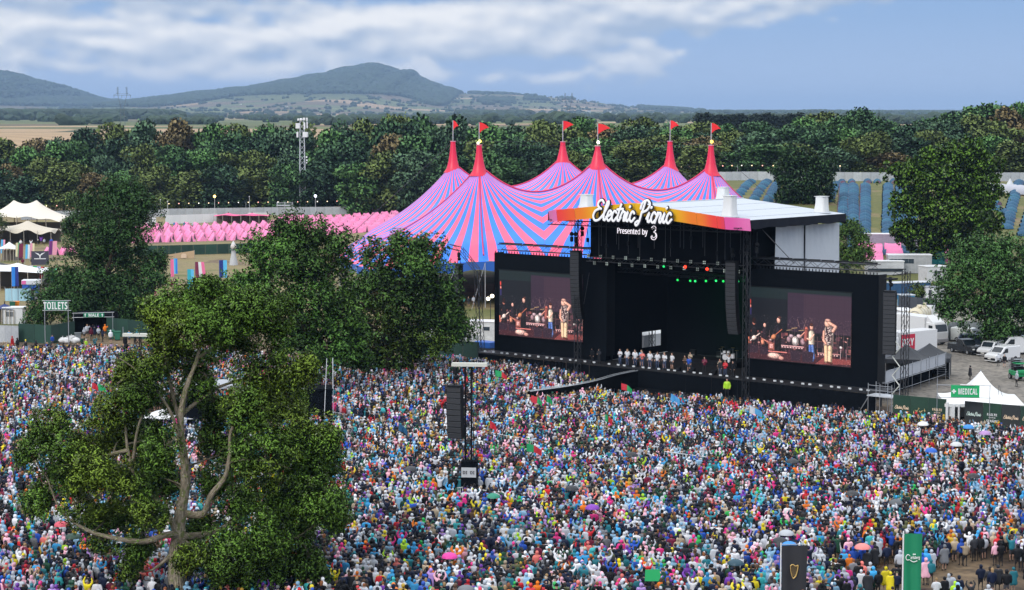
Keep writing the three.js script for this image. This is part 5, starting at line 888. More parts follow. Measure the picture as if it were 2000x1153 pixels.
// the printed hoarding in front of the medical tent
{
  const a = gp(1744, 826), b = gp(2030, 854), n = 8, t = thing('printed_hoarding', 'dark green hoarding with pale printed motifs below the medical tent', 'fence', a), L = Math.hypot(b.x - a.x, b.z - a.z), w = L / n, turn = -Math.atan2(b.z - a.z, b.x - a.x);
  const cream = M([0.78, 0.60, 0.42], 0.6), mint = M([0.62, 0.76, 0.70], 0.6), whit = M([0.78, 0.79, 0.8], 0.6), gold = M([0.72, 0.56, 0.26], 0.6), dark = [[0.010, 0.050, 0.030], [0.014, 0.058, 0.034], [0.026, 0.032, 0.034], [0.012, 0.048, 0.032]].map(c => M(c, 0.6, { map: grain }));
  t.rotation.y = turn; const H = 2.9;
  for (let i = 0; i < n; i++) {
    if (i === 3) continue;
    const x = (i + 0.5) * w, m = part(t, 'panel', box(w * 0.985, H, 0.06, x, H / 2, 0), dark[[0, 1, 0, 0, 2, 1, 2, 3][i]]), k = i % 3, ink = [cream, gold, cream, whit, mint, mint, whit, cream][i];
    if (k === 0 || i === 4 || i === 7) { const [g, len] = script('Electric Picnic', 0.16, 0.15, 0.1), q = w * 0.78 / len; part(m, 'lettering', g.map(e => e.scale(q, 1.1, 1).translate(x - w * 0.39, H * 0.52, 0.05)), i === 4 ? mint : cream); }
    else if (k === 1 && i !== 4) part(m, 'motif', [0, 1, 2, 3, 4, 5].map(j => new THREE.ConeGeometry(0.11 + 0.03 * (j % 2), 0.34, 3).rotateZ(j * 1.3).scale(1, 1, 0.1).translate(x - w * 0.3 + j * w * 0.12, H * (0.46 + 0.05 * (j % 3)), 0.05)), ink);
    else part(m, 'lettering', [text('FÁILTE', 0.24, 0.02).translate(x, H * 0.62, 0.04), text('GO DTÍ AN', 0.10, 0.02).translate(x, H * 0.51, 0.04), text('SPRÁOI', 0.24, 0.02).translate(x, H * 0.40, 0.04)], i === 2 ? cream : whit);
  }
  part(t, 'gate_post', [box(0.22, 2.6, 0.2, w * 3.04, 1.3, 0), box(0.16, 2.4, 0.14, w * 3.6, 1.2, -0.4)], M([0.72, 0.72, 0.72], 0.6)); part(t, 'gate', box(w * 0.3, 2.3, 0.05, w * 3.25, 1.2, -0.3), M([0.66, 0.67, 0.68], 0.6));
}
// ---------------------------------------------------------------- medical tent and its sign
{
  const c = gp(1914, 826), t = thing('medical_tent', 'white pagoda tent with a tall pointed peak behind the printed hoarding', 'tent', c, -0.12), w = 3.9, E = 2.45, white = M([0.80, 0.81, 0.80], 0.5, { bumpMap: bumpy, bumpScale: 0.02 });
  part(t, 'roof', surface(40, 14, (u, v) => { const q = u * 4, e = Math.floor(q) % 4, f = (q % 1) * 2 - 1, [a, b] = e === 0 ? [f, 1] : e === 1 ? [1, -f] : e === 2 ? [-f, -1] : [-1, f], k = 1 - v; return V(a * w * k, E + 2.75 * Math.pow(v, 2.1) * 1.0 + 0.15 * v, b * w * k); }), white);
  for (const [a, b, r] of [[0, 1, 0], [0, -1, 0], [1, 0, 1], [-1, 0, 1]]) part(t, 'valance', r ? box(0.04, 0.32, w * 2, a * w, E - 0.16, 0) : box(w * 2, 0.32, 0.04, 0, E - 0.16, b * w), white);
  for (const a of [-1, 1]) for (const b of [-1, 1]) part(t, 'leg', rod(V(a * w * 0.98, 0, b * w * 0.98), V(a * w * 0.98, E, b * w * 0.98), 0.05), steel);
  for (const [a, r] of [[-1, 1], [1, 1], [-1, 0]]) part(t, 'side_wall', r ? box(0.03, E - 0.3, w * 1.95, a * w * 0.985, E / 2 - 0.15, 0) : box(w * 1.95, E - 0.3, 0.03, 0, E / 2 - 0.15, a * w * 0.985), white);
  part(t, 'finial', rod(V(0, E + 2.8, 0), V(0, E + 3.0, 0), 0.05), steel); part(t, 'guy_line', [rod(V(1.6, E + 1.6, 1.4), V(1.6, 0, w), 0.02), rod(V(1.7, E + 1.6, 1.4), V(2.6, 0.2, w + 0.3), 0.02)], darkSteel);
  const p = gp(1884, 846, 0), s = thing('medical_sign', 'green board reading MEDICAL with a white cross on scaffold poles', 'sign', p, -0.12), green = M([0.01, 0.40, 0.13], 0.5), wh = M([0.82, 0.83, 0.83], 0.5);
  part(s, 'board', box(2.75, 1.2, 0.08, 0, 4.15, 0), green); part(s, 'lettering', text('MEDICAL', 0.60, 0.03, bold, 0.52).translate(0.26, 4.13, 0.05), wh); part(s, 'cross', [box(0.42, 0.14, 0.03, -1.1, 4.13, 0.055), box(0.14, 0.42, 0.03, -1.1, 4.13, 0.057)], wh); part(s, 'top_light', box(1.4, 0.1, 0.12, 0.2, 4.8, 0.1), M([0.8, 0.8, 0.78], 0.5));
  part(s, 'pole', rod(V(-2.7, 0, -0.1), V(-2.7, 5.4, -0.1), 0.035), steel); part(s, 'pole', rod(V(2.4, 0, -0.1), V(2.4, 4.7, -0.1), 0.035), steel); part(s, 'pole', [rod(V(-2.8, 3.5, -0.1), V(2.5, 3.5, -0.1), 0.035), rod(V(-2.8, 4.72, -0.1), V(2.5, 4.72, -0.1), 0.035)], steel);
}
// ---------------------------------------------------------------- toilets signs, bins, rubbish bags
{
  const a = gp(88, 676), b = gp(134, 676), t = thing('toilets_sign', 'green sign reading TOILETS held between two tall poles', 'sign', a), w = b.x - a.x, green = M([0.008, 0.20, 0.10], 0.5), wh = M([0.82, 0.84, 0.83], 0.5), top = 6.2;
  part(t, 'pole', rod(V(0, 0, 0), V(0, top, 0), 0.06), steel); part(t, 'pole', rod(V(w, 0, 0), V(w, top, 0), 0.06), steel); part(t, 'pole', rod(V(-0.3, top, 0), V(w + 0.4, top, 0), 0.05), steel); part(t, 'pole', rod(V(-0.3, top - 1.35, 0), V(w + 0.4, top - 1.35, 0), 0.05), steel);
  part(t, 'board', box(w * 0.94, 1.2, 0.06, w / 2 - 0.05, top - 0.68, 0.03), green); part(t, 'lettering', text('TOILETS', 1.0, 0.04, bold, 0.62).translate(w / 2 - 0.1, top - 0.68, 0.07), wh);
  const c = gp(144, 662), d = gp(224, 660), s = thing('male_toilets_sign', 'low green sign reading MALE with two arrows above the toilets entrance', 'sign', c), v = d.x - c.x;
  part(s, 'pole', rod(V(0, 0, 0), V(0, 3.7, 0), 0.05), steel); part(s, 'pole', rod(V(v, 0, 0), V(v, 3.8, 0), 0.05), steel); part(s, 'pole', rod(V(-0.2, 3.6, 0), V(v + 0.2, 3.75, 0), 0.05), steel); part(s, 'pole', rod(V(-0.2, 3.0, 0), V(v + 0.2, 3.1, 0), 0.05), steel);
  part(s, 'board', box(2.9, 0.58, 0.06, v * 0.52, 3.35, 0.03), green); part(s, 'lettering', text('MALE', 0.44, 0.03, bold, 0.95).translate(v * 0.52, 3.35, 0.07), wh); part(s, 'arrow', [-1.2, 1.2].map(k => extrude([[-0.05, -0.22], [0.05, -0.22], [0.05, 0.05], [0.14, 0.05], [0, 0.24], [-0.14, 0.05], [-0.05, 0.05]], 0.03).translate(v * 0.52 + k, 3.35, 0.075)), wh);
  const e = thing('toilets_entrance', 'dark covered entrance behind the MALE sign', 'shelter', gp(178, 656)); part(e, 'roof', box(5.2, 0.1, 6, 0, 2.9, -3.4), blackCloth); part(e, 'side_wall', box(0.08, 2.8, 6, -2.55, 1.4, -3.4), blackCloth); part(e, 'side_wall', box(0.08, 2.8, 6, 2.55, 1.4, -3.4), blackCloth); part(e, 'back_wall', box(5.1, 2.8, 0.08, 0, 1.4, -6.4), blackCloth);
  const bin = (px, py, col, label) => { const q = thing('wheelie_bin', label, 'bin', gp(px, py), 0.2), m = M(col, 0.5); part(q, 'body', extrude([[-0.3, 0.15], [0.3, 0.15], [0.42, 1.15], [-0.42, 1.15]], 0.75, 0.03), m); part(q, 'lid', rbox(0.96, 0.1, 0.95, 0.03, 0, 1.24, 0), m); for (const k of [-1, 1]) part(q, 'wheel', new THREE.CylinderGeometry(0.13, 0.13, 0.06, 10).rotateX(Math.PI / 2).translate(k * 0.25, 0.13, -0.35), blackMetal); };
  bin(152, 668, [0.16, 0.18, 0.19], 'grey wheelie bin beside the white rubbish bags'); bin(217, 663, [0.02, 0.15, 0.09], 'green wheelie bin nearer the toilets entrance'); bin(229, 665, [0.02, 0.15, 0.09], 'green wheelie bin farther from the toilets entrance'); bin(24, 605, [0.015, 0.12, 0.07], 'dark green bin beside an orange one on the left'); bin(32, 604, [0.80, 0.24, 0.01], 'orange bin on the left grass');
  const r = RNG(5); for (const [i, l] of [[0, 'leftmost white rubbish bag before the green hoarding'], [1, 'middle white rubbish bag before the green hoarding'], [2, 'tall white rubbish bag beside the grey bin'], [3, 'low white rubbish bag beside the grey bin']]) { const g = new THREE.SphereGeometry(0.55, 12, 8), p = g.attributes.position; for (let k = 0; k < p.count; k++) { const f = 0.8 + 0.4 * vnoise3(p.getX(k) * 4 + i * 9, p.getY(k) * 4, p.getZ(k) * 4); p.setXYZ(k, p.getX(k) * f * 1.1, p.getY(k) * f * 0.8 + 0.4, p.getZ(k) * f); } g.computeVertexNormals(); const q = thing('rubbish_bag', l, 'rubbish bag', gp(122 + i * 8.5, 671 - (i === 2 ? 4 : 0))); part(q, 'sack', g, M([0.66, 0.66, 0.66], 0.5)); part(q, 'knot', new THREE.ConeGeometry(0.1, 0.25, 6).rotateX(Math.PI).translate(0, 0.86 + 0.05 * r(), 0), M([0.6, 0.6, 0.6], 0.5)); }
}
// ---------------------------------------------------------------- tents by the hundred
const pinkTent = (() => {
  const w = 1.15, h = 1.75, l = 1.5, t = thing('ridge_tent', 'small pink ridge tent in the dense rows behind the green hoarding', 'tent', V(0, 0, 0), 0, 'pink tents in dense rows');
  part(t, 'canvas', surface(8, 4, (u, v) => { const k = u * 2 - 1, a = Math.abs(k); return V(w * k * (1 + 0.08 * Math.sin(v * 3.14)), h * (1 - a) * (1 - 0.1 * Math.sin(v * 3.14)) - 0.05 * Math.sin(a * 3.14), lerp(l, -l, v)); }), M([0.86, 0.25, 0.48], 0.55));
  part(t, 'back_gable', extrude([[-w, 0], [w, 0], [0, h]], 0.03).translate(0, 0, -l + 0.02), M([0.84, 0.27, 0.50], 0.6));
  part(t, 'front_flap', extrude([[-w, 0], [-0.35, 0], [0, h * 0.86], [0.35, 0], [w, 0], [0, h]], 0.03).translate(0, 0, l - 0.02), M([0.88, 0.30, 0.53], 0.6)); part(t, 'doorway', extrude([[-0.35, 0], [0.35, 0], [0, h * 0.86]], 0.02).translate(0, 0, l - 0.03), M([0.10, 0.05, 0.09], 0.9));
  return t;
})();
{
  const r = RNG(90); let first = true;
  const put = (x, z, turn, label, group) => { const p = onGround(V(x, 0, z)); if (first) { pinkTent.position.copy(p); pinkTent.rotation.y = turn; first = false; } else { const q = copy(pinkTent, p, turn, label, group); q.scale.setScalar(0.92 + 0.2 * r()); } };
  for (let row = 0; row < 8; row++) { const d = 494 + row * 8.6; for (let px = 266 + r() * 6; px < 545; px += 2.7 * FOCAL / d) put(xAt(px, d + 16 * (px - 266) / 280 + r() * 1.2), -(d + 16 * (px - 266) / 280 + r() * 1.4), 0.35 + (r() - 0.5) * 0.2 + (r() < 0.35 ? Math.PI : 0)); }
  for (let row = 0; row < 9; row++) { const d = 524 + row * 10; for (let px = Math.max(548, 640 - row * 14) + r() * 6; px < 792 - row * 2; px += 2.8 * FOCAL / d) put(xAt(px, d + r() * 1.4), -(d + r() * 1.4), -0.5 + (r() - 0.5) * 0.25, 'small pink ridge tent in the rows left of the big top', 'pink tents left of the big top'); }
  for (let k = 0; k < 6; k++) put(xAt(92 + k * 8, 452), -452 - (k % 2) * 3, 0.4, 'small pink tent beside the bird banner on the left', 'pink tents beside the bird banner');
  for (const [px, d0, n] of [[1687, 404, 3], [1710, 384, 9], [1756, 388, 8], [1838, 392, 5], [1905, 394, 4]]) for (let k = 0; k < n; k++) { const d = d0 + k * 3.2; put(xAt(px + (px === 1756 ? -3 * k * 0.6 : 0), d), -d, 1.5 + (r() - 0.5) * 0.1, 'pink ridge tent at the near end of the blue tent field', 'pink tents in the blue tent field'); }
}
{
  const r = RNG(91), blues = [[0.022, 0.085, 0.16], [0.026, 0.10, 0.185], [0.02, 0.075, 0.145], [0.03, 0.12, 0.20]].map(c => M(c, 0.75));
  const shell = surface(12, 6, (u, v) => { const a = u * Math.PI, s = Math.sin(v * Math.PI * 0.92 + 0.12); return V(-Math.cos(a) * 1.35 * (0.75 + 0.25 * s), Math.sin(a) * 1.55 * (0.5 + 0.5 * s), lerp(-1.35, 1.35, v)); });
  const hoop = tube(Array.from({ length: 9 }, (_, i) => { const a = i / 8 * Math.PI; return V(-Math.cos(a) * 1.37, Math.sin(a) * 1.58, 0); }), 0.04, 4, 16), door = extrude([[-0.95, 0], [0.95, 0], [0.6, 0.8], [0, 1.05], [-0.6, 0.8]], 0.04).translate(0, 0, 1.34), porchM = M([0.17, 0.10, 0.16], 0.7), hoopM = M([0.05, 0.17, 0.26], 0.6);
  const lines = [[1424, 470, 1466, 545, 'leftmost column, beside the big top', 12], [1462, 470, 1498, 545, 'second column, beside the big top', 12], [1500, 486, 1522, 545, 'column half behind the dark tree', 10], [1618, 486, 1632, 532, 'short column right of the dark tree', 9], [1667, 412, 1666, 524, 'long column left of the green strip', 27], [1646, 436, 1649, 524, 'column nearest the dark tree trunk', 20], [1784, 404, 1780, 520, 'far column behind the bright green tree', 22], [1690, 404, 1690, 524, 'long column just left of the wide green strip', 28], [1734, 404, 1734, 524, 'long column right of the wide green strip', 28], [1762, 404, 1758, 520, 'column behind the bright green tree', 26], [1968, 440, 1990, 540, 'column at the right edge of the field', 20], [2000, 430, 2030, 540, 'column cut by the right edge', 18]];
  const put = (x, d, turn, label) => { const t = thing('dome_tent', label, 'tent', onGround(V(x, 0, -d)), turn, 'blue tents in the camping field'); t.scale.set(0.78 + 0.1 * r(), 0.72 + 0.14 * r(), 0.95); part(t, 'flysheet', shell, blues[(r() * 4) | 0]); part(t, 'pole_sleeve', hoop, hoopM); part(t, 'door', door, porchM); };
  for (const [p0, d0, p1, d1, where, n] of lines) for (let k = 0; k < n; k++) { const q = k / (n - 1), d = lerp(d0, d1, q), x = lerp(xAt(p0, d0), xAt(p1, d1), q), right = where.includes('right') || where.includes('short'); put(x + (r() - 0.5) * 0.2, d, right ? Math.PI / 2 : -Math.PI / 2, `blue dome tent in the ${where}`); }
  [1644, 1663, 1694, 1713, 1745, 1600].forEach((px, i) => put(xAt(px, 542), 542, 0, `blue dome tent against the hoarding, number ${['one', 'two', 'three', 'four', 'five', 'six'][i]} of the top row`));
  for (const [px, d] of [[1950, 470], [1962, 464], [1945, 480]]) put(xAt(px, d), d, 0.6, 'teal tinted dome tent beside the bright green tree');
  // grey tunnel tent, white tipi tent
  const g = thing('tunnel_tent', 'long pale grey tunnel tent at the right edge', 'tent', onGround(gp(1992, 470)), 0.3); part(g, 'flysheet', surface(14, 30, (u, v) => V(-Math.cos(u * Math.PI) * 2, Math.sin(u * Math.PI) * 2.2 * (1 + 0.06 * Math.cos(v * 50)), lerp(8, -14, v))), M([0.42, 0.43, 0.48], 0.6)); part(g, 'end_panel', new THREE.CircleGeometry(2, 14, 0, Math.PI).scale(1, 1.1, 1).translate(0, 0, 7.9), M([0.36, 0.37, 0.42], 0.6));
  const w = thing('tipi_tent', 'grey white tipi beside the grey tunnel tent', 'tent', onGround(gp(1971, 462))); part(w, 'canvas', new THREE.ConeGeometry(1.5, 2.6, 8).translate(0, 1.3, 0), M([0.55, 0.57, 0.58], 0.6)); part(w, 'pole', rod(V(0, 2.4, 0), V(0.2, 3, 0), 0.04), bark);
}
// ---------------------------------------------------------------- cream marquees on the left
function marquee(label, pos, hw, hd, eave, peaks, colour, scallop = 0) { // peaks: [x, height]
  const t = thing('marquee', label, 'marquee', pos), m = M(colour, 0.7), top = (x, z) => { let s = 0; for (const [p, h] of peaks) s += Math.pow((h - eave) * Math.exp(-Math.hypot(x - p, z) / (hd * 0.85)), 2); return eave + Math.sqrt(s); };
  part(t, 'roof', surface(60, 20, (u, v) => { const x = lerp(-hw, hw, u), z = lerp(hd, -hd, v), e = Math.max(Math.abs(2 * u - 1), Math.abs(2 * v - 1)); return V(x, top(x, z) - (e > 0.99 ? scallop * (0.5 + 0.5 * Math.cos(u * hw * 2.2 + v * 9)) : 0), z); }), m);
  for (let i = 0; i <= 6; i++) for (const z of [hd, -hd]) part(t, 'side_pole', rod(V(lerp(-hw, hw, i / 6), 0, z), V(lerp(-hw, hw, i / 6), top(lerp(-hw, hw, i / 6), z), z), 0.07), M([0.4, 0.36, 0.3], 0.7));
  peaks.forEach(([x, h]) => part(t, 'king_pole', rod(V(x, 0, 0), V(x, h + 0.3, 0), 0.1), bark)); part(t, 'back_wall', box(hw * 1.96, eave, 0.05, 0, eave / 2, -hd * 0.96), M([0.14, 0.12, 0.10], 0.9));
  return t;
}
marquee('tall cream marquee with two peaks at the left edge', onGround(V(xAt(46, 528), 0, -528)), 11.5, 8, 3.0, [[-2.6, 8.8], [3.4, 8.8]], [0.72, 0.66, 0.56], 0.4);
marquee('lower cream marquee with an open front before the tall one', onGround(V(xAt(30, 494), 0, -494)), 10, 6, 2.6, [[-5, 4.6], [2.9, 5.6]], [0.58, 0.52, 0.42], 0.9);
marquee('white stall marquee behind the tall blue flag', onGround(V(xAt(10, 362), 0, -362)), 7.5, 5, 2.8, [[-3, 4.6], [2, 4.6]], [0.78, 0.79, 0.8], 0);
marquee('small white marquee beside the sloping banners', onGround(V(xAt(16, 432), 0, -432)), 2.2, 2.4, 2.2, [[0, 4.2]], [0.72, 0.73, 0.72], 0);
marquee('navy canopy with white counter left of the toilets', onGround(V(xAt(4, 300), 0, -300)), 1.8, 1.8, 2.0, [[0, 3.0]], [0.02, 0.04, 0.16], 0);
{ // stalls
  const t = thing('food_stall', 'blue stall with a dark serving hatch and a white roof', 'stall', gp(60, 585), 0.1); part(t, 'wall', box(2.6, 2.6, 2, 0, 1.3, 0), M([0.02, 0.10, 0.45], 0.5)); part(t, 'hatch', box(1.2, 0.7, 0.06, 0.1, 1.5, 1.01), M([0.08, 0.02, 0.03], 0.8)); part(t, 'roof', rbox(3, 0.8, 2.3, 0.1, 0.1, 3.0, 0), M([0.72, 0.74, 0.78], 0.5)); part(t, 'roof_sign', box(0.7, 0.6, 0.05, -1, 3.0, 1.18), M([0.8, 0.15, 0.4], 0.5)); part(t, 'counter', box(2.7, 0.12, 0.5, 0, 1.05, 1.2), M([0.6, 0.6, 0.62], 0.5));
  const c = thing('service_kiosk', 'white kiosk between the toilets hoarding and the dark oak', 'stall', gp(28, 632), 0); part(c, 'wall', box(3, 2.4, 2.2, 0, 1.2, 0), M([0.72, 0.73, 0.74], 0.5)); part(c, 'roof', box(3.2, 0.12, 2.4, 0, 2.48, 0), M([0.78, 0.79, 0.8], 0.5)); part(c, 'window', box(1.2, 0.7, 0.04, -0.4, 1.5, 1.11), M([0.2, 0.22, 0.24], 0.2));
  const f = thing('canvas_windbreak', 'pale blue printed windbreak below the blue flag', 'windbreak', gp(28, 588)); part(f, 'cloth', surface(14, 2, (u, v) => V(-1.6 + u * 4.4, v * 2.1, 0.1 * Math.sin(u * 20))), M([0.38, 0.62, 0.74], 0.6)); for (const x of [-1.6, 0.6, 2.8]) part(f, 'post', rod(V(x, 0, 0), V(x, 2.4, 0), 0.04), steel);
  const b = thing('bird_banner', 'dark billboard with a spread white bird on the left', 'billboard', gp(78, 520), 0.15); part(b, 'board', box(3.6, 2.9, 0.1, 0, 1.7, 0), M([0.05, 0.05, 0.075], 0.7)); part(b, 'bird', [extrude([[-1.1, 0.5], [-0.3, 0.25], [-0.1, 0.0], [0.1, 0.0], [0.3, 0.25], [1.1, 0.5], [0.5, 0.05], [0.14, -0.2], [0.1, -0.7], [-0.1, -0.7], [-0.14, -0.2], [-0.5, 0.05]], 0.03).translate(0, 2.4, 0.08), box(2.4, 0.16, 0.03, 0, 1.55, 0.07)], M([0.78, 0.8, 0.82], 0.6)); part(b, 'post', [rod(V(-1.6, 0, -0.1), V(-1.6, 3.1, -0.1), 0.06), rod(V(1.6, 0, -0.1), V(1.6, 3.1, -0.1), 0.06)], steel);
  const w = thing('brown_banner', 'long tan canvas banner below the dense pink tents', 'banner', gp(342, 506), 0.05); part(w, 'cloth', surface(10, 3, (u, v) => V(-4.2 + u * 8.4, (0.2 + 1.3 * u + 0.25) * v + 0.1, 0.1 * Math.sin(u * 8))), M([0.46, 0.33, 0.20], 0.8)); part(w, 'arch_print', extrude([[-0.6, 0], [0.6, 0], [0.6, 0.7], [0.3, 1.0], [-0.3, 1.0], [-0.6, 0.7]], 0.03).translate(1.9, 0.2, 0.16), M([0.66, 0.5, 0.36], 0.8)); for (const x of [-4.2, 0, 4.2]) part(w, 'post', rod(V(x, 0, -0.1), V(x, 1.2 + (x + 4.2) * 0.09, -0.1), 0.04), steel);
  const k = thing('inflatable_figure', 'tall white inflatable figure on the left field', 'inflatable', gp(456, 518)); part(k, 'body', new THREE.LatheGeometry([[0.9, 0], [0.8, 0.8], [0.5, 2.2], [0.44, 3.0], [0.55, 3.3]].map(q => new THREE.Vector2(...q)), 16), M([0.46, 0.47, 0.48], 0.6)); part(k, 'head', new THREE.SphereGeometry(0.62, 14, 10).scale(1, 1.1, 1).translate(0, 3.9, 0), M([0.60, 0.55, 0.52], 0.6)); part(k, 'hat', new THREE.ConeGeometry(0.46, 0.8, 12).translate(0, 4.8, 0), M([0.62, 0.62, 0.62], 0.6)); part(k, 'band', new THREE.TorusGeometry(0.72, 0.07, 5, 16).rotateX(Math.PI / 2).translate(0, 3.25, 0), M([0.1, 0.16, 0.12], 0.6));
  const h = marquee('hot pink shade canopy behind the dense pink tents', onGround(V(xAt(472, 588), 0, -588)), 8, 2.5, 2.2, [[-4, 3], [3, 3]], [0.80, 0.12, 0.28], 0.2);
  const cab = thing('site_cabin', 'cream cabin with a dark door behind the pink tents', 'cabin', onGround(V(xAt(504, 594), 0, -594))); part(cab, 'wall', box(6, 2.5, 2.4, 0, 1.25, 0), M([0.70, 0.66, 0.56], 0.6)); part(cab, 'roof', box(6.2, 0.14, 2.6, 0, 2.57, 0), M([0.6, 0.6, 0.58], 0.6)); part(cab, 'door', box(0.9, 2, 0.05, -0.7, 1.05, 1.22), M([0.06, 0.06, 0.07], 0.6)); part(cab, 'window', box(1.8, 0.5, 0.05, 1.4, 1.6, 1.22), M([0.05, 0.06, 0.06], 0.2));
}
// ---------------------------------------------------------------- flags and banners
function flagPole(label, foot, h, w, drop, stripes, o = {}) {           // cloth hung beside a pole, in vertical stripes
  const t = thing('banner_flag', label, 'flag', foot, o.turn ?? 0, o.group), lean = o.lean ?? 0; part(t, 'pole', rod(V(0, 0, 0), V(lean * h, h, 0), 0.05, 0.03), o.poleMat ?? steel);
  stripes.forEach((c, i) => part(t, 'stripe', surface(5, 10, (u, v) => { const q = (i + u) / stripes.length, y = h - 0.05 - (1 - v) * drop * (1 - (o.taper ?? 0) * q); return V(0.05 + q * w + lean * y + (o.swing ?? 0) * (1 - v) * q, y, 0.10 * Math.sin(q * 5 + v * 2 + i) * (1 - v * 0.5)); }), M(c, 0.6)));
  return t;
}
const C = { blue: [0.02, 0.22, 0.72], navy: [0.012, 0.03, 0.22], sky: [0.10, 0.48, 0.80], teal: [0.03, 0.40, 0.52], cream: [0.72, 0.66, 0.42], pink: [0.80, 0.16, 0.34], rose: [0.80, 0.34, 0.46], maroon: [0.18, 0.015, 0.06], white: [0.74, 0.76, 0.78], green: [0.02, 0.40, 0.14], red: [0.60, 0.02, 0.05], mint: [0.10, 0.62, 0.36], black: [0.03, 0.03, 0.035], lav: [0.42, 0.50, 0.80] };
flagPole('tall flag of bright and dark blue beside the white stall', gp(23, 590), 6.0, 1.15, 3.3, [C.blue, C.navy]);
flagPole('teal and sky blue flag on the worn field', gp(366, 582), 5.0, 1.1, 3.6, [C.teal, C.sky]);
flagPole('maroon, white and pink flag on the worn field', gp(381, 560), 4.6, 1.6, 3.2, [C.maroon, C.white, C.pink], { swing: 0.5 });
flagPole('navy and sky blue flag on the worn field', gp(428, 566), 5.4, 1.4, 3.2, [C.navy, C.sky]);
flagPole('hot pink slim flag right of the dark oak', gp(333, 558), 4.9, 0.6, 3.2, [C.pink]);
flagPole('sky and royal blue slim flag right of the dark oak', gp(339, 552), 4.6, 0.7, 2.9, [C.sky, C.blue]);
flagPole('lavender blue flag with pink spot low beside the dark oak', gp(294, 588), 3.6, 0.9, 2.6, [C.lav, C.pink]);
[[0, 505, 'blue and rose banner at the left edge', [C.sky, C.rose]], [29, 512, 'cream and green sloping banner on the left', [C.cream, C.green]], [48, 516, 'pale blue and white banner on the left', [C.sky, C.white]], [57, 513, 'rose and cream banner beside the bird billboard', [C.rose, C.cream]], [35, 514, 'maroon strip banner behind the green one', [C.maroon]], [94, 508, 'purple banner right of the bird billboard', [[0.16, 0.02, 0.18]]], [101, 508, 'pink banner right of the bird billboard', [C.rose]]].forEach(([px, py, l, s]) => flagPole(l, gp(px, py), 4.2, 0.9, 3.0, s, { lean: 0.06, group: 'banners on the left' }));
[['first', C.white], ['second', C.green], ['third', C.lav], ['fourth', C.red], ['fifth', C.white], ['sixth', C.black], ['seventh', C.mint]].forEach(([n, c], i) => flagPole(`${n} from the left in the row of leaning feather flags`, gp(51 + i * 7.6, 556 + i), 3.6, 0.7, 2.7, [c], { lean: 0.16, taper: 0.4, group: 'row of leaning feather flags' }));
// flags and banners at the very front
{
  const clothWave = (w, h, x0, y0) => surface(24, 30, (u, v) => V(x0 + u * w * (1 - 0.06 * (1 - v)), y0 + v * h, 0.10 * Math.sin(u * 9 + v * 1.5) * (0.4 + 0.6 * (1 - v))));
  const p = gp(1524, 1206), t = thing('harp_flag', 'black flag with a gold harp on a pale pole at the front', 'flag', p), h = 4.6; part(t, 'pole', rod(V(0, 0, 0), V(0, h + 0.1, 0), 0.045), M([0.72, 0.73, 0.74], 0.4)); part(t, 'cloth', clothWave(1.62, 3.6, 0.05, h - 3.65), M([0.020, 0.021, 0.026], 0.7)); part(t, 'top_bar', rod(V(0, h, 0), V(1.68, h, 0), 0.025), steel);
  const gold = M([0.62, 0.42, 0.14], 0.35, { metalness: 0.4 }), hx = 0.82, hy = h - 1.7, H = (x, y) => V(hx + x, hy + y, 0.13);
  part(t, 'harp_emblem', [tube([H(-0.24, 0.38), H(-0.1, 0.46), H(0.08, 0.36), H(0.24, 0.42)], 0.035, 6), tube([H(0.24, 0.42), H(0.2, 0.1), H(0.08, -0.3), H(-0.06, -0.42)], 0.04, 6), tube([H(-0.24, 0.38), H(-0.2, 0.0), H(-0.12, -0.3), H(-0.06, -0.42)], 0.025, 6), ...[-0.16, -0.09, -0.02, 0.05, 0.12].map((x, i) => rod(H(x, 0.38 - i * 0.01), H(x * 0.6 - 0.02, -0.22 - 0.03 * i), 0.007, 0.007, 4))], gold);
  const q = gp(1762, 1216), g = thing('brewery_flag', 'tall green flag with white script lettering at the front', 'flag', q), k = 5.6; part(g, 'pole', rod(V(0, 0, 0), V(0, k + 0.1, 0), 0.05), M([0.76, 0.77, 0.78], 0.4)); part(g, 'cloth', clothWave(1.12, 5.0, 0.05, k - 5.05), M([0.005, 0.22, 0.10], 0.55));
  const wh = M([0.80, 0.82, 0.80], 0.5), Y = k - 1.55; part(g, 'lettering', [text('arlsberg', 0.19, 0.02, bold, 0.56).translate(0.72, Y + 0.01, 0.13), tube([V(0.40, Y + 0.14, 0.14), V(0.26, Y + 0.22, 0.14), V(0.15, Y + 0.05, 0.14), V(0.22, Y - 0.12, 0.14), V(0.38, Y - 0.10, 0.14)], 0.028, 6), tube([V(0.4, Y - 0.13, 0.14), V(0.62, Y - 0.24, 0.14), V(0.85, Y - 0.17, 0.14)], 0.03, 6)], wh); part(g, 'crown_mark', [0, 1, 2].map(i => new THREE.ConeGeometry(0.035, 0.1, 4).translate(0.6 + i * 0.06, Y + 0.26, 0.14)), wh);
  const e = thing('green_placard', 'plain bright green placard held up at the bottom edge', 'placard', gp(1273, 1200)); part(e, 'board', extrude([[-0.45, 0], [0.42, 0], [0.55, 0.3], [0.48, 0.75], [-0.42, 0.72]], 0.04).translate(0, 2.1, 0), M([0.02, 0.42, 0.13], 0.6)); part(e, 'stick', rod(V(0, 0.9, -0.04), V(0, 2.6, -0.04), 0.02), bark);
}
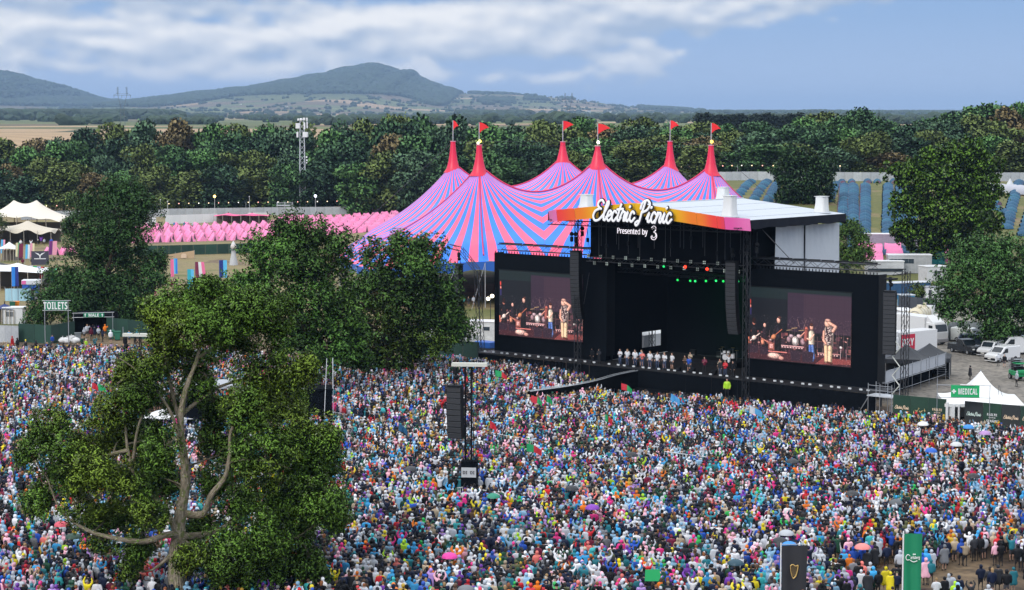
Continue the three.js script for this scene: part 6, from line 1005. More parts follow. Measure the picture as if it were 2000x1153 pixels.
// ---------------------------------------------------------------- masts, pylons, far houses, lamps
{
  const d = 640, t = thing('phone_mast', 'white lattice phone mast with stacked aerials before the wood', 'mast', onGround(V(xAt(591, d), 0, -d)), 0.2), H = 30.4, wm = M([0.62, 0.66, 0.70], 0.4, { metalness: 0.3 }), an = M([0.80, 0.82, 0.84], 0.5);
  for (let k = 0; k < 4; k++) { const w = x => lerp(1.0, 0.62, x / H), c = [[-1, -1], [1, -1], [1, 1], [-1, 1]][k], e = [[-1, -1], [1, -1], [1, 1], [-1, 1]][(k + 1) % 4]; part(t, 'leg', rod(V(c[0] * w(0), 0, c[1] * w(0)), V(c[0] * w(H), H, c[1] * w(H)), 0.11, 0.08), wm); part(t, 'bracing', Array.from({ length: 18 }, (_, i) => { const y0 = i * H / 18, y1 = y0 + H / 18, a = i % 2 ? c : e, b = i % 2 ? e : c; return rod(V(a[0] * w(y0), y0, a[1] * w(y0)), V(b[0] * w(y1), y1, b[1] * w(y1)), 0.05, 0.05, 4); }), wm); }
  for (const [x, y, z, w, h] of [[-1.4, 28, 0.4, 1.3, 1.7], [0.7, 28, 1, 0.55, 2.2], [1.6, 28.2, 0.4, 0.45, 2.0], [-1.5, 25.2, 0.2, 0.6, 1.8], [0.8, 25.2, 1, 1.4, 1.7], [1.7, 25.2, 0, 0.5, 1.6], [-1.2, 30, 0.2, 0.6, 0.7], [0.6, 30.2, 0.8, 0.8, 0.8], [1.6, 30, 0, 0.5, 1.2], [1.3, 18, 0.7, 0.5, 0.5], [1.4, 17, 0.7, 0.5, 0.5], [1.3, 16.2, 0.7, 0.4, 0.4]]) part(t, 'aerial', rbox(w, h, 0.3, 0.08, x, y, z), an);
  part(t, 'dish', new THREE.SphereGeometry(0.5, 12, 8, 0, 6.3, 0, 1.2).rotateX(Math.PI / 2).translate(-0.4, 30, 1), an);
  const pylon = (label, px, d0, h, s) => { const q = thing('pylon', label, 'pylon', onGround(V(xAt(px, d0), 0, -d0)), 0.1), m = M([0.10, 0.11, 0.12], 0.6), R = 0.16; const W = 5.2; part(q, 'tower', [[-1, -1], [1, -1], [-1, 1], [1, 1]].flatMap(([a, b]) => [rod(V(a * W * 0.55, 0, b * 2.6), V(a * 1.6, h * 0.45, b * 1.2), R), rod(V(a * 1.6, h * 0.45, b * 1.2), V(a * W, h * 0.8, b * 0.6), R)]).concat(Array.from({ length: 6 }, (_, i) => rod(V((i % 2 ? -1 : 1) * lerp(W * 0.5, 1.6, i / 6), h * 0.45 * i / 6, 0), V((i % 2 ? 1 : -1) * lerp(W * 0.5, 1.6, (i + 1) / 6), h * 0.45 * (i + 1) / 6, 0), R * 0.7))), m); part(q, 'cross_arm', [rod(V(-W * 1.9, h * 0.78, 0), V(W * 1.9, h * 0.78, 0), R), rod(V(-W * 1.9, h * 0.78, 0), V(-W, h * 0.84, 0), R), rod(V(W * 1.9, h * 0.78, 0), V(W, h * 0.84, 0), R), rod(V(-W, h * 0.82, 0), V(W, h * 0.82, 0), R)], m); for (const a of [-1, 1]) part(q, 'peak', lattice(V(a * W, h * 0.8, 0), V(a * W * 0.96, h, 0), 1.2, 2, R * 0.8), m); for (const a of [-1.8, -0.1, 1.8]) part(q, 'insulator', rod(V(a * W, h * 0.78, 0), V(a * W, h * 0.78 - 3.4, 0), 0.22, 0.1), m); };
  pylon('steel pylon standing above the wood on the left', 242, 2300, 44, 1); pylon('fainter steel pylon beyond the wood behind the big top', 1110, 2900, 42, 1);
  const r = RNG(65), names = ['white farmhouse left of centre below the hill', 'white gabled house beside the farmhouse', 'small white cottage right of the pylon', 'tiny white house below the right end of the hill', 'white farm sheds beyond the far pylon', 'long pale shed right of the far pylon', 'white cottage on the hill flank', 'grey roofed house at the foot of the hill'];
  [[308, 226], [318, 224], [272, 226], [967, 215], [1150, 219], [1190, 220], [470, 205], [560, 210]].forEach(([px, py, d0], i) => { const p = land(px, py), q = thing('house', names[i], 'house', p, 0.5 + r(), 'far white houses'), w = i === 4 || i === 5 ? 22 : 10, up = 0; part(q, 'wall', box(w, 5 + up, 7, 0, 2.5 - up * 0.0, 0), M([0.68, 0.68, 0.66], 0.8)); part(q, 'roof', extrude([[-3.9, 0], [3.9, 0], [0, 3.2]], w + 0.6).rotateY(Math.PI / 2).translate(0, 5 + up * 0.5, 0), M([0.16, 0.16, 0.17], 0.8)); for (const x of [-0.3, 0.1, 0.35]) part(q, 'window', box(1.1, 1.3, 0.1, x * w, 2.8, 3.52), M([0.05, 0.06, 0.07], 0.3)); part(q, 'chimney', box(0.9, 1.6, 0.9, w * 0.35, 8.2 + up * 0.5, 0), M([0.5, 0.5, 0.48], 0.8)); });
  // site lamps on posts and the string lights before the wood
  const lamp = (label, px, d0, h, lit, col) => { const p = onGround(V(xAt(px, d0), 0, -d0)), q = thing('lamp_post', label, 'lamp post', p, 0, 'lamps along the hoarding'); part(q, 'post', rod(V(0, 0, 0), V(0, h, 0), 0.09, 0.06), M([0.55, 0.57, 0.58], 0.5)); part(q, 'lamp', new THREE.SphereGeometry(lit ? 0.42 : 0.22, 10, 8).translate(0, h + 0.2, 0), lit ? glowing(col, 6) : M([0.5, 0.5, 0.5], 0.5)); };
  lamp('lit amber lamp post before the wood on the left', 419, 618, 6.4, true, '#ffcf70'); lamp('unlit lamp post left of the lit amber one', 313, 614, 5.5, false); lamp('unlit lamp post near the dark oak', 327, 614, 5, false); lamp('unlit lamp post right of the lit amber one', 487, 624, 6, false); lamp('slim unlit lamp post left of the phone mast', 616, 628, 6, true, '#dfe6ff');
  const bulbs = (label, pts) => { const a = pts[0], q = thing('string_lights', label, 'string lights', a), all = pts.map(p => p.clone().sub(a)), cv = new THREE.CatmullRomCurve3(all); part(q, 'cable', new THREE.TubeGeometry(cv, 40, 0.03, 4), blackMetal); const n = Math.round(cv.getLength() / 3.1); for (let i = 0; i <= n; i++) { const p = cv.getPointAt(i / n); part(q, 'bulb', new THREE.SphereGeometry(0.16, 7, 5).translate(p.x, p.y - 0.15, p.z), glowing(['#ffe6b8', '#fff6e6', '#ffd0a0', '#ffb0a0'][(i * 7) % 4], 2.6)); } for (const p of all) part(q, 'post', rod(V(p.x, p.y - 4.4, p.z), p, 0.06, 0.05), M([0.4, 0.42, 0.44], 0.5)); };
  const hung = (list, h) => list.map(([px, d0]) => onGround(V(xAt(px, d0), 0, -d0)).add(V(0, h, 0)));
  bulbs('string of warm bulbs along the hoarding on the left', hung([[90, 606], [306, 618], [480, 627], [690, 634], [830, 636]], 4.4)); bulbs('string of warm bulbs along the hoarding on the right', hung([[1330, 580], [1440, 566], [1540, 560], [1640, 558]], 4.4));
  const tw = thing('lookout_platform', 'scaffold lookout platform before the wood left of the phone mast', 'scaffold', onGround(V(xAt(556, 626), 0, -626))); part(tw, 'deck', box(5, 0.2, 2, 0, 3.3, 0), paleSteel); for (const x of [-2.4, 0, 2.4]) for (const z of [-0.9, 0.9]) part(tw, 'leg', rod(V(x, 0, z), V(x, 4.4, z), 0.06), paleSteel); part(tw, 'rail', [rod(V(-2.4, 4.3, 0.9), V(2.4, 4.3, 0.9), 0.05), rod(V(-2.4, 3.8, 0.9), V(2.4, 3.8, 0.9), 0.05)], paleSteel);
  copy(tw, onGround(V(xAt(1275, 600), 0, -600)), 0, 'scaffold lookout platform behind the big top');
  const fl = thing('floodlight_stand', 'floodlight stand with two bright lamps left of the stage', 'floodlight', gp(958, 640)); part(fl, 'post', rod(V(0, 0, 0), V(0, 4.4, 0), 0.06), darkSteel); for (const [x, y] of [[-0.35, 4.3], [0.25, 4.7]]) { const m = part(fl, 'lamp_head', rbox(0.5, 0.5, 0.3, 0.08, x, y, 0), blackMetal); part(m, 'lamp', new THREE.SphereGeometry(0.28, 10, 8).scale(1, 1, 0.5).translate(x, y, 0.2), glowing('#fff4d8', 5)); }
}
// ---------------------------------------------------------------- vehicles
const tyre = M([0.015, 0.015, 0.016], 0.9), rimM = M([0.4, 0.41, 0.42], 0.4, { metalness: 0.7 }), glass = M([0.02, 0.028, 0.035], 0.08), lampM = M([0.7, 0.7, 0.68], 0.2), tailM = M([0.35, 0.01, 0.01], 0.3);
function wheel(t, x, y, z, r, w = 0.24) { const m = part(t, 'wheel', new THREE.CylinderGeometry(r, r, w, 16).rotateX(Math.PI / 2).translate(x, y, z), tyre); part(m, 'rim', new THREE.CylinderGeometry(r * 0.6, r * 0.55, w + 0.02, 12).rotateX(Math.PI / 2).translate(x, y, z), rimM); }
function roadCar(name, label, cat, pos, turn, L, W, H, paint, prof, windows, group) { // outline in x (front +) and y, windows as outlines on the sides
  const t = thing(name, label, cat, pos, turn, group), p = M(paint, 0.25, { metalness: 0.1 });
  part(t, 'body', extrude(prof.map(([x, y]) => [x * L, y * H]), W - 0.14, 0.07), p);
  for (const w of windows) for (const s of [-1, 1]) part(t, 'side_window', extrude(w.map(([x, y]) => [x * L, y * H]), 0.02).translate(0, 0, s * (W / 2 + 0.006)), glass);
  const [a, b] = prof.windshield ?? [[0.27, 0.62], [0.14, 0.95]], dx = (b[0] - a[0]) * L, dy = (b[1] - a[1]) * H, q = Math.hypot(dx, dy); part(t, 'windscreen', box(q * 0.92, 0.03, W * 0.82).rotateZ(Math.atan2(dy, dx)).translate((a[0] + b[0]) / 2 * L + 0.07, (a[1] + b[1]) / 2 * H + 0.06, 0), glass);
  for (const s of [-1, 1]) { part(t, 'headlight', rbox(0.12, 0.2, 0.36, 0.04, 0.5 * L + 0.03, H * 0.42, s * W * 0.36), lampM); part(t, 'tail_light', rbox(0.06, 0.34, 0.16, 0.02, -0.5 * L - 0.06, H * 0.5, s * W * 0.42), tailM); part(t, 'mirror', rbox(0.12, 0.18, 0.2, 0.04, 0.2 * L, H * 0.64, s * (W / 2 + 0.12)), blackMetal); for (const x of [-0.31, 0.32]) wheel(t, x * L, 0.33, s * (W / 2 - 0.1), 0.33); }
  part(t, 'bumper', [rbox(0.16, 0.3, W * 0.96, 0.05, 0.5 * L + 0.05, H * 0.24, 0), rbox(0.16, 0.3, W * 0.96, 0.05, -0.5 * L - 0.05, H * 0.24, 0)], blackMetal); part(t, 'number_plate', box(0.02, 0.11, 0.5, 0.5 * L + 0.14, H * 0.26, 0), M([0.75, 0.75, 0.7], 0.5));
  return t;
}
const vanProf = Object.assign([[-0.5, 0.14], [0.5, 0.14], [0.5, 0.46], [0.40, 0.56], [0.25, 0.62], [0.12, 0.97], [0.06, 1], [-0.49, 1], [-0.5, 0.9]], { windshield: [[0.25, 0.62], [0.12, 0.96]] }), vanWin = [[[0.0, 0.62], [0.2, 0.62], [0.1, 0.9], [0.0, 0.9]]];
const suvProf = Object.assign([[-0.5, 0.2], [0.5, 0.2], [0.5, 0.5], [0.44, 0.58], [0.2, 0.62], [0.08, 0.97], [0, 1], [-0.44, 0.98], [-0.5, 0.62]], { windshield: [[0.2, 0.62], [0.08, 0.96]] }), suvWin = [[[-0.02, 0.64], [0.16, 0.64], [0.06, 0.9], [-0.02, 0.9]], [[-0.24, 0.64], [-0.04, 0.64], [-0.04, 0.9], [-0.24, 0.9]], [[-0.44, 0.64], [-0.26, 0.64], [-0.26, 0.9], [-0.41, 0.9]]];
const pickProf = Object.assign([[-0.5, 0.22], [0.5, 0.22], [0.5, 0.52], [0.44, 0.58], [0.2, 0.62], [0.1, 0.96], [-0.1, 1], [-0.14, 0.62], [-0.5, 0.6]], { windshield: [[0.2, 0.62], [0.1, 0.95]] });
const white = [0.74, 0.75, 0.76];
roadCar('van', 'white panel van nearest the medical tent with a person at its door', 'van', gp(1958, 706), 3.75, 4.6, 1.85, 1.9, white, vanProf, vanWin);
roadCar('van', 'long white van behind the nearest parked van', 'van', gp(1975, 692), 3.35, 5.4, 2.0, 2.3, white, vanProf, vanWin);
roadCar('van', 'small white van at the left end of the parked vans', 'van', gp(1935, 694), 4.0, 4.2, 1.8, 1.8, white, vanProf, vanWin);
roadCar('pickup_truck', 'black pickup truck facing the track beside the vans', 'pickup truck', gp(1886, 690), -1.15, 5.2, 1.95, 1.85, [0.02, 0.024, 0.03], pickProf, suvWin.slice(0, 1));
roadCar('car', 'dark blue car behind the black pickup truck', 'car', gp(1906, 676), -0.2, 4.6, 1.85, 1.6, [0.03, 0.05, 0.08], suvProf, suvWin);
roadCar('van', 'white and green van beneath the wide dark tree', 'van', gp(1893, 668), -0.6, 4.6, 1.9, 1.9, [0.6, 0.62, 0.6], vanProf, vanWin);
{ // lorries
  const lorry = (label, pos, turn, boxCol, L, H, cabCol) => {
    const t = thing('lorry', label, 'lorry', pos, turn); part(t, 'cargo_box', rbox(L, H, 2.5, 0.05, -1.2, 1.1 + H / 2, 0), M(boxCol, 0.4)); part(t, 'cab', extrude([[0, 0.55], [1.9, 0.55], [1.95, 1.7], [1.6, 2.9], [0.1, 3.0]], 2.2, 0.08).translate(L / 2 - 1.05, 0, 0), M(cabCol, 0.3)); part(t, 'windscreen', box(0.05, 1.0, 2.0).rotateZ(0.28).translate(L / 2 + 0.80, 2.3, 0), glass); for (const s of [-1, 1]) { part(t, 'side_window', box(0.8, 0.7, 0.03, L / 2 - 0.05, 2.3, s * 1.19), glass); part(t, 'headlight', rbox(0.1, 0.25, 0.4, 0.04, L / 2 + 0.92, 1.0, s * 0.85), lampM); for (const x of [L / 2 - 0.1, -1.8, -3.0]) wheel(t, x, 0.5, s * 1.05, 0.5, 0.3); }
    part(t, 'wind_deflector', extrude([[0, 0], [1.2, 0], [0, 0.9]], 2.1, 0.04).translate(L / 2 - 0.95, 3.05, 0), M(cabCol, 0.3)); part(t, 'bumper', rbox(0.3, 0.5, 2.3, 0.08, L / 2 + 0.9, 0.6, 0), M([0.3, 0.3, 0.32], 0.5)); part(t, 'chassis', box(L + 1, 0.25, 1.2, -0.6, 0.85, 0), blackMetal); return t;
  };
  lorry('white box lorry parked on the track facing the stage', gp(1797, 668), -1.05, [0.70, 0.71, 0.72], 7, 2.6, white);
  const r = lorry('white lorry with a red curtain side beside the black tents', gp(1768, 702), -2.5, [0.72, 0.72, 0.73], 7, 2.6, white), red = M([0.56, 0.02, 0.06], 0.5); for (const s of [-1, 1]) part(r, 'side_curtain', box(2.6, 2.0, 0.03, 0.9, 2.4, s * 1.27), red); for (const s of [-1, 1]) part(r, 'lettering', text('DRY', 0.95, 0.02, bold, 0.9).rotateY(s > 0 ? 0 : Math.PI).translate(0.9, 2.4, s * 1.30), M([0.8, 0.8, 0.8], 0.5));
  const t = thing('tanker_truck', 'cream vacuum tanker seen from behind on the track', 'tanker truck', gp(1797, 642), 1.15), cream = M([0.66, 0.60, 0.44], 0.35), Z = Math.PI / 2;
  part(t, 'tank', [new THREE.CylinderGeometry(1.2, 1.2, 5.4, 24).rotateZ(Z).translate(-0.6, 2.1, 0), new THREE.SphereGeometry(1.2, 24, 10).scale(0.35, 1, 1).translate(-3.3, 2.1, 0), new THREE.SphereGeometry(1.2, 24, 10).scale(0.35, 1, 1).translate(2.1, 2.1, 0)], cream);
  for (const x of [-2.8, -1.2, 0.4, 1.8]) part(t, 'tank_band', new THREE.TorusGeometry(1.22, 0.05, 5, 24).rotateY(Z).translate(x, 2.1, 0), M([0.5, 0.45, 0.34], 0.5)); part(t, 'rear_door', new THREE.TorusGeometry(0.8, 0.07, 6, 24).rotateY(Z).translate(-3.66, 2.1, 0), M([0.45, 0.42, 0.36], 0.5)); part(t, 'manhole', new THREE.CylinderGeometry(0.35, 0.35, 0.35, 14).translate(-0.6, 3.4, 0), cream); part(t, 'pump', [new THREE.CylinderGeometry(0.25, 0.25, 0.7, 12).translate(1.2, 3.4, 0.4), new THREE.SphereGeometry(0.3, 10, 8).translate(-2.4, 3.5, 0.5)], cream); part(t, 'cab', extrude([[0, 0.6], [2.1, 0.6], [2.1, 1.8], [1.8, 3.0], [0, 3.0]], 2.2, 0.08).translate(2.8, 0, 0), M(white, 0.3)); part(t, 'windscreen', box(0.05, 1.0, 1.9, 4.95, 2.35, 0), glass); part(t, 'chassis', box(8, 0.3, 1.3, 0.6, 0.8, 0), blackMetal); part(t, 'hose_rack', [rod(V(-3.2, 1.0, 1.25), V(1.8, 1.0, 1.25), 0.13, 0.13, 8), rod(V(-3.2, 1.0, -1.25), V(1.8, 1.0, -1.25), 0.13, 0.13, 8)], M([0.25, 0.24, 0.22], 0.7)); for (const s of [-1, 1]) { for (const x of [-2.6, -1.4, 3.9]) wheel(t, x, 0.52, s * 1.05, 0.52, 0.32); part(t, 'tail_light', box(0.06, 0.2, 0.4, -3.45, 0.9, s * 0.9), tailM); }
  // green utility vehicle and a stack of barriers
  const g = thing('utility_vehicle', 'green utility buggy loaded with steel barriers at the right edge', 'utility vehicle', gp(1990, 742), -1.4), gr = M([0.01, 0.26, 0.09], 0.4); part(g, 'body', [rbox(2.8, 0.6, 1.4, 0.1, 0, 0.8, 0), rbox(0.8, 0.4, 1.3, 0.1, 1.2, 1.1, 0)], gr); part(g, 'roof', rbox(1.4, 0.08, 1.3, 0.03, 0.2, 2.0, 0), gr); part(g, 'roll_cage', [[0.8, 0.6], [0.8, -0.6], [-0.4, 0.6], [-0.4, -0.6]].map(([x, z]) => rod(V(x, 1, z), V(x, 2, z), 0.04)), blackMetal); part(g, 'seat', rbox(0.5, 0.5, 1.2, 0.1, 0, 1.3, 0), blackMetal); for (const s of [-1, 1]) for (const x of [-0.9, 1.0]) wheel(g, x, 0.35, s * 0.65, 0.35); const load = part(g, 'barrier_load', Array.from({ length: 7 }, (_, i) => box(1.9, 0.06, 1.1, -0.9, 1.2 + i * 0.2, 0)), steel); part(load, 'strap', box(0.08, 1.5, 1.14, -0.9, 1.8, 0), tyre);
}
// ---------------------------------------------------------------- cabins and trailers beyond the yard
{
  const cabin = (label, px, py, w, h, dp, turn, col, roofCol, o = {}) => { const t = thing(o.name ?? 'site_cabin', label, o.cat ?? 'cabin', onGround(gp(px, py)), turn); t.position.y += o.up ?? 0; part(t, 'wall', box(w, h, dp, 0, h / 2, 0), M(col, 0.5, { map: grain })); part(t, 'roof', rbox(w + 0.2, 0.16, dp + 0.2, 0.04, 0, h + 0.08, 0), M(roofCol, 0.4)); const f = dp / 2 + 0.02; for (const [x, y, a, b, c] of o.windows ?? []) { const m = part(t, 'window', box(a, b, 0.05, x, y, f), M(c ?? [0.03, 0.045, 0.06], 0.15)); part(m, 'frame', [box(a + 0.12, 0.06, 0.07, x, y + b / 2, f), box(a + 0.12, 0.06, 0.07, x, y - b / 2, f)], M([0.6, 0.6, 0.6], 0.5)); } for (const [x, a, b] of o.doors ?? []) { const m = part(t, 'door', box(a, b, 0.05, x, b / 2 + 0.05, f), M(o.doorCol ?? [0.7, 0.71, 0.72], 0.5)); part(m, 'handle', box(0.06, 0.2, 0.06, x + a * 0.38, b * 0.5, f + 0.04), darkSteel); } for (let i = 0; i < (o.ribs ?? 0); i++) part(t, 'rib', box(0.06, h * 0.96, 0.05, -w / 2 + (i + 0.5) * w / o.ribs, h / 2, f), M(col, 0.5)); return t; };
  cabin('long lilac grey trailer with a white roof edge in the yard', 1744, 524, 11.5, 3.2, 3, -0.12, [0.36, 0.36, 0.42], [0.76, 0.77, 0.79], { ribs: 9 });
  cabin('grey cabin with a long dark window beneath the bright green tree', 1775, 548, 8.2, 3.4, 3, -0.05, [0.42, 0.43, 0.44], [0.74, 0.75, 0.77], { windows: [[-1.6, 2.3, 4.6, 1.0]], ribs: 12 });
  cabin('white trailer with a dark lower band right of the right screen', 1727, 550, 7, 2.5, 2.6, 0.0, [0.70, 0.71, 0.73], [0.78, 0.79, 0.8], { windows: [[0, 0.9, 6.6, 0.7]] });
  cabin('blue shipping container in the yard', 1774, 582, 7.4, 2.6, 2.5, 0.35, [0.03, 0.10, 0.22], [0.60, 0.64, 0.70], { name: 'shipping_container', cat: 'container', ribs: 16 });
  cabin('white upper cabin with three small windows in the yard', 1822, 568, 4.2, 2.6, 3, 0.35, [0.66, 0.67, 0.68], [0.72, 0.73, 0.75], { up: 1.4, windows: [[-0.5, 1.6, 0.3, 0.6], [-0.1, 1.6, 0.3, 0.6], [0.3, 1.6, 0.3, 0.6]] });
  cabin('small white cabin with a narrow dark doorway in the yard', 1823, 590, 3.4, 2.5, 2.4, 0.15, [0.76, 0.77, 0.78], [0.30, 0.32, 0.36], { doors: [[-1.0, 0.5, 2.1]], doorCol: [0.04, 0.045, 0.05], windows: [[1.1, 1.9, 0.5, 0.4]] });
  cabin('turquoise hoarding cabin behind the yard trees', 1828, 538, 3, 3, 2.2, 0, [0.02, 0.36, 0.40], [0.3, 0.5, 0.52]);
  cabin('small blue cabin beside the shipping container', 1770, 598, 2.2, 1.8, 2, 0.2, [0.03, 0.22, 0.42], [0.5, 0.55, 0.6]);
  cabin('white van body half hidden behind the right speaker array', 1766, 640, 2.2, 2.6, 5, 0.1, [0.72, 0.73, 0.74], [0.76, 0.77, 0.78]);
  for (const [px, py, col, l] of [[872, 662, [0.70, 0.72, 0.74], 'white trailer behind the rounded oak'], [940, 664, [0.70, 0.72, 0.72], 'white trailer beside the left stage screen']]) cabin(l, px, py, 5, 2.6, 2.4, -0.2, col, [0.76, 0.77, 0.78], { windows: [[1, 1.7, 0.9, 0.6]] });
  const bt = (label, px, py, w) => { const t = thing('black_gazebo', label, 'gazebo', gp(px, py), -0.25), m = M([0.022, 0.026, 0.034], 0.55), E = 2.5; part(t, 'roof', surface(32, 8, (u, v) => { const q = u * 4, e = Math.floor(q) % 4, f = (q % 1) * 2 - 1, [a, b] = e === 0 ? [f, 1] : e === 1 ? [1, -f] : e === 2 ? [-f, -1] : [-1, f], k = 1 - v; return V(a * w * k, E + 1.5 * Math.pow(v, 1.4), b * w * k); }), m); for (const [a, b, r] of [[0, 1, 0], [1, 0, 1], [-1, 0, 1], [0, -1, 0]]) part(t, 'valance', r ? box(0.04, 0.5, w * 2, a * w, E - 0.25, 0) : box(w * 2, 0.5, 0.04, 0, E - 0.25, b * w), m); part(t, 'back_wall', box(w * 2, E, 0.04, 0, E / 2, -w * 0.97), m); part(t, 'side_wall', box(0.04, E, w * 1.9, w * 0.97, E / 2, 0), m); for (const a of [-1, 1]) for (const b of [-1, 1]) part(t, 'leg', rod(V(a * w * 0.98, 0, b * w * 0.98), V(a * w * 0.98, E, b * w * 0.98), 0.05), steel); };
  bt('black gazebo nearer the track beside the stage', 1815, 735, 2.5); bt('black gazebo half behind the right speaker tower', 1770, 738, 2.6);
  // scaffold ramp with grey sheeting
  const a = gp(1728, 784), b = gp(1846, 744), t = thing('scaffold_ramp', 'grey sheeted scaffold ramp rising beside the right screen', 'ramp', a), L = Math.hypot(b.x - a.x, b.z - a.z); t.rotation.y = -Math.atan2(b.z - a.z, b.x - a.x);
  part(t, 'deck', surface(4, 1, (u, v) => V(u * L, 1.9, -1.6 * v)), deckMat); for (let i = 0; i < 6; i++) part(t, 'sheeting', surface(8, 4, (u, v) => V((i + u * 0.98) * L / 6, 2.0 + v * 1.25, 0.04 * Math.sin(u * 9 + i * 2))), M([0.46, 0.48, 0.52], 0.6)); for (let i = 0; i <= 7; i++) part(t, 'standard', rod(V(i * L / 7, 0, 0.06), V(i * L / 7, 3.5, 0.06), 0.03), steel); part(t, 'ledger', [0.8, 1.9, 3.3].map(y => rod(V(0, y, 0.08), V(L, y, 0.08), 0.03)), steel); part(t, 'under_cloth', box(L, 1.8, 0.04, L / 2, 0.9, -1.5), blackCloth); for (let i = 0; i < 6; i++) part(t, 'stair_tread', box(0.5, 0.06, 1.2, L + 0.2 + i * 0.35, 1.8 - i * 0.3, -0.8), steel);
  const s = sThing('scaffold_stair', 'open scaffold stair at the right corner of the stage', 'scaffold', 29.4, 0, 3.2); for (const x of [-1.4, 0, 1.4]) for (const z of [-0.8, 0.8]) part(s, 'standard', rod(V(x, 0, z), V(x, 3.4, z), 0.04), steel); part(s, 'landing', box(3, 0.12, 1.8, 0, 2.1, 0), paleSteel); part(s, 'rail', [rod(V(-1.4, 3.2, 0.8), V(1.4, 3.2, 0.8), 0.03), rod(V(-1.4, 2.7, 0.8), V(1.4, 2.7, 0.8), 0.03), rod(V(-2.6, 0, 0.8), V(-1.2, 2.2, 0.8), 0.05)], steel);
  const k = thing('ratchet_crates', 'red flight cases stacked behind the printed hoarding', 'flight case', gp(1866, 800), 0.2); part(k, 'case', [rbox(2.2, 0.9, 1.1, 0.05, 0, 0.85, 0)], M([0.5, 0.02, 0.02], 0.5)); part(k, 'case', rbox(1.8, 0.7, 1, 0.05, 1.9, 0.7, 0.3), M([0.5, 0.02, 0.02], 0.5)); part(k, 'dolly', rbox(4.4, 0.3, 1.2, 0.05, 0.8, 0.2, 0), blackMetal);
  const w = thing('wooden_crate', 'brown crate with a red label behind the printed hoarding', 'crate', gp(1792, 800), 0.3); part(w, 'box', rbox(1.6, 1.1, 1, 0.03, 0, 0.55, 0), M([0.22, 0.09, 0.04], 0.8)); part(w, 'label', box(0.7, 0.4, 0.02, 0, 0.6, 0.52), M([0.6, 0.3, 0.06], 0.6)); part(w, 'lid', box(1.64, 0.08, 1.04, 0, 1.14, 0), M([0.26, 0.11, 0.05], 0.8));
}
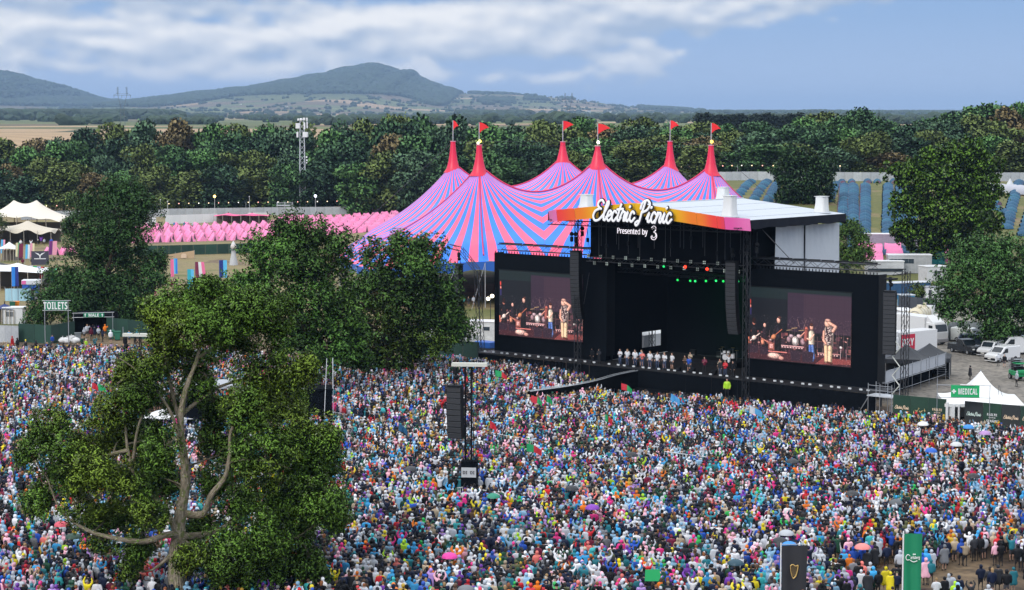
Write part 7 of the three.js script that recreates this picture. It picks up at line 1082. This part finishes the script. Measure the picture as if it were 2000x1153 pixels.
// ---------------------------------------------------------------- mixing position half hidden by the front ash, and its compound
{
  const t = thing('mixing_tower', 'black mixing tower with a pale roof behind the front ash', 'mixing tower', gp(420, 846)); part(t, 'wall', box(5.5, 3.4, 5, 0, 1.7, 0), blackCloth); part(t, 'roof', box(6.2, 0.25, 5.6, 0, 4.8, 0).rotateZ(0.08), M([0.4, 0.42, 0.45], 0.5)); for (const [x, z] of [[-2.6, 2.4], [2.6, 2.4], [-2.6, -2.4], [2.6, -2.4]]) part(t, 'truss_leg', lattice(V(x, 0, z), V(x, 4.7, z), 0.4, 0.7, 0.04), darkSteel); const [g, len] = script('Electric Picnic', 0.3, 0.12, 0.1); part(t, 'lettering', g.map(e => e.scale(2.6 / len, 1, 1).translate(-2.4, 1.1, 2.54)), M([0.76, 0.77, 0.78], 0.6));
  const p = thing('camera_riser', 'white covered camera riser beside the mixing tower', 'platform', gp(330, 850)); part(p, 'roof', surface(12, 6, (u, v) => V(-2.6 + u * 5.2, 1.8 + 0.8 * Math.sin(u * 3.14) * Math.sin(v * 3.14), lerp(1.6, -1.6, v))), M([0.74, 0.75, 0.76], 0.5)); part(p, 'base', box(5.2, 1.7, 3.2, 0, 0.85, 0), blackCloth);
  const q = thing('black_hut', 'black cloth hut with white pipe frames right of the front ash', 'hut', gp(612, 842), 0.15); part(q, 'wall', box(3.6, 4.2, 3, 0, 2.1, 0), blackCloth); part(q, 'roof', rbox(3.8, 0.2, 3.2, 0.05, 0, 4.3, 0), blackCloth); part(q, 'pipe_frame', [rod(V(-2.4, 2.2, 1.7), V(-2.4, 4.6, 1.7), 0.04), rod(V(-0.9, 1.8, 1.7), V(-0.9, 4.6, 1.7), 0.04), rod(V(-2.5, 4.5, 1.7), V(-0.9, 4.5, 1.7), 0.04), rod(V(-2.5, 3.3, 1.7), V(-0.9, 3.3, 1.7), 0.04), rod(V(1.9, 0, 1.2), V(1.9, 7.4, 1.2), 0.05), rod(V(0.9, 0, 1.8), V(1.3, 7.4, 1.4), 0.04)], M([0.6, 0.62, 0.64], 0.5));
  // striped cable ramp and crowd barriers
  const barrier = (label, a, b, h = 1.1, stripes = 0) => { const t2 = thing('crowd_barrier', label, 'barrier', a, -Math.atan2(b.z - a.z, b.x - a.x), 'steel crowd barriers'), L = Math.hypot(b.x - a.x, b.z - a.z), n = Math.max(1, Math.round(L / 2.2)); for (let i = 0; i < n; i++) { const x0 = i * L / n, x1 = (i + 0.96) * L / n, m = part(t2, 'section', [rod(V(x0, h, 0), V(x1, h, 0), 0.035), rod(V(x0, 0.15, 0), V(x1, 0.15, 0), 0.035), rod(V(x0, 0, 0), V(x0, h, 0), 0.035), rod(V(x1, 0, 0), V(x1, h, 0), 0.035)], M([0.62, 0.64, 0.66], 0.4)); part(m, 'bars', Array.from({ length: stripes || 6 }, (_, k) => rod(V(lerp(x0, x1, (k + 1) / ((stripes || 6) + 1)), 0.15, 0), V(lerp(x0, x1, (k + 1) / ((stripes || 6) + 1)), h, 0), stripes ? 0.035 : 0.022, stripes ? 0.035 : 0.022, 4)), M([0.66, 0.68, 0.70], 0.4)); } return t2; };
  barrier('steel barrier curving round the left of the delay tower', gp(838, 988), gp(905, 978)); barrier('steel barrier right of the delay tower', gp(928, 980), gp(966, 990)); barrier('striped barrier sloping down right of the black hut', gp(642, 828), gp(742, 848), 1.3, 9); barrier('barrier line in the crowd towards the left edge', gp(60, 748), gp(165, 770), 1.7); barrier('barrier line amid the crowd before the stage', gp(1298, 922), gp(1385, 934), 1.8); barrier('thin barrier line amid the crowd right of the delay tower', gp(960, 882), gp(1050, 900), 1.75);
  const bl = thing('blue_skip', 'blue tarpaulin covered crate left of the left screen', 'crate', gp(950, 700), STURN); part(bl, 'crate', rbox(2.6, 1.4, 1.6, 0.06, 0, 0.7, 0), M([0.03, 0.035, 0.045], 0.6)); part(bl, 'tarpaulin', rbox(2.7, 0.8, 1.7, 0.1, 0, 1.8, 0), M([0.015, 0.11, 0.45], 0.5));
}
// ---------------------------------------------------------------- performers on the stage
{
  const r = RNG(12), row = ['first', 'second', 'third', 'fourth', 'fifth', 'sixth', 'seventh', 'eighth', 'ninth', 'tenth', 'eleventh', 'twelfth', 'thirteenth', 'fourteenth'];
  for (let i = 0; i < 14; i++) person({ height: 1.95, pos: sp(-6.6 + i * 0.54 + (r() - 0.5) * 0.2, DECK, 1.5 - (i % 2) * 0.6), turn: STURN + (r() - 0.5) * 0.5, kind: i % 3 ? 'down' : 'fold', wear: 'shirt', col: i === 5 ? 'pale blue' : i === 6 ? 'coral' : 'white', legs: i % 2 ? 'bare' : 'jeans', skin: i % 2, head: [i % 3 ? 'hair' : 'long', ['dark', 'brown', 'fair'][i % 3]], label: `${row[i]} from the left in the row of light shirts on stage`, group: 'row of performers on stage' });
  for (const [x, z, kind, wear, col, legs, l] of [[-10.4, 2, 'down', 'jacket', 'black', 'black', 'steward in black at the left corner of the stage opening'], [-9.3, 2.1, 'fold', 'jacket', 'charcoal', 'black', 'second person in dark clothes at the left stage corner'], [0.6, -2.4, 'fold', 'shirt', 'beige', 'jeans', 'musician in beige behind the row on stage'], [2.0, 0.6, 'fold', 'coat', 'brown', 'black', 'guitarist in brown at the middle of the stage'], [3.0, 1.2, 'down', 'shirt', 'royal blue', 'bare', 'small performer in royal blue at centre stage'], [4.6, 0.4, 'fold', 'coat', 'maroon', 'black', 'guitarist in maroon before the drum kit'], [7.0, 0.8, 'face', 'shirt', 'beige', 'khaki', 'singer in pale trousers holding a microphone'], [8.2, 1.5, 'fold', 'coat', 'red', 'jeans', 'person in red crouched at the right of the stage'], [7.6, 1.6, 'down', 'coat', 'charcoal', 'jeans', 'camera operator beside the person in red'], [5.6, -3.0, 'up', 'shirt', 'white', 'black', 'drummer with raised arms behind the kit'], [9.3, 1.6, 'down', 'coat', 'black', 'black', 'stage hand in black before the right screen']]) person({ pos: sp(x, DECK, z), turn: STURN + (r() - 0.5) * 0.8, kind, wear, col, legs, skin: 0, head: ['hair', 'dark'], label: l, group: 'people on the stage' });
  person({ pos: gp(1420, 778), turn: STURN + 0.3, kind: 'down', wear: 'coat', col: 'lime', legs: 'black', skin: 0, head: ['hair', 'dark'], label: 'steward in lime high visibility coat below the stage', height: 2.2, group: 'stewards' });
  person({ pos: gp(1160, 770), turn: STURN, kind: 'down', wear: 'poncho', col: 'yellow', legs: 'black', skin: 0, label: 'steward in yellow poncho beside the camera track', group: 'stewards' });
}
// ---------------------------------------------------------------- the crowd
{
  const poly = (pts, h = 0) => pts.map(([px, py]) => { const p = gp(px, py, h); return [p.x, p.z]; });
  const inside = (P, x, z) => { let c = false; for (let i = 0, j = P.length - 1; i < P.length; j = i++) if ((P[i][1] > z) !== (P[j][1] > z) && x < (P[j][0] - P[i][0]) * (z - P[i][1]) / (P[j][1] - P[i][1]) + P[i][0]) c = !c; return c; };
  const field = poly([[-60, 706], [60, 700], [160, 698], [280, 700], [420, 704], [560, 716], [720, 722], [830, 720], [900, 722], [958, 728], [1060, 742], [1150, 758], [1172, 790], [1280, 795], [1400, 804], [1500, 814], [1640, 828], [1730, 838], [1800, 838], [1900, 856], [2060, 872], [2080, 1240], [-80, 1240]]);
  const holes = [[[285, 846], [470, 846], [470, 804], [285, 804]], [[576, 842], [642, 844], [642, 790], [576, 790]], [[640, 834], [744, 852], [744, 842], [640, 822]], [[845, 990], [968, 990], [960, 972], [850, 972]], [[330, 1190], [374, 1190], [374, 1160], [330, 1160]]].map(h => poly(h));
  const track = [gp(1280, 750), gp(1205, 764), gp(1160, 780), gp(1110, 791), gp(1030, 802)];
  const nearTrack = (x, z) => { for (let i = 0; i < 4; i++) { const a = track[i], b = track[i + 1], dx = b.x - a.x, dz = b.z - a.z, t = clamp(((x - a.x) * dx + (z - a.z) * dz) / (dx * dx + dz * dz)); if (Math.hypot(x - a.x - dx * t, z - a.z - dz * t) < 1.35) return true; } return false; };
  const r = RNG(2024), stageFace = STAGE.clone().add(V(-0.654 * 4, 0, 0.757 * 4)), all = [], front = gp(1000, 1153).z;
  const S = 0.64;
  for (let d = 121; d < 275; d += S) for (let x = -0.275 * d; x < 0.275 * d; x += S) {
    const X = x + (r() - 0.5) * S * 1.35, Z = -(d + (r() - 0.5) * S * 1.35);
    if (!inside(field, X, Z) || holes.some(h => inside(h, X, Z)) || nearTrack(X, Z)) continue;
    const px = 1000 + X / -Z * FOCAL, n = fbm(X * 0.22 + 3, Z * 0.22, 3);
    // people stand looser at the back of the arena, and leave the wet ground at the right free
    let keep = 0.965 - 0.30 * ss(168, 128, -Z) * ss(0.42, 0.62, n);
    keep -= ss(143, 131, -Z) * ss(1600, 1700, px) * (0.54 + 0.34 * ss(0.40, 0.54, n));
    if (-Z > 262 && px < 300) keep -= 0.55;
    if (r() > keep) continue;
    all.push([X, Z, px]);
  }
  // a few people by the toilets
  for (const [px, py] of [[10, 694], [24, 684], [34, 688], [50, 690], [70, 690], [102, 678], [92, 694], [164, 664], [170, 660], [178, 666], [184, 661], [192, 664], [200, 668], [205, 660], [216, 672], [252, 672], [268, 670], [160, 684], [168, 688], [185, 690]]) { const p = gp(px, py); all.push([p.x, p.z, px]); }
  // and on the worn field, round the stalls and in the camp
  for (const [px, py] of [[335, 566], [345, 562], [404, 572], [392, 575], [636, 596], [640, 590], [70, 592], [62, 520], [80, 478], [86, 480], [74, 482], [20, 484], [40, 483], [60, 484], [44, 521], [100, 480], [935, 604], [915, 600], [903, 606], [925, 598], [1895, 742], [1880, 664], [1950, 716], [1962, 718], [1986, 756], [300, 444], [288, 440], [340, 446], [360, 446], [376, 447], [402, 447]]) { const p = onGround(gp(px, py)); all.push([p.x, p.z, px, p.y]); }
  const heading = (x, z) => Math.atan2(stageFace.x - x, stageFace.z - z) + (r() - 0.5) * 0.5;
  // the largest in view: the nearest ones, each a person of its own
  const shown = all.filter(p => Math.abs(p[2] - 1000) < 985 && p[3] === undefined && !(p[2] > 300 && p[2] < 590 && -p[1] > 116 && r() < 0.6)).sort((a, b) => b[1] - a[1]).slice(0, 268), chosen = new Set(shown);
  const places = px => px < 150 ? 'at the bottom left corner' : px < 320 ? 'left of the ash trunk' : px < 620 ? 'under the front ash' : px < 850 ? 'right of the front ash' : px < 1080 ? 'at the bottom below the delay tower' : px < 1230 ? 'left of the green placard' : px < 1400 ? 'right of the green placard' : px < 1520 ? 'left of the harp flag' : px < 1660 ? 'beside the harp flag' : px < 1770 ? 'left of the tall green flag' : px < 1880 ? 'right of the tall green flag' : 'on the mud at the right edge';
  const labels = new Set(), legNames = { bare: 'bare legs', jeans: 'jeans', black: 'black trousers', wellies: 'wellingtons', khaki: 'khaki trousers' };
  for (const p of shown) {
    let o, label, tries = 0;
    do {
      const wear = (q => q < 0.40 ? 'poncho' : q < 0.5 ? 'cape' : q < 0.76 ? 'jacket' : 'coat')(r()), col = pickCol(r), legs = ['bare', 'jeans', 'black', 'wellies', 'bare', 'black'][(r() * 6) | 0], kind = (q => q < 0.56 ? 'down' : q < 0.76 ? 'fold' : q < 0.86 ? 'phone' : q < 0.885 ? 'up' : 'walk')(r());
      const head = wear === 'coat' ? (q => q < 0.4 ? ['hair', ['dark', 'brown', 'fair', 'ginger'][(r() * 4) | 0]] : q < 0.7 ? ['long', ['dark', 'brown', 'fair', 'ginger'][(r() * 4) | 0]] : q < 0.88 ? ['cap', pickCol(r)] : ['bobble', pickCol(r)])(r()) : null, pack = r() < 0.12 && wear !== 'poncho' ? ['black', 'red', 'sky blue', 'mustard', 'grey'][(r() * 5) | 0] : null;
      const hat = head ? (head[0] === 'hair' ? `short ${head[1]} hair` : head[0] === 'long' ? `long ${head[1]} hair` : head[0] === 'cap' ? `${head[1]} cap` : `${head[1]} bobble hat`) : 'hood up', arms = { up: ', arms raised', phone: ', one arm raised', fold: '', walk: ', mid stride', down: '' }[kind];
      o = { wear, col, legs, kind, head, pack };
      label = `person in ${col} ${wear === 'cape' ? 'short poncho' : wear === 'coat' ? 'coat' : wear === 'jacket' ? 'hooded jacket' : 'long poncho'}, ${pack ? `${pack} backpack` : hat}${arms || (tries > 3 ? `, ${legNames[legs]}` : '')}, ${places(p[2])}`;
    } while ((labels.has(label) || label.split(/\s+/).length > 16) && ++tries < 80);
    labels.add(label);
    person({ ...o, pos: V(p[0], 0, p[1]), turn: o.kind === 'walk' ? r() * 6.28 : heading(p[0], p[1]) + (p[2] > 1560 && r() < 0.3 ? (r() - 0.5) * 5 : 0), skin: r() < 0.06 ? 3 : (r() * 3) | 0, label, group: 'people at the back of the crowd', height: 1.70 + 0.24 * r() });
  }
  // the rest of the crowd: one mass of bodies, garments and hair
  const crowd = new THREE.Group(); crowd.name = 'crowd'; scene.add(crowd); tag(crowd, 'dense crowd in bright rain ponchos filling the arena', 'crowd', null, 'stuff');
  const bins = {}, put = (key, geo, mat, mtx, col) => { (bins[key] ??= { geo, mat, list: [] }).list.push([mtx, col]); };
  const o = new THREE.Object3D(), CELL = 0.075, tint = M('#ffffff', 0.6, { specularIntensity: 0.5 }), tintHair = M('#ffffff', 0.8), c = new THREE.Color();
  for (const p of all) {
    if (chosen.has(p)) continue;
    const near = ss(190, 135, -p[1]);                                     // ponchos outnumber bare heads, more so away from the stage
    const q = r(), wear = q < 0.30 + 0.12 * near ? 'poncho' : q < 0.58 + 0.18 * near ? 'jacket' : 'coat', kind = (k => k < 0.60 - 0.12 * (1 - near) ? 'down' : k < 0.78 - 0.1 * (1 - near) ? 'fold' : k < 0.92 - 0.08 * (1 - near) ? 'phone' : 'up')(r()), skin = r() < 0.5 ? 0 : 1, legs = r() < 0.5 ? 'black' : 'bare';
    o.position.set(p[0], p[3] ?? 0, p[1]); o.rotation.set(0, heading(p[0], p[1]), 0); const s = (1.66 + 0.28 * r()) / 1.74; o.scale.set(s * (0.98 + 0.2 * r()), s, s * (0.98 + 0.16 * r())); o.updateMatrix(); const m = o.matrix.clone();
    put(['body', kind, legs, skin], bodyGeo(kind, legs, skin, CELL), bodyMat, m);
    const v = COLS[pickCol(r)], k = v[1] > 0.4 && v[0] > 0.4 && v[2] > 0.4 ? 0.85 + 0.4 * r() : 0.6 + 0.55 * r(); put(['garment', wear, kind], wearGeo(wear, kind, CELL), tint, m, [v[0] * k, v[1] * k, v[2] * k]);
    if (wear === 'coat') { const t = r(), w = t < 0.4 ? 'hair' : t < 0.72 ? 'long' : t < 0.9 ? 'cap' : 'bobble', h = w === 'hair' || w === 'long' ? Object.values(HAIR)[(r() * 4.3) | 0] : COLS[pickCol(r)]; put(['headwear', w], wearGeo(w, 'down', 0.05), tintHair, m, h); }
  }
  let total = 0;
  for (const [key, { geo, mat, list }] of Object.entries(bins)) { const im = shade(new THREE.InstancedMesh(geo, mat, list.length)); list.forEach(([m, col], i) => { im.setMatrixAt(i, m); if (col) im.setColorAt(i, c.setRGB(...col)); }); im.name = { body: 'bodies', garment: 'garments', headwear: 'headwear' }[key.split(',')[0]]; im.userData.kind = 'stuff'; crowd.add(im); total += list.length; }
  console.log('people', all.length, 'copies', total);

  // ---------------------------------------------------------------- umbrellas and small flags above the heads
  const umbrella = (label, px, py, col, second, tilt = 0) => {
    const p = gp(px, py + 6, 2.0), t = thing('umbrella', label, 'umbrella', V(p.x, 0, p.z), px * 0.7, 'umbrellas in the crowd'), R = 0.56, top = 2.22, n = 8;
    const m = surface(n * 3, 5, (u, v) => { const a = u * Math.PI * 2, k = Math.sin(v * Math.PI / 2), sc = 1 - 0.08 * (0.5 - 0.5 * Math.cos(u * n * 6.283)) * k; return V(Math.cos(a) * R * k * sc, top - 0.34 * (1 - Math.cos(v * Math.PI / 2)) * 1.0 + tilt * Math.cos(a) * k * 0.15, Math.sin(a) * R * k * sc); });
    part(t, 'canopy', m, M(col, 0.5)); if (second) part(t, 'panel', surface(6, 5, (u, v) => { const a = u * Math.PI * 0.9, k = Math.sin(v * Math.PI / 2) * 1.01; return V(Math.cos(a) * R * k, top + 0.012 - 0.34 * (1 - Math.cos(v * Math.PI / 2)), Math.sin(a) * R * k); }), M(second, 0.5));
    part(t, 'shaft', rod(V(0, 1.05, 0), V(0, top + 0.06, 0), 0.012), darkSteel); part(t, 'handle', tube([V(0, 1.1, 0), V(0, 0.98, 0), V(0.05, 0.94, 0), V(0.08, 0.99, 0)], 0.015, 5), bark);
  };
  umbrella('purple umbrella amid the crowd below the stage', 1157, 985, [0.22, 0.04, 0.42]); umbrella('hot pink umbrella below the delay tower', 878, 1080, [0.78, 0.04, 0.34]); umbrella('grey umbrella cut by the bottom edge', 910, 1144, [0.16, 0.17, 0.19]); umbrella('green and white umbrella beside the delay tower barrier', 964, 963, [0.02, 0.26, 0.16], [0.66, 0.68, 0.68]); umbrella('dark teal square umbrella right of the green placard', 1437, 1093, [0.015, 0.06, 0.09]); umbrella('salmon pink umbrella left of the tall green flag', 1685, 1062, [0.80, 0.24, 0.22]); umbrella('sky blue umbrella above the harp flag', 1542, 1058, [0.03, 0.26, 0.66]); umbrella('clear pale umbrella left of the sky blue one', 1536, 1035, [0.42, 0.45, 0.48]); umbrella('dark umbrella beside the clear one', 1524, 1050, [0.02, 0.025, 0.03]); umbrella('bright blue umbrella below the right screen', 1819, 874, [0.012, 0.11, 0.52]); umbrella('white umbrella before the printed hoarding', 1803, 822, [0.74, 0.76, 0.74]); umbrella('pale striped umbrella in the crowd at the right', 1868, 862, [0.55, 0.57, 0.58]); umbrella('black umbrella in the crowd at the right', 1902, 924, [0.02, 0.021, 0.025]); umbrella('charcoal umbrella amid the crowd right of centre', 1665, 958, [0.03, 0.032, 0.036]); umbrella('grey umbrella amid the crowd right of the charcoal one', 1750, 975, [0.09, 0.1, 0.11]); umbrella('black umbrella before the stage left', 1234, 882, [0.022, 0.024, 0.03]); umbrella('black umbrella below the purple one', 1117, 948, [0.02, 0.022, 0.03]); umbrella('small dark umbrella at the left of the delay tower', 802, 910, [0.04, 0.042, 0.05]); umbrella('red pink umbrella left of the front ash', 120, 1018, [0.62, 0.08, 0.12]); umbrella('dark green umbrella at the lower left', 142, 1042, [0.012, 0.05, 0.03]); umbrella('blue umbrella before the printed hoarding', 1892, 828, [0.03, 0.24, 0.60]); umbrella('lilac umbrella at the right before the hoarding', 1924, 840, [0.42, 0.24, 0.50]); umbrella('charcoal umbrella at the far right edge', 1548, 895, [0.03, 0.033, 0.04]);
  const waver = (label, px, py, cols, w = 1.3) => { const p = gp(px, py, 3.0), t = thing('hand_flag', label, 'flag', V(p.x, 0, p.z), (px % 7) * 0.1 - 0.3, 'flags waved in the crowd'); part(t, 'staff', rod(V(0, 1.2, 0), V(0.1, 3.5, 0), 0.02), bark); cols.forEach((q, i) => part(t, 'field', surface(6, 6, (u, v) => { const k = (i + u) / cols.length; return V(0.1 + k * w * 0.72, 2.6 + v * 0.7 * (1 - 0.25 * k) - 0.45 * k * k, 0.16 * Math.sin(k * 7 + v)); }), M(q, 0.6))); };
  const G = [0.015, 0.36, 0.12], R = [0.62, 0.03, 0.05]; waver('green and red flag with a crest held up left of centre', 1026, 873, [G, R], 1.8); waver('green and red flag below the left screen', 966, 728, [G, R], 1.9); waver('red and green flag before the camera track', 1036, 778, [R, G], 1.6); waver('red and green flag close to the stage', 1212, 754, [R, G], 1.6); waver('green flag at the left behind the ash', 190, 755, [G], 1.3); waver('green and red flag beside the front ash', 178, 752, [R], 0.9); waver('white and blue flag below the stage right of centre', 1462, 800, [[0.7, 0.72, 0.74], [0.1, 0.4, 0.7]], 1.8); waver('green flag amid the crowd below the stage', 1180, 815, [G, R], 0.9); waver('dark red flag amid the crowd right of the delay tower', 955, 828, [R], 0.8); waver('dark blue flag below the left screen crowd', 776, 834, [[0.02, 0.12, 0.25]], 1.1); waver('small green flag by the camera track', 1066, 778, [G], 0.8); waver('sky blue flag close to the stage front', 1308, 775, [[0.1, 0.4, 0.75]], 1.3);
}
renderer.render(scene, camera);
